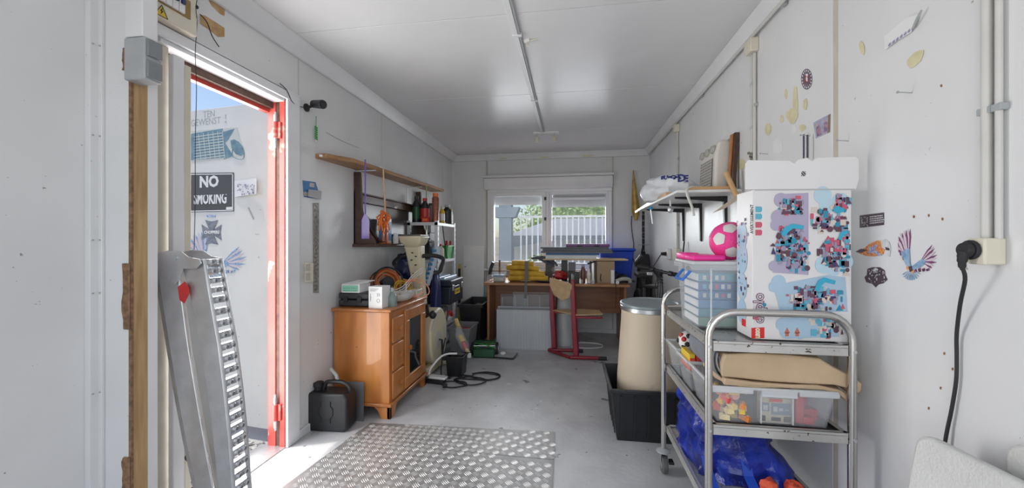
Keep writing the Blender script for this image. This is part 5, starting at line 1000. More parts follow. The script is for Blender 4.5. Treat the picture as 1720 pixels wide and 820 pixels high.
t = thing('waste_paper_bin', 'tall white cylinder under the desk behind the chair', 'bin', (-.08, 4.40, 0)); G().lathe([(.105, 0), (.10, .3), (.085, .52), (.082, .56)], (-.07, 4.38, 0), 20).ob('cylinder', mat('bin_white', (.62, .63, .63), .4), t); G().lathe([(.09, .555), (.09, .575), (.07, .58)], (-.07, 4.38, 0), 20).ob('lid', WHITE, t)
G().tube([(.0, 4.25, .008), (.18, 4.22, .008), (.33, 4.30, .008), (.30, 4.42, .008), (.12, 4.45, .008), (.02, 4.40, .008)], .006, 6, 5).ob('white_cable', WHITE, label='white cable curled on the floor under the desk', cat='cable')
# school chair
t = thing('school_chair', 'dark red metal school chair with plywood seat at the desk', 'chair', (-.03, 3.95, 0), (0, 0, 0)); cf = [(-.16, 3.98), (.02, 3.80)]
FR = flat('x', (0, 0, 0)) if 0 else DRED
for nm, x, y in (('left', -.185, 4.03), ('right', .035, 3.80)):
    # slab leg, upright, runner of each side
    G().prism([(x - .02, y, .04), (x + .03, y, .04), (x + .005, y, .45), (x - .01, y, .78), (x - .045, y, .78), (x - .04, y, .40)], (.012, .028, 0)).ob('side_frame', DRED, t, bevel=.006)
    G().tube([(x - .05, y + .012, .022), (x + .22, y + .03, .022)], .018, 8).ob('runner', DRED, t); G().tube([(x + .22, y + .03, .020), (x + .30, y + .035, .018)], .019, 8).ob('runner_cap', BLACKR, t)
    G().box(x - .01, x + .26, y + .005, y + .03, .405, .425).ob('seat_rail', DRED, t, bevel=.004)
G().tube([(-.235, 4.04, .022), (-.015, 3.812, .022)], .016, 8).ob('rear_runner', DRED, t)
st = [(-.215, 4.05, .432), (.05, 3.79, .432), (.30, 3.84, .440), (.28, 4.06, .440), (.02, 4.12, .436), (-.12, 4.10, .432)]
G().prism(st, (0, 0, .010)).ob('seat', PLY, t, bevel=.004)
bk = []
n_ = V((-.26, 0, 0)); A_ = V((-.225, 4.02, .60)); B_ = V((.0, 3.79, .60)); dn_ = (B_ - A_); out = V((-dn_.y, dn_.x, 0)).normalized() * -.03
def bkp(s, z): return A_ + dn_ * s + out * (-math.sin(PI * min(max(s, 0), 1))) + V((0, 0, z))
g = G(); sil_top = [(0, .175), (.15, .17), (.5, .155), (.85, .145), (1, .13)]; sil_bot = [(0, .10), (.15, .0), (.5, -.045), (.85, .0), (1, .10)]
vs = []; thk = V((.006, .006, 0))
for (s, a), (_, b) in zip(sil_top, sil_bot): vs += [bkp(s, a), bkp(s, b), bkp(s, a) + thk, bkp(s, b) + thk]
f = []
for i in range(4): k = i * 4; j = k + 4; f += [(k, k + 1, j + 1, j), (k + 2, j + 2, j + 3, k + 3), (k, j, j + 2, k + 2), (k + 1, k + 3, j + 3, j + 1)]
f += [(0, 2, 3, 1), (16, 17, 19, 18)]; g.add(vs, f).ob('backrest', PLY, t, bevel=.002)
# ================================================================ things on the rear and far right walls
t = thing('gold_cone', 'gold pointed card cone hanging right of the rear window', 'cone', (.78, 4.95, 1.45)); G().lathe([(.035, 0), (.05, .06), (.045, .14), (.006, .56)], (0, 0, 0), 14, R=at((.785, 4.94, 1.47), 0, 0, -.06)).ob('cone', BRASS, t); G().lathe([(.018, -.06), (.03, .0)], (.785, 4.94, 1.47), 10).ob('cone_tip', BRASS, t)
t = thing('wall_cable', 'dark cable hanging down the rear wall right of the window', 'cable', (.75, 4.98, 1)); G().tube([(.74, 4.98, 1.47), (.735, 4.98, 1.36), (.75, 4.98, 1.22), (.765, 4.98, 1.1), (.75, 4.98, .98), (.775, 4.98, .88), (.82, 4.98, .82)], .005, 6, 4).ob('cable', BLACKR, t)
t = thing('cable_bundle', 'twisted black cable bundle hanging in the rear right corner', 'cable', (.86, 4.9, 1))
for i in range(4):
    g = G().tube([(.86 + .012 * math.sin(k * 1.3 + i * 1.6), 4.88 + .012 * math.cos(k * 1.3 + i * 1.6), 1.52 - k * .06) for k in range(10)], .005, 6, 3).ob('strand', BLACKR, t)
G().cyl((.80, 4.88, 1.11), (.93, 4.88, 1.11), .004).ob('hook_bar', GREYP, t)
t = thing('black_bag', 'tall narrow black bag hanging in the rear right corner', 'bag', (.85, 4.85, .3)); 
loft('bag_body', [((.855, 4.82, .20), .075, .05), ((.855, 4.83, .6), .08, .055), ((.86, 4.84, .92), .065, .045), ((.865, 4.85, 1.0), .055, .03)], BLACKR, t, .012); G().tube([(.83, 4.85, .99), (.85, 4.87, 1.08), (.88, 4.85, .99)], .006, 6, 4).ob('loop', BLACKR, t)
for y, z, lb in ((3.98, 1.03, 'white wall socket holding a small black plug above the bicycle'), (3.66, 1.04, 'cream socket box below the far wall tube')):
    t = thing('wall_socket', lb, 'socket', (XR, y, z)); G().box(XR - .035, XR, y - .05, y + .05, z - .05, z + .05).ob('case', WHITE if y > 3.9 else CREAM, t, bevel=.005)
    G().cyl((XR - .036, y, z), (XR - .034, y, z), .03, n=16).ob('socket_insert', CREAM, t)
t = thing('power_plug', 'small black plug with curved cable in the white socket above the bicycle', 'plug', (XR - .06, 3.98, 1.02)); G().cyl((XR - .038, 3.98, 1.03), (XR - .085, 3.98, 1.03), .02, .014, 12).ob('plug_head', BLACKR, t, bevel=.002); G().tube([(XR - .085, 3.98, 1.02), (XR - .12, 3.99, .96), (XR - .17, 4.0, .86), (XR - .18, 4.0, .72)], .005, 6, 5).ob('cable', BLACKR, t)
# shelf on three black brackets
t = thing('wall_shelf', 'white board shelf on black brackets on the right wall', 'shelf', (.78, 3.05, 1.43)); sh = t
SZ = 1.447
G().box(.60, XR - .002, 2.35, 3.74, 1.432, SZ).ob('board', WHITE, t, bevel=.002)
for y in (2.577, 3.045, 3.50):
    g = G().prism([(XR, y - .012, 1.432), (.645, y - .008, 1.432), (.645, y - .008, 1.422), (XR - .03, y - .012, 1.40), (XR, y - .012, 1.395)], (0, .022, 0)).prism([(XR, y - .014, 1.43), (XR - .022, y - .014, 1.43), (XR - .012, y - .014, 1.16), (XR, y - .014, 1.15)], (0, .026, 0))
    g.ob('bracket', BLACK, t, bevel=.001)
t = thing('fan_heater', 'cream portable fan heater with round grille knobs on the right shelf', 'heater', (.88, 2.6, SZ), (0, -.05, 0))
HC = mat('heater_cream', (.68, .66, .60), .4, var=.04)
G().prism([(.835, 2.45, SZ), (.935, 2.45, SZ), (.935, 2.45, SZ + .30), (.90, 2.45, SZ + .31), (.862, 2.45, SZ + .30), (.842, 2.45, SZ + .22)], (0, .29, 0)).ob('heater_body', HC, t, bevel=.016, seg=3)
gr = G().prism([(.829, 2.485, SZ + .035), (.829, 2.70, SZ + .035), (.837, 2.70, SZ + .205), (.837, 2.485, SZ + .205)], (.004, 0, 0)).ob('grille', mat('grille_dark', (.17, .16, .15), .5), t, bevel=.002)
for i in range(9): z = SZ + .045 + i * .018; G().box(.8265 + i * .0009, .8295 + i * .0009, 2.488, 2.697, z, z + .003).ob('grille_bar', HC, gr)
for i in range(11): y = 2.49 + i * .020; G().prism([(.8262, y, SZ + .038), (.8262, y + .002, SZ + .038), (.8335, y + .002, SZ + .203), (.8335, y, SZ + .203)], (.002, 0, 0)).ob('grille_bar', HC, gr)
for y in (2.50, 2.595, 2.69): c = (.850, y, SZ + .258); G().cyl(c, (c[0] - .016, y, c[2] + .003), .026, .023, 16).ob('knob', mat('knob_grey', (.42, .41, .38), .4), t, bevel=.002)
text('BOMANN', .016, V((.828, 2.60, SZ + .02)), (0, -1, 0), (0, 0, 1), mat('heater_print', (.4, .39, .36), .5), t, depth=.0003) if 0 else None
t = thing('picture_frame', 'dark brown picture frame leaning behind the fan heater', 'frame', (.91, 2.42, SZ)); G().prism([(.905, 2.385, SZ), (.93, 2.385, SZ), (.95, 2.385, SZ + .33), (.925, 2.385, SZ + .33)], (0, .05, 0)).ob('frame_side', DARKW, t, bevel=.003)
G().prism([(.895, 2.40, SZ), (.905, 2.40, SZ), (.925, 2.40, SZ + .325), (.915, 2.40, SZ + .325)], (0, .03, 0)).ob('frame_backing', PINEH, t, bevel=.002)
t = thing('picture_frame', 'silver framed mirror leaning between the heater and the brown frame', 'frame', (.93, 2.5, SZ)); G().prism([(.938, 2.40, SZ), (.948, 2.40, SZ), (.949, 2.40, SZ + .325), (.939, 2.40, SZ + .325)], (0, .28, 0)).ob('mirror_frame', mat('silver_frame', (.42, .43, .36), .3, .4), t, bevel=.002)
t = thing('plastic_bag', 'white plastic bag with dark blue lettering on the right shelf', 'bag', (.72, 2.9, SZ))
bagf = blob('bag_film', mat('bag_white', (.80, .82, .86), .3, var=.04, bump=.4, bs=30), t, (.715, 3.0, SZ + .062), (.185, .25, .125), .10, 21, 36, 22, fl=SZ + .001)
from mathutils.bvhtree import BVHTree
bm_v = [tuple((Matrix.Translation((.72, 2.9, SZ)) @ v.co)) for v in bagf.data.vertices]; bvh = BVHTree.FromPolygons(bm_v, [tuple(p.vertices) for p in bagf.data.polygons])
for i, (ch, px, py, sz) in enumerate(zip('EUROADE', (1113, 1119, 1125, 1131, 1138, 1145, 1151), (296.5, 296, 295.5, 295, 295, 297, 298), (.04, .04, .04, .045, .07, .075, .07))):
    q = P(px, py + 3, y=2.0); h = bvh.ray_cast(V((0, 0, EYE)), (q - V((0, 0, EYE))).normalized())
    if h[0]: text(ch, sz, h[0] + h[1] * .003, V((.95, -.3, 0)), V((0, 0, 1)) - h[1] * h[1].z, mat('navy_print', (.02, .03, .2), .5), t, depth=.001, bold=.002)
t = thing('wood_block', 'pale wooden offcut at the front edge of the right shelf', 'wood', (.62, 2.75, SZ)); G().box(.605, .655, 2.63, 2.95, SZ, SZ + .022).ob('offcut', mat('beech', (.62, .36, .17), .5), t, bevel=.002)
t = thing('wood_strip', 'thin wooden strip lying along the near end of the right shelf', 'wood', (.8, 2.38, SZ)); G().box(.67, .90, 2.352, 2.375, SZ, SZ + .018).ob('strip', MATS['beech'], t, bevel=.002)
t = thing('dowel', 'light wooden dowel standing slanted at the near end of the shelf', 'dowel', (.88, 2.33, 1.43)); G().cyl((.91, 2.325, 1.405), (.855, 2.33, 1.54), .014, n=12).ob('dowel', mat('dowel_wood', (.62, .38, .18), .5), t)
t = thing('card_triangle', 'tan cardboard triangle hanging off the near end of the shelf', 'cardboard', (.8, 2.3, 1.3)); G().prism([P(1245, 323, y=2.318), P(1252, 327, y=2.318), P(1218, 350, y=2.318), P(1197, 358, y=2.318)], (0, .004, 0)).ob('card', mat('card_tan', (.60, .50, .38), .6), t)
t = thing('steel_ruler', 'white metal rule sticking out below the far shelf edge', 'ruler', (.58, 3.5, 1.4)); G().prism([P(1066, 355, y=3.75), P(1067, 358, y=3.75), P(1118, 325, y=2.85), P(1117, 321, y=2.85)], (.003, 0, 0)).ob('ruler', mat('ruler_white', (.7, .7, .68), .3), t)
t = thing('screwdriver', 'blue handled tool hanging under the far end of the shelf', 'tool', (.6, 3.6, 1.3)); a = P(1093, 324, y=3.3); b = P(1093, 352, y=3.3); G().tube([a, b], .016, 10).ob('handle', mat('sky_blue_plastic', (.02, .35, .65), .35), t, bevel=.003); G().tube([b, P(1096, 376, y=3.3)], .005, 6).ob('shaft', ZINC, t)
blob('rag', REDP, None, tuple(P(1100, 328, y=3.35)), (.03, .03, .035), .2, 4, 12, 8, label='dark red rag beside the blue handled tool', cat='rag')
t = thing('clamp', 'grey metal clamp hanging from the outer edge of the shelf', 'clamp', (.62, 2.9, 1.3)); a = P(1126, 322, y=2.75); b = P(1126, 360, y=2.75); G().tube([a, b], .006, 8).ob('rod', WHITE, t); G().ball(tuple(P(1126, 352, y=2.75)), (.02, .012, .025), 10, 8).ob('pad', ZINC, t)
t = thing('heater_cable', 'white flex of the heater looping under the shelf edge', 'cable', (.7, 2.5, 1.4)); G().tube([(.86, 2.44, SZ + .012), (.75, 2.40, SZ + .02), (.66, 2.345, SZ + .01), (.655, 2.34, SZ - .03), (.68, 2.34, SZ - .10), (.69, 2.34, SZ - .15)], .007, 8, 4).ob('flex', mat('flex_white', (.62, .6, .55), .4), t)
for y, lb in ((3.42, 'thin black cable hanging near the farthest shelf bracket'),): G().tube([(XR - .02, y, 1.15), (XR - .03, y, 1.0), (XR - .02, y - .04, .85)], .006, 6, 4).ob('wall_cable', BLACKR, label=lb, cat='cable')
# ================================================================ bicycle behind the drum
t = thing('bicycle', 'black bicycle with straight bar and bar ends behind the fibre drum', 'bicycle', (.72, 3.1, 0))
BZ = .915; hb0, hb1 = P(1069, 446, y=3.30), V((.86, 3.02, BZ - .035))
ax = (hb1 - hb0).normalized(); BM = mat('bike_black', (.02, .02, .023), .3, var=.2); BG = mat('bike_grey', (.16, .17, .18), .35, .5)
G().tube([hb0, hb1], .012, 10).ob('handlebar', BM, t)
G().cyl(hb0 + ax * .01, hb0 + ax * .12, .018, n=14).ob('grip', BLACKR, t, bevel=.003); G().cyl(hb1 - ax * .01, hb1 - ax * .12, .018, n=14).ob('grip', BLACKR, t, bevel=.003)
for h, s in ((hb0, 1), (hb1, -1)):
    G().tube([h, h + V((-.005 * s, -.03, .03)), h + V((.03 * s, -.06, .085))], .014, 10, 3).ob('bar_end', BM, t)
    g = G().cyl(h + ax * s * .13, h + ax * s * .16, .02, n=12).tube([h + ax * s * .15, h + ax * s * .13 + V((0, -.04, -.01)), h + ax * s * .03 + V((0, -.06, -.03))], .006, 8, 3); g.ob('brake_lever', BM, t)
st_ = hb0.lerp(hb1, .50); G().tube([st_, st_ + V((.0, .05, -.03)), st_ + V((0, .07, -.04))], .019, 10).ob('stem', BM, t, bevel=.002)
hd0 = st_ + V((0, .07, .0)); hd1 = st_ + V((0, -.0, -.24)); G().cyl(hd0, hd1, .020, n=14).ob('head_tube', BG, t)
for k in range(4): G().cyl(hd0.lerp(hd1, .1 + k * .09), hd0.lerp(hd1, .15 + k * .09), .024, n=14).ob('headset_spacer', BM, t)
for s in (-1, 1): G().tube([hd1, hd1 + V((s * .05, -.03, -.08)), V((hd1.x + s * .05, hd1.y - .10, .34))], .013, 8, 3).ob('fork_leg', BM, t)
wc = V((hd1.x, hd1.y - .10, .33)); G().tube([wc + V((0, .31 * math.cos(a), .31 * math.sin(a))) for a in [2 * PI * i / 40 for i in range(40)]], .021, 8, closed=True).ob('front_tyre', BLACKR, t)
G().tube([wc + V((0, .285 * math.cos(a), .285 * math.sin(a))) for a in [2 * PI * i / 40 for i in range(40)]], .009, 6, closed=True).ob('rim', BG, t)
g = G()
for i in range(18): a = 2 * PI * i / 18; g.cyl(wc, wc + V((0, .285 * math.cos(a), .285 * math.sin(a))), .0012, n=4)
g.ob('spokes', ZINC, t, kind='stuff'); G().cyl(wc - V((.04, 0, 0)), wc + V((.04, 0, 0)), .02, n=12).ob('hub', BM, t)
bb = V((hd1.x + .0, hd1.y + .62, .29)); sp = V((hd1.x, hd1.y + .78, .80))
for a, b, r in ((hd1 + V((0, .02, .12)), sp + V((0, -.03, -.08)), .018), (hd1, bb, .02), (bb, sp, .016)): G().tube([a, b], r, 10).ob('frame_tube', BM, t)
G().box(sp.x - .07, sp.x + .07, sp.y - .12, sp.y + .13, sp.z, sp.z + .05).ob('saddle', BLACKR, t, bevel=.02)
wc2 = V((hd1.x, bb.y + .42, .33)); G().tube([wc2 + V((0, .31 * math.cos(a), .31 * math.sin(a))) for a in [2 * PI * i / 40 for i in range(40)]], .021, 8, closed=True).ob('rear_tyre', BLACKR, t)
for s in (-1, 1): G().tube([bb, wc2 + V((s * .05, 0, 0))], .010, 8).ob('chain_stay', BM, t); G().tube([sp + V((0, -.02, -.08)), wc2 + V((s * .05, 0, 0))], .009, 8).ob('seat_stay', BM, t)
for k in range(4):
    o = V((.014 * k, 0, 0)); G().tube([hb0.lerp(hb1, .28 + .04 * k), hb0.lerp(hb1, .36 + .02 * k) + V((0, -.10, -.05)), hd0.lerp(hd1, .6) + V((-.06 + .02 * k, -.07, 0)), hd1 + V((-.02, 0, -.06))], .0035, 6, 5).ob('brake_cable', BLACKR, t)
G().box(st_.x - .11, st_.x - .07, st_.y - .02, st_.y + .02, st_.z - .03, st_.z - .005).ob('bike_clamp', ZINC, t, bevel=.004)
# ================================================================ fibre drum in its black crate
t = thing('black_crate', 'large open black crate holding the fibre drum', 'crate', (.47, 2.46, 0))
g = G().tub(.225, .72, 2.27, 2.74, 0, .31, .035, .005, .022); g.ob('crate_shell', BLACK, t, bevel=.004)
for i in range(6): x = .275 + i * .075; G().prism([(x, 2.298, .03), (x + .012, 2.298, .03), (x + .012, 2.272, .27), (x, 2.272, .27)], (0, -.006, 0)).ob('rib', BLACK, t)
for i in range(4): y = 2.33 + i * .08; G().prism([(.253, y, .03), (.253, y + .012, .03), (.227, y + .012, .27), (.227, y, .27)], (-.006, 0, 0)).ob('rib', BLACK, t)
G().box(.215, .228, 2.42, 2.54, .27, .29).ob('crate_handle', BLACK, t, bevel=.003)
t = thing('fibre_drum', 'large tan fibre drum with grey steel lid standing in the black crate', 'drum', (.486, 2.52, .012), (.035, -.01, 0))
G().lathe([(.20, 0), (.205, .01), (.198, .3), (.172, .66), (.169, .73)], (0, 0, 0), 40).ob('drum_wall', CARD, t, world=False)
G().lathe([(.170, .72), (.176, .724), (.176, .745), (.172, .75)], (0, 0, 0), 40).ob('locking_ring', ZINC, t, world=False)
G().lathe([(.171, .748), (.178, .752), (.178, .762), (.170, .766), (.163, .764), (.158, .757), (.0, .756)], (0, 0, 0), 40).ob('lid', mat('lid_grey', (.27, .31, .33), .35, .2, var=.1, vs=6), t, world=False)
G().lathe([(.208, .0), (.208, .012)], (0, 0, 0), 40).ob('foot_ring', ZINC, t, world=False)
# ================================================================ stainless trolley
TX0, TX1, TY0, TY1 = .455, .885, 1.385, 2.03
t = thing('steel_trolley', 'three-tier stainless steel trolley with tube frame by the right wall', 'trolley', ((TX0 + TX1) / 2, 1.7, 0))
for y in (TY0, TY1):
    r = .085; pts = [(TX0, y, .10), (TX0, y, .5), (TX0, y, .915 - r)]
    pts += [(TX0 + r * (1 - math.cos(a)), y, .915 - r + r * math.sin(a)) for a in [PI / 2 * k / 6 for k in range(1, 7)]]
    pts += [(TX1 - r * (1 - math.cos(a)), y, .915 - r + r * math.sin(a)) for a in [PI / 2 * k / 6 for k in range(6, -1, -1)]]
    pts += [(TX1, y, .5), (TX1, y, .10)]
    G().tube(pts, .0125, 14).ob('end_hoop', STEEL, t)
for z, nm in ((.82, 'top_shelf'), (.54, 'middle_shelf'), (.235, 'bottom_shelf')):
    x0, x1, y0, y1 = TX0 + .012, TX1 - .012, TY0 - .004, TY1 + .004
    g = G().box(x0, x1, y0, y1, z - .012, z - .009).box(x0, x1, y0, y0 + .003, z - .036, z).box(x0, x1, y1 - .003, y1, z - .036, z).box(x0, x0 + .003, y0, y1, z - .036, z).box(x1 - .003, x1, y0, y1, z - .036, z)
    g.box(x0, x0 + .014, y0, y1, z - .003, z).box(x1 - .014, x1, y0, y1, z - .003, z).box(x0, x1, y0, y0 + .014, z - .003, z).box(x0, x1, y1 - .014, y1, z - .003, z)
    s = g.ob(nm, SHELFM, t, bevel=.001)
    for x in (TX0, TX1):
        for y in (TY0 - .013, TY1 + .013): G().cyl((x, y - .002, z - .02), (x, y + .002, z - .02), .005, n=10).ob('bolt', ZINC, s)
G().cyl((TX0 - .01, TY1 - .10, .835), (TX0 + .07, TY1 - .06, .835), .013, n=14).ob('cross_tube', STEEL, t)
for x in (TX0, TX1):
    for y in (TY0, TY1):
        G().lathe([(.0, .095), (.034, .10), (.034, .107), (.012, .118)], (x, y, 0), 20).ob('buffer_disc', mat('grey_buffer', (.35, .37, .39), .5), t)
        w_ = G().cyl((x - .013, y - .012, .042), (x + .013, y - .012, .042), .042, n=24).ob('castor_wheel', mat('castor_grey', (.10, .10, .10), .6), t, bevel=.005)
        G().cyl((x - .0145, y - .012, .042), (x + .0145, y - .012, .042), .020, n=16).ob('wheel_hub', ZINC, w_)
        G().prism([(x - .018, y - .018, .035), (x - .018, y - .006, .035), (x - .018, y + .012, .10), (x - .018, y - .024, .10)], (.003, 0, 0)).prism([(x + .015, y - .018, .035), (x + .015, y - .006, .035), (x + .015, y + .012, .10), (x + .015, y - .024, .10)], (.003, 0, 0)).ob('castor_fork', ZINC, t)
        if y == TY1: G().box(x + .02, x + .045, y - .03, y + .01, .05, .062).ob('brake_pedal', BLACK, t, bevel=.003)
# ---------------- large carton
bx0, bx1, by0, by1, bz0, bz1 = .606, .905, 1.42, 1.545, .82, 1.325
BOXM = mat('carton_white_print', (.78, .765, .765), .38, var=.03, vs=4)
t = thing('toy_carton', 'tall white building-toy carton standing on the trolley top', 'carton', ((bx0 + bx1) / 2, by0, bz0)); tc_ = t
G().box(bx0, bx1, by0, by1, bz0, bz1 - .0).ob('carton_body', BOXM, t, bevel=.0015)
fy = by0 - .0006
def bq(u, v, k=0):  # photo pixel -> carton front
    p = P(u, v, y=fy - k * .0004); return p
fl_pts = [bq(x, y) for x, y in ((1252, 318), (1252, 275), (1256, 269), (1326, 270), (1334, 275), (1341, 268), (1356, 265), (1364, 271), (1372, 265), (1438, 263), (1443, 268), (1443, 301), (1438, 318))]
G().prism(fl_pts, (0, .003, 0)).ob('top_flap', BOXM, t, bevel=.0008)
G().prism([P(1268, 318, y=by0 - .002), P(1436, 317, y=by0 - .002), P(1436, 319, y=by0 - .002), P(1268, 320, y=by0 - .002)], (0, .001, 0)).ob('fold_line', mat('fold_grey', (.5, .5, .5), .6), t)
g = G(); random.seed(1)
for i in range(5):
    for j in range(5):
        if (i * 7 + j * 5) % 3: x = 1346 + i * 1.5; y = 288 + j * 1.6; g.prism([bq(x, y, 1), bq(x + 1.4, y, 1), bq(x + 1.4, y + 1.5, 1), bq(x, y + 1.5, 1)], (0, -.0003, 0))
g.ob('print_mark', INK, t)
def bp(g, pts, k=1, mi=0): g.prism([bq(x, y, k) for x, y in pts], (0, -.0003, 0), mi=mi)
def cloud(g, circles, k, n=18):
    for i, (x, y, r) in enumerate(circles): bp(g, [(x + r * math.cos(a), y + r * math.sin(a)) for a in [2 * PI * i / n for i in range(n)]], k + i * .06)
LIL = mat('print_lilac', (.45, .40, .55), .4, var=.04); PBL = mat('print_ice_blue', (.42, .58, .72), .4, var=.05); PB2 = mat('print_sky', (.50, .68, .78), .4, var=.05)
g = G(); bp(g, [(1311, 326), (1358, 324), (1358, 462), (1298, 458), (1300, 440), (1306, 400)], 1); cloud(g, [(1312, 336, 12), (1308, 365, 13), (1304, 378, 10), (1300, 447, 9)], 2); g.ob('lilac_backdrop', LIL, t)
g = G(); cloud(g, [(1382, 328, 15), (1390, 345, 14), (1412, 340, 16), (1378, 380, 9), (1384, 445, 15), (1400, 452, 12), (1420, 440, 13)], 1); g.ob('sky_backdrop', PB2, t)
g = G(); bp(g, [(1306, 478), (1390, 462), (1420, 466), (1424, 524), (1310, 522), (1304, 500)], 1); cloud(g, [(1308, 474, 12), (1300, 482, 9), (1310, 492, 8)], 2); bp(g, [(1312, 535), (1400, 530), (1410, 566), (1320, 569)], 1); cloud(g, [(1314, 545, 11), (1322, 556, 13), (1344, 560, 10)], 2); g.ob('ice_blue_backdrop', PBL, t)
PC = [flat('print_plum', (.13, .055, .09)), flat('print_teal', (.03, .28, .42)), flat('print_rose', (.62, .10, .17)), flat('print_grey_lilac', (.33, .30, .42)), flat('print_cream', (.7, .62, .55)), flat('print_aqua', (.12, .45, .60)), flat('print_navy', (.05, .05, .16))]
def cluster(name, x0, y0, x1, y1, n, sd, w=None):
    """a printed picture of a toy castle: turret blocks, arches and figures"""
    random.seed(sd); gs = [G() for _ in PC]; w = w or [6, 2, 2, 4, 2, 2, 1]
    for i in range(n):
        m = random.choices(range(7), w)[0]; x = random.triangular(x0, x1); y = random.triangular(y0, y1); a = random.uniform(1.4, 5.2); b = random.uniform(1.4, 6.2); k = 3 + (i % 12) * .45; q = random.random()
        if q < .55: bp(gs[m], [(x - a, y - b), (x + a, y - b), (x + a, y + b), (x - a, y + b)], k)
        elif q < .8: bp(gs[m], [(x + a * math.cos(h), y + a * math.sin(h)) for h in [2 * PI * j / 9 for j in range(9)]], k)
        else: bp(gs[m], [(x - a * 1.3, y + b), (x, y - b), (x + a * 1.3, y + b)], k)
    s = None
    for gx, m in zip(gs, PC):
        if gx.v: o = gx.ob(name, m, t if s is None else s); o['kind'] = 'stuff'; s = s or o
cluster('castle_picture', 1298, 375, 1352, 458, 150, 31); cluster('castle_picture', 1308, 330, 1350, 362, 55, 32); cluster('castle_picture', 1362, 350, 1428, 392, 90, 33); cluster('castle_picture', 1372, 398, 1424, 452, 90, 34)
cluster('castle_picture', 1396, 324, 1430, 356, 45, 35); cluster('castle_picture', 1314, 480, 1420, 523, 130, 36); cluster('castle_picture', 1412, 375, 1430, 470, 40, 37, [2, 4, 2, 1, 1, 3, 0]); cluster('castle_picture', 1358, 535, 1418, 568, 45, 38, [1, 1, 1, 1, 5, 2, 0]); cluster('castle_picture', 1342, 395, 1362, 460, 26, 39, [2, 4, 2, 0, 1, 4, 0])
for pts in ([(1312, 394), (1318, 382), (1332, 376), (1350, 379), (1350, 385), (1332, 384), (1324, 390), (1318, 398)], [(1408, 402), (1412, 390), (1424, 386), (1424, 392), (1416, 398), (1413, 404)], [(1368, 487), (1374, 472), (1384, 466), (1404, 472), (1402, 478), (1386, 474), (1378, 482), (1374, 490)], [(1398, 352), (1406, 346), (1418, 350), (1418, 356), (1404, 358)]):
    g = G(); bp(g, pts, 9); g.ob('slide_picture', flat('print_aqua_bright', (.04, .42, .62)), t)
g = G()
for i in range(2): x, y = 1322 + i * 17, 556; bp(g, [(x - 5, y + 4), (x, y - 6), (x + 5, y + 4)], 3); bp(g, [(x - 3, y + 3), (x + 3, y + 3), (x + 3, y + 9), (x - 3, y + 9)], 3)
g.ob('small_figures', flat('print_brick', (.55, .16, .10)), t)
for i, (x, y) in enumerate(((1269, 386), (1269, 373), (1269, 359), (1269, 347))):
    g = G(); bp(g, [(x, y), (x + 9, y), (x + 9, y + 9.5), (x, y + 9.5)], 2); bp(g, [(x + 9, y), (x + 11, y + 2), (x + 11, y + 7), (x + 9, y + 9.5)], 2); g.ob('age_symbol', PC[2] if i < 2 else PC[5], t)
text('AVERTISSEMENT', .0135, bq(1263, 368, 2), (0, 0, 1), (-1, 0, 0), INK, t, depth=.0002, bold=.0003); 
# the names on the carton are printed sideways
g = G(); bp(g, [(1262, 551), (1284, 550), (1284, 568), (1262, 569)], 2); lgo = g.ob('red_logo_panel', flat('logo_red', (.72, .02, .02)), t)
text('LEGO', .0165, bq(1273, 559.5, 3), (0, 0, 1), (-1, 0, 0), flat('logo_yellow', (.8, .6, .1)), t, depth=.0003, bold=.0016, sx=.78); text('LEGO', .0165, bq(1273, 559.5, 4.2), (0, 0, 1), (-1, 0, 0), PAPER, t, depth=.0003, bold=.0007, sx=.78)
text('duplo', .046, bq(1275, 518, 2), (0, 0, 1), (-1, 0, 0), flat('logo_plum', (.16, .05, .12)), t, depth=.0003, bold=.0022, sx=.98); text('duplo', .046, bq(1275, 518, 4), (0, 0, 1), (-1, 0, 0), PAPER, t, depth=.0003, bold=-.0006, sx=.98)
for x, y, m in ((1270, 535, PC[2]), (1284, 512, PC[1])):
    g = G(); bp(g, [(x + 3.2 * math.cos(a), y + 3.2 * math.sin(a)) for a in [2 * PI * j / 12 for j in range(12)]], 6); g.ob('logo_dot', m, t)
# printed left side of the carton
sx_ = bx0 - .0006
def sq(v, z, k=1): return V((sx_ - k * .0004, v, z))
def sprism(g, pts, k=1): g.prism([sq(a, b, k) for a, b in pts], (-.0003, 0, 0))
g = G(); 
for z, r in ((1.17, .05), (1.09, .055), (.99, .05), (.90, .045)): sprism(g, [(1.50 + r * math.cos(a) * .8, z + r * math.sin(a)) for a in [2 * PI * j / 18 for j in range(18)]], 1 + (z * 10 % 3) * .2)
g.ob('ice_blue_side_print', PBL, t); random.seed(40)
gs = [G() for _ in PC]
for i in range(46): m = random.randrange(7); y = random.uniform(1.45, 1.54); z = random.uniform(.95, 1.24); a = random.uniform(.002, .006); sprism(gs[m], [(y - a, z - a), (y + a, z - a), (y + a, z + a), (y - a, z + a)], 3)
s = None
for gx, m in zip(gs, PC):
    if gx.v: o = gx.ob('side_picture', m, t if s is None else s); o['kind'] = 'stuff'; s = s or o
g = G(); sprism(g, [(1.47, .85), (1.50, .85), (1.50, .875), (1.47, .875)], 2); g.ob('red_spot', MATS['logo_red'], t)
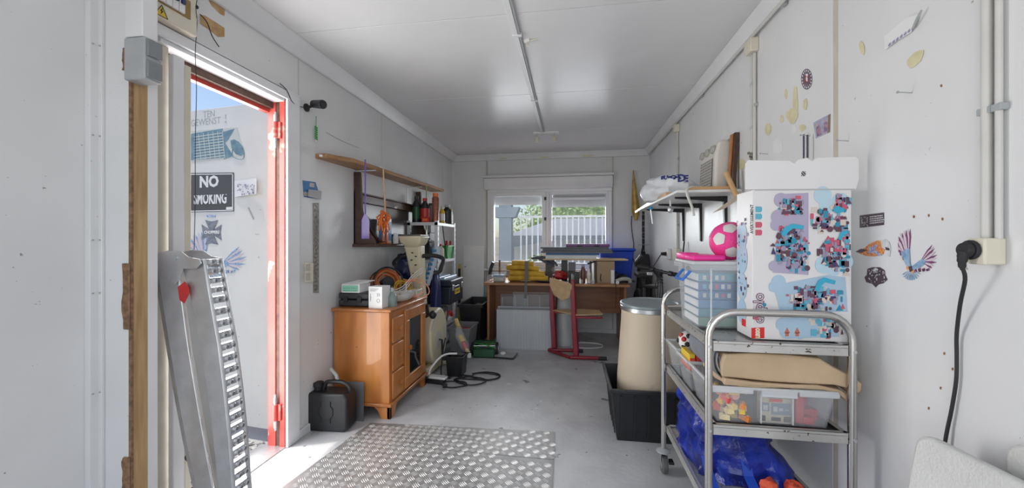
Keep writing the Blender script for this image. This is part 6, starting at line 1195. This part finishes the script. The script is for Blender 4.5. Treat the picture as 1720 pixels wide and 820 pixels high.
# ---------------- clear tub with pink lid, books, ball
t = thing('storage_tub', 'clear plastic tub of books with pink lid handles on the trolley top', 'tub', (.60, 1.66, .82))
ux0, ux1, uy0, uy1 = .462, .80, 1.56, 1.80
G().tub(ux0, ux1, uy0, uy1, .8205, 1.062, .014, .003, .02).ob('tub_shell', mat('tub_clear', (.80, .84, .88), .15, alpha=.19, var=.03), t, bevel=.003)
G().box(ux0 - .008, ux1 + .008, uy0 - .008, uy1 + .008, 1.062, 1.075).ob('clear_lid', FROST, t, bevel=.004)
for x in (.52, .63): G().box(x, x + .004, uy0 - .003, uy0 + .006, .83, 1.05).ob('rib', FROST, t)
G().box(ux0 - .002, .58, uy0 + .01, uy1 - .03, 1.076, 1.098).ob('lid_clip', PINK, t, bevel=.009); G().box(ux0 - .004, .52, uy0 + .12, uy1 + .01, 1.076, 1.104).ob('lid_clip', PINK, t, bevel=.009)
for y in (1.66,): 
    G().tube([(ux0 + .0, y - .05, 1.035), (ux0 - .028, y - .045, 1.0), (ux0 - .03, y + .045, 1.0), (ux0 - .0, y + .05, 1.035)], .0055, 8).ob('handle', mat('blue_clip', (.02, .16, .62), .4), t)
bcol = [(.08, .26, .5), (.03, .2, .42), (.05, .27, .36), (.12, .36, .5), (.04, .16, .38), (.16, .32, .22)]
blab = ['green book at the bottom of the clear tub', 'teal book second from the bottom in the clear tub', 'blue book third from the bottom in the clear tub', 'dark blue book fourth from the bottom in the clear tub', 'mid blue book fifth from the bottom in the clear tub', 'pale blue book topmost in the clear tub']
for i in range(6):
    c = [bcol[5], bcol[2], bcol[0], bcol[1], bcol[4], bcol[3]][i]; z = .826 + i * .034
    b = thing('book', blab[i], 'book', (.62, 1.66, z), group='books in the clear tub'); m = flat(f'book_cover_{i}', c, .35)
    G().box(.485, .775, 1.585, 1.77, z, z + .0315).ob('cover', m, b, bevel=.001); G().box(.4835, .486, 1.59, 1.77, z + .003, z + .028).ob('pages', PAPER, b)
    if i in (3, 4, 5): 
        for j in range(5): G().box(.50 + j * .022, .512 + j * .022, 1.5838, 1.585, z + .007, z + .024).ob('cover_picture', [CREAM, PC[2], WHITE, PC[4], PC[5]][(j + i) % 5], b)
t = thing('ball', 'pink and white rubber football resting on the clear tub', 'ball', (.615, 1.665, 1.076)); bc_ = V((.622, 1.65, 1.152))
me_ = G().ball((0, 0, 0), .076, 28, 18, R=Matrix.Translation(bc_)).ob('ball_skin', PINKB, t)
def patch(d, r, n=5):
    d = V(d).normalized(); b = d.orthogonal().normalized(); c = d.cross(b); g = G(); vs = [bc_ + d * .0768]
    for ring_, rr in ((1, .6), (2, 1.0)):
        for i in range(n * 2):
            a = PI * i / n; k = 1 if i % 2 == 0 else .86; v = (d + (b * math.cos(a) + c * math.sin(a)) * r * rr * k).normalized(); vs.append(bc_ + v * .0768)
    N_ = n * 2; f = [(0, 1 + i, 1 + (i + 1) % N_) for i in range(N_)] + [(1 + i, 1 + N_ + i, 1 + N_ + (i + 1) % N_, 1 + (i + 1) % N_) for i in range(N_)]
    g.add(vs, f).ob('white_patch', mat('ball_white', (.7, .68, .66), .5), t)
for d in ((-1, -.8, .15), (-.25, -1, -.75), (-.4, -1, 1.0), (.7, -1, .1), (-1, .4, .6), (.2, .5, 1), (1, .3, .3)): patch(d, .36)
# ---------------- middle shelf: bins, toys, blanket
mz = .532
def toybin(name, label, x0, x1, y0, y1, h):
    x0 = max(x0, .47); t = thing(name, label, 'bin', ((x0 + x1) / 2, (y0 + y1) / 2, mz)); G().tub(x0, x1, y0, y1, mz, mz + h, .018, .003, .014).ob('bin_shell', mat('bin_clear', (.78, .81, .84), .22, alpha=.17, var=.03), t, bevel=.003)
    frame_ = G(); frame(frame_, x0 - .006, x1 + .006, y0 - .004, y1 + .004, .009, 0, .009); frame_.v = [(a, c, b + mz + h - .004) for a, b, c in frame_.v]; frame_.f = [tuple(reversed(f)) for f in frame_.f]; frame_.ob('rim', FROST, t, bevel=.002)
    for x in (x0 + (x1 - x0) * .40, x0 + (x1 - x0) * .66): G().box(x, x + .004, y0 + .004, y0 + .009, mz + .01, mz + h - .015).ob('rib', FROST, t)
    return t
tb = toybin('toy_bin', 'clear bin of toy bricks at the front of the middle shelf', .475, .85, 1.402, 1.66, .125)
G().box(TX0 + .02, TX1 - .02, TY0 + .015, TY1 - .015, .5285, .5315).ob('shelf_liner', BLACKR, bpy.data.objects['steel_trolley'])
G().box(.625, .735, 1.397, 1.403, mz + .100, mz + .127).ob('clip', FROST, tb, bevel=.003); G().box(.47, .60, 1.396, 1.404, mz + .108, mz + .127).box(.74, .858, 1.396, 1.404, mz + .108, mz + .127).ob('rim_lip', FROST, tb, bevel=.003)
toybin('toy_bin', 'pale translucent bin in the middle of the trolley row, left side', .462, .84, 1.67, 1.83, .125); toybin('toy_bin', 'pale translucent bin at the far end of the trolley middle shelf', .462, .84, 1.84, 2.02, .13)
for i, (y, n) in enumerate(((1.735, 0),)): blob('toy_heap', mat('mixed_pale_toys', (.6, .55, .4), .5, vs=40, col2=(.35, .4, .5)), None, (.65, 1.75, mz + .055), (.14, .055, .05), .15, 3, fl=mz + .006, label='pale heap of small toys inside the middle bin', cat='toys')
# bricks
random.seed(17); bm_ = [flat('brick_yellow', (.82, .55, .05)), flat('brick_red', (.70, .06, .04)), flat('brick_orange', (.80, .28, .06)), flat('brick_cream', (.78, .66, .38)), flat('brick_pink', (.8, .35, .3))]
n_l = 0; words = ['yellow', 'red', 'orange', 'cream', 'pink']
proto = {}
for i in range(34):
    k = random.choices(range(5), [3, 2, 3, 4, 1])[0]; x = random.uniform(.505, .60); y = 1.425 + (i % 4) * .038; z = mz + .008 + (i // 8) * .0215
    key = (k,)
    o = G().box(-.016, .016, -.009, .009, 0, .017).cyl((-.008, 0, .017), (-.008, 0, .021), .005, n=8).cyl((.008, 0, .017), (.008, 0, .021), .005, n=8)
    if k not in proto: proto[k] = o.ob('toy_brick', bm_[k], label=f'{words[k]} toy brick in the left part of the front clear bin', cat='toy brick', group=f'{words[k]} bricks in the front bin', world=False); c_ = proto[k]
    else: c_ = proto[k].copy(); COL.objects.link(c_)
    c_.location = (x, y, z); c_.rotation_euler = (random.uniform(-.3, .3), random.uniform(-.3, .3), random.uniform(0, 3))
G().cyl((.555, 1.425, mz + .088), (.555, 1.447, mz + .088), .014, n=14).ob('round_toy', bm_[4], label='round pink toy wheel on top of the bricks', cat='toy', bevel=.003)
t = thing('red_toys', 'red toy pieces in the right part of the front clear bin', 'toys', (.79, 1.47, mz))
for x0, x1, y, h in ((.745, .77, 1.43, .10), (.755, .83, 1.46, .045), (.765, .80, 1.425, .03), (.79, .82, 1.50, .075)): G().box(x0, x1, y, y + .03, mz + .006, mz + h).ob('red_piece', mat('toy_red', (.55, .03, .04), .4), t, bevel=.004)
t = thing('toy_carton', 'flat toy box printed OLLER BOX inside the front clear bin', 'carton', (.68, 1.424, mz + .004))
G().box(.630, .733, 1.424, 1.444, mz + .005, mz + .120).ob('carton_body', mat('roller_card', (.62, .55, .44), .5, vs=50, col2=(.5, .43, .34)), t, bevel=.001)
text('OLLER BOX', .0225, V((.682, 1.4232, mz + .098)), (1, 0, 0), (0, 0, 1), INK, t, depth=.0003, bold=.0008, sx=.74)
G().box(.66, .70, 1.4225, 1.4235, mz + .078, mz + .087).ob('red_strip', MATS['brick_red'], t); G().box(.635, .660, 1.4225, 1.4235, mz + .045, mz + .074).box(.666, .725, 1.4225, 1.4235, mz + .035, mz + .074).ob('picture_panel', mat('panel_slate', (.22, .26, .33), .5), t)
g = G()
for j in range(3): g.box(.672 + j * .017, .685 + j * .017, 1.4218, 1.4225, mz + .045 + j * .003, mz + .062 - j * .004)
g.box(.64, .655, 1.4218, 1.4225, mz + .05, mz + .066); g.ob('vehicle_picture', mat('vehicle_grey', (.55, .55, .55), .5), t)
text('ROLBOX', .012, V((.682, 1.4232, mz + .024)), (1, 0, 0), (0, 0, 1), INK, t, depth=.0003, sx=.8) if 0 else None
g = G()
for j in range(9): g.box(.705 + j * .0025, .7062 + j * .0025, 1.4225, 1.4235, mz + .012, mz + .030)
g.box(.637, .648, 1.4225, 1.4235, mz + .012, mz + .030).box(.666, .695, 1.4225, 1.4235, mz + .014, mz + .026); g.ob('bar_code', INK, t)
# blanket and underlay
def sheet_fold(name, mt, label, prof, y0, y1, th, cat='cloth', amp=.004):
    """a folded cloth: profile in x-z, wavy along y, with thickness"""
    g = G(); n = 12; m = len(prof); vs = []
    for j in range(n + 1):
        y = y0 + (y1 - y0) * j / n
        for i, (x, z) in enumerate(prof):
            w = amp * math.sin(i * 1.7 + j * .9); vs.append((x + w * .4, y + amp * math.sin(i * 2.1), z + w))
    g.add(vs, [(j * m + i, j * m + i + 1, (j + 1) * m + i + 1, (j + 1) * m + i) for j in range(n) for i in range(m - 1)])
    o = g.ob(name, mt, label=label, cat=cat); s = o.modifiers.new('solid', 'SOLIDIFY'); s.thickness = th; s.offset = 0
    u = o.modifiers.new('sub', 'SUBSURF'); u.levels = 1; u.render_levels = 1; return o
bt = mz + .132
t = thing('tan_blanket', 'folded tan canvas blanket over the front clear bin', 'blanket', (.7, 1.5, .66))
def fold(nm, prof, y0, y1):
    g = G(); m = len(prof); n = 8; vs = []
    for j in range(n + 1):
        y = y0 + (y1 - y0) * j / n; w = .0
        for i, (x, z) in enumerate(prof): vs.append((x + .004 * math.sin(j * 1.3 + i), y - (.006 * math.sin(i * 1.1) if j == 0 else 0), z + .0025 * math.sin(j * 1.7 + i * .8)))
    g.add(vs, [(j * m + i, j * m + (i + 1) % m, (j + 1) * m + (i + 1) % m, (j + 1) * m + i) for j in range(n) for i in range(m)] + [tuple(range(m - 1, -1, -1)), tuple(range(n * m, (n + 1) * m))])
    return g.ob(nm, TAN, t, bevel=.006, seg=3)
fold('upper_fold', [(.503, .690), (.500, .735), (.512, .768), (.60, .775), (.72, .774), (.81, .768), (.845, .742), (.90, .712), (.922, .69), (.926, .664), (.912, .645), (.898, .655), (.885, .676), (.84, .686), (.76, .684), (.65, .682), (.56, .686)], 1.405, 1.62)
fold('lower_fold', [(.507, .664), (.507, .687), (.60, .678), (.72, .676), (.80, .680), (.87, .668), (.893, .648), (.890, .630), (.878, .632), (.862, .650), (.82, .661), (.70, .6625), (.60, .6625)], 1.402, 1.60)
for i in range(3):
    o_ = .011 * i; sheet_fold('grey_underlay', [RUBG, mat('pale_underlay', (.5, .5, .52), .8), MATS['grey_underlay']][i], ['outermost dark grey underlay sheet at the left end of the tan blanket', 'pale underlay sheet folded between the two dark ones', 'innermost dark underlay sheet next to the tan blanket'][i], [(.50, bt + .115 - o_), (.483 + o_, bt + .105 - o_), (.482 + o_, bt + .07), (.49 + o_, bt + .03 + o_), (.53, bt + .004 + o_)], 1.42, 1.70, .006, 'underlay', .001)
t = thing('toy_box', 'narrow yellow and red toy box leaning in the middle bin', 'carton', (.50, 1.72, mz + .1)); G().box(.478, .50, 1.68, 1.80, mz + .09, mz + .155).ob('carton_body', MATS['brick_yellow'], t, bevel=.001); G().box(.477, .478, 1.68, 1.80, mz + .09, mz + .12).ob('red_band', MATS['brick_red'], t); G().box(.48, .50, 1.676, 1.68, mz + .09, mz + .14).ob('red_end', MATS['brick_red'], t)
G().box(.505, .525, 1.68, 1.76, mz + .08, mz + .150).ob('red_toy_box', MATS['brick_red'], label='plain red box beside the yellow toy box', cat='carton', bevel=.001)
t = thing('plush_toy', 'small white and red spotted plush toy in the far bin', 'plush toy', (.53, 1.88, mz + .12)); G().ball((.525, 1.87, mz + .165), (.042, .04, .045), 14, 10).ob('plush_body', PAPER, t)
for d, m in (((-.6, -.7, .3), REDP), ((-.9, .1, 0), BLACKR), ((-.3, -1, -.2), BLACKR), ((-.8, -.2, .7), REDP), ((-.6, -.6, -.6), BLACKR), ((-.1, -.8, .7), BLACKR)): v = V(d).normalized(); G().ball((.525 + v.x * .036, 1.87 + v.y * .034, mz + .165 + v.z * .038), (.013, .013, .013), 8, 6).ob('spot', m, t)
# ---------------- bottom shelf: blue bag and box
t = thing('blue_shopping_bag', 'large crumpled blue woven bag on the bottom trolley shelf', 'bag', (.65, 1.7, .235)); 
def bagmesh():
    g = G(); n, m = 56, 18; vs = []; random.seed(23)
    from mathutils import noise
    for j in range(m):
        f = j / (m - 1); z = .228 + .262 * f
        for i in range(n):
            a = 2 * PI * i / n; ca, sa = math.cos(a), math.sin(a); p_ = .45
            x0, x1 = .476 + .01 * f, .868 - .13 * f; xc, rx = (x0 + x1) / 2, (x1 - x0) / 2; ry = .215 - .03 * f
            q = V((xc + rx * math.copysign(abs(ca) ** p_, ca), 1.775 + ry * math.copysign(abs(sa) ** p_, sa), z))
            w = .034 * noise.noise(q * 10) + .022 * noise.noise(q * 27); q += V((ca, sa, 0)) * (w - .012); q.z += .02 * noise.noise(q * 7) * f
            vs.append(tuple(q))
    fcs = [(j * n + i, j * n + (i + 1) % n, (j + 1) * n + (i + 1) % n, (j + 1) * n + i) for j in range(m - 1) for i in range(n)] + [tuple(range(n - 1, -1, -1)), tuple(range((m - 1) * n, m * n))]
    return g.add(vs, fcs)
bgm = bagmesh().ob('bag_body', BAGB, t)
SB = mat('strap_blue', (.01, .07, .5), .5)
def ribbon(pts, wv, th=.003):
    g = G(); pts = [V(p) for p in pts]; wv = V(wv)
    for a_, b_ in zip(pts, pts[1:]): d = (b_ - a_); nn = d.cross(wv).normalized() * th; g.add([a_ - wv, a_ + wv, b_ + wv, b_ - wv, a_ - wv + nn, a_ + wv + nn, b_ + wv + nn, b_ - wv + nn], [(0, 3, 2, 1), (4, 5, 6, 7), (0, 1, 5, 4), (2, 3, 7, 6), (1, 2, 6, 5), (3, 0, 4, 7)])
    return g
ribbon([(.505, 1.575, .33), (.510, 1.55, .28), (.520, 1.50, .24), (.535, 1.44, .232), (.55, 1.39, .245), (.57, 1.372, .20)], (.015, 0, 0)).ob('strap', SB, t)
ribbon([(.645, 1.57, .33), (.648, 1.55, .28), (.655, 1.50, .245), (.66, 1.45, .232)], (.017, 0, 0)).ob('strap', SB, t)
ribbon([(.655, 1.45, .234), (.72, 1.44, .234), (.80, 1.47, .236), (.84, 1.54, .24)], (0, .014, 0)).ob('strap', SB, t)
for i, (x, y, z, lb) in enumerate(((.705, 1.52, .262, 'orange cloth corner below the blue bag, left'), (.785, 1.52, .262, 'orange cloth corner below the blue bag, right'), (.53, 1.50, .478, 'orange and white wrapper on top of the blue bag'))):
    blob('orange_wrapper', mat('wrap_orange', (.75, .10, .04), .5), None, (x, y, z), (.032, .03, .014 if i == 2 else .03), .2, 30 + i, 12, 8, label=lb, cat='wrapper', fl=.229)
G().box(.47, .60, 1.40, 1.46, .2265, .245).ob('white_folder', PAPER, label='white paper pile under the blue bag at the front', cat='paper', bevel=.002)
# ================================================================ plastic table tops leaning at the right front
def tabletop(name, label, a, b, zt, drop, thick, m=TABLE):
    """slab leaning on the wall: a, b = top edge ends, drop = outward offset of its foot"""
    a = V(a); b = V(b); d = (b - a); L = d.length; d.normalize(); nrm_ = V((d.y, -d.x, 0)); nrm_ = nrm_ if nrm_.x < 0 else -nrm_
    dn2 = (V((0, 0, -zt)) + nrm_ * drop); Hh = dn2.length; dn2.normalize(); fn2 = d.cross(dn2); fn2 = fn2 if fn2.x < 0 else -fn2
    r = .035; pts = []
    for cx_, cy_, a0 in ((r, r, PI), (L - r, r, 1.5 * PI), (L - r, Hh - r, 0), (r, Hh - r, .5 * PI)):
        for k in range(6): an = a0 + PI / 2 * k / 5; pts.append((cx_ + r * math.cos(an), cy_ + r * math.sin(an)))
    t = thing(name, label, 'table top', (a.x, a.y, 0)); W3 = lambda u, v, o=0: V((a.x, a.y, zt)) + d * u + dn2 * v + fn2 * o
    G().prism([W3(u, v) for u, v in pts], -fn2 * thick).ob('top_face', m, t, bevel=.009, seg=3)
    G().prism([W3(.01 + (u) * (L - .02) / L, .01 + v * (Hh - .02) / Hh, -thick) for u, v in pts], -fn2 * thick * .35).ob('under_rim', m, t, bevel=.003)
    return t
tabletop('table_top', 'white plastic table top leaning in the lower right corner, front one', (.840, 1.095, 0), (.885, .56, 0), .685, .12, .028)
tabletop('table_top', 'second white plastic table top tucked behind the front one', (.926, .99, 0), (.926, .50, 0), .725, .02, .016)
# ================================================================ checker plates on the floor
def plate(label, quad, n_seed):
    t = thing('floor_plate', label, 'floor plate', tuple(sum((V(q) for q in quad), V((0, 0, 0))) / 4))
    G().prism([(x, y, .0005) for x, y, _ in quad], (0, 0, .003)).ob('sheet', PLATE, t)
    q = [V(p) for p in quad]; ux = (q[1] - q[0]); Lx = ux.length; ux.normalize(); uy = V((-ux.y, ux.x, 0)); g = G(); c = .043
    # clip against the quad
    def inside(p):
        s = 0
        for i in range(4):
            e = q[(i + 1) % 4] - q[i]; w = p - q[i]; cr2 = e.x * w.y - e.y * w.x
            if cr2 < .010 * e.length: return False
        return True
    for i in range(-4, 46):
        for j in range(-3, 36):
            p = q[0] + ux * (c * (i + .5)) + uy * (c * (j + .5))
            if not inside(p): continue
            a = PI / 4 if (i + j) % 2 else -PI / 4; d = ux * math.cos(a) + uy * math.sin(a); e = V((-d.y, d.x, 0))
            for k in (-1.5, -.5, .5, 1.5):
                o = p + e * k * .0088; h = .0205 if abs(k) < 1 else .0175
                vs = [o - d * h, o - e * .0031, o + d * h, o + e * .0031]; b = [V((v.x, v.y, .0035)) for v in vs]; tp = [V((v.x * .7 + o.x * .3, v.y * .7 + o.y * .3, .0050)) for v in vs]
                g.add(b + tp, [(0, 1, 5, 4), (1, 2, 6, 5), (2, 3, 7, 6), (3, 0, 4, 7), (4, 5, 6, 7)])
    o = g.ob('raised_tread', PLATEB, t, smooth=False); o['kind'] = 'stuff'
plate('rear aluminium checker plate lying on the floor by the cabinet', [(-1.29, 2.052, 0), (-.092, 2.045, 0), (-.100, 2.345, 0), (-1.255, 2.285, 0)], 0)
plate('front aluminium checker plate on the floor nearest the camera', [(-1.39, 1.15, 0), (-.075, 1.15, 0), (-.092, 2.040, 0), (-1.285, 2.046, 0)], 1)

# ---------------- shared phrases for repeated things; tiny print kept as one piece
for o in list(bpy.data.objects):
    l = o.get('label', ''); n = o.name.split('.')[0]
    if o.parent is None and 'group' not in o:
        for key, gname in (('top rack shelf', 'bottles and cans on the top rack shelf'), ('middle rack shelf', 'things on the middle rack shelf'), ('walnut shelf', 'pots and bottles on the walnut shelf'), ('foam mat', 'foam mats stacked on the desk'), ('yellow folded sack', 'yellow sacks piled on the desk'), ('clear tub', 'clear tubs at the desk'), ('glass cup', 'small glass cups on the desk')):
            if key in l and n in ('bottle', 'jar', 'foam_mat', 'yellow_sack', 'clear_tub', 'glass_cup'): o['group'] = gname
        for nm, gname in (('wall_conduit', 'cable tubes on the right wall'), ('nail', 'nails in the right wall'), ('junction_box', 'junction boxes on the right wall'), ('fly_swatter', 'fly swatters on the oak plank'), ('toy_bin', 'bins on the middle trolley shelf'), ('table_top', 'leaning plastic table tops'), ('floor_plate', 'checker plates on the floor'), ('grey_underlay', 'underlay sheets by the tan blanket'), ('green_bush', 'bushes outside the window'), ('orange_wrapper', 'orange scraps around the blue bag')):
            if n == nm: o['group'] = gname
    if n in ('dark_feathers', 'pale_feathers', 'beads', 'sky_backdrop', 'lilac_backdrop', 'ice_blue_backdrop', 'ice_blue_side_print', 'print', 'holes', 'grille_lines', 'pale_marks', 'scribble', 'blue_shoulders', 'picture', 'small_figures', 'bar_code', 'blue_print', 'white_star', 'red_centre', 'print_mark', 'dark_details') and o.parent is not None: o['kind'] = 'stuff'
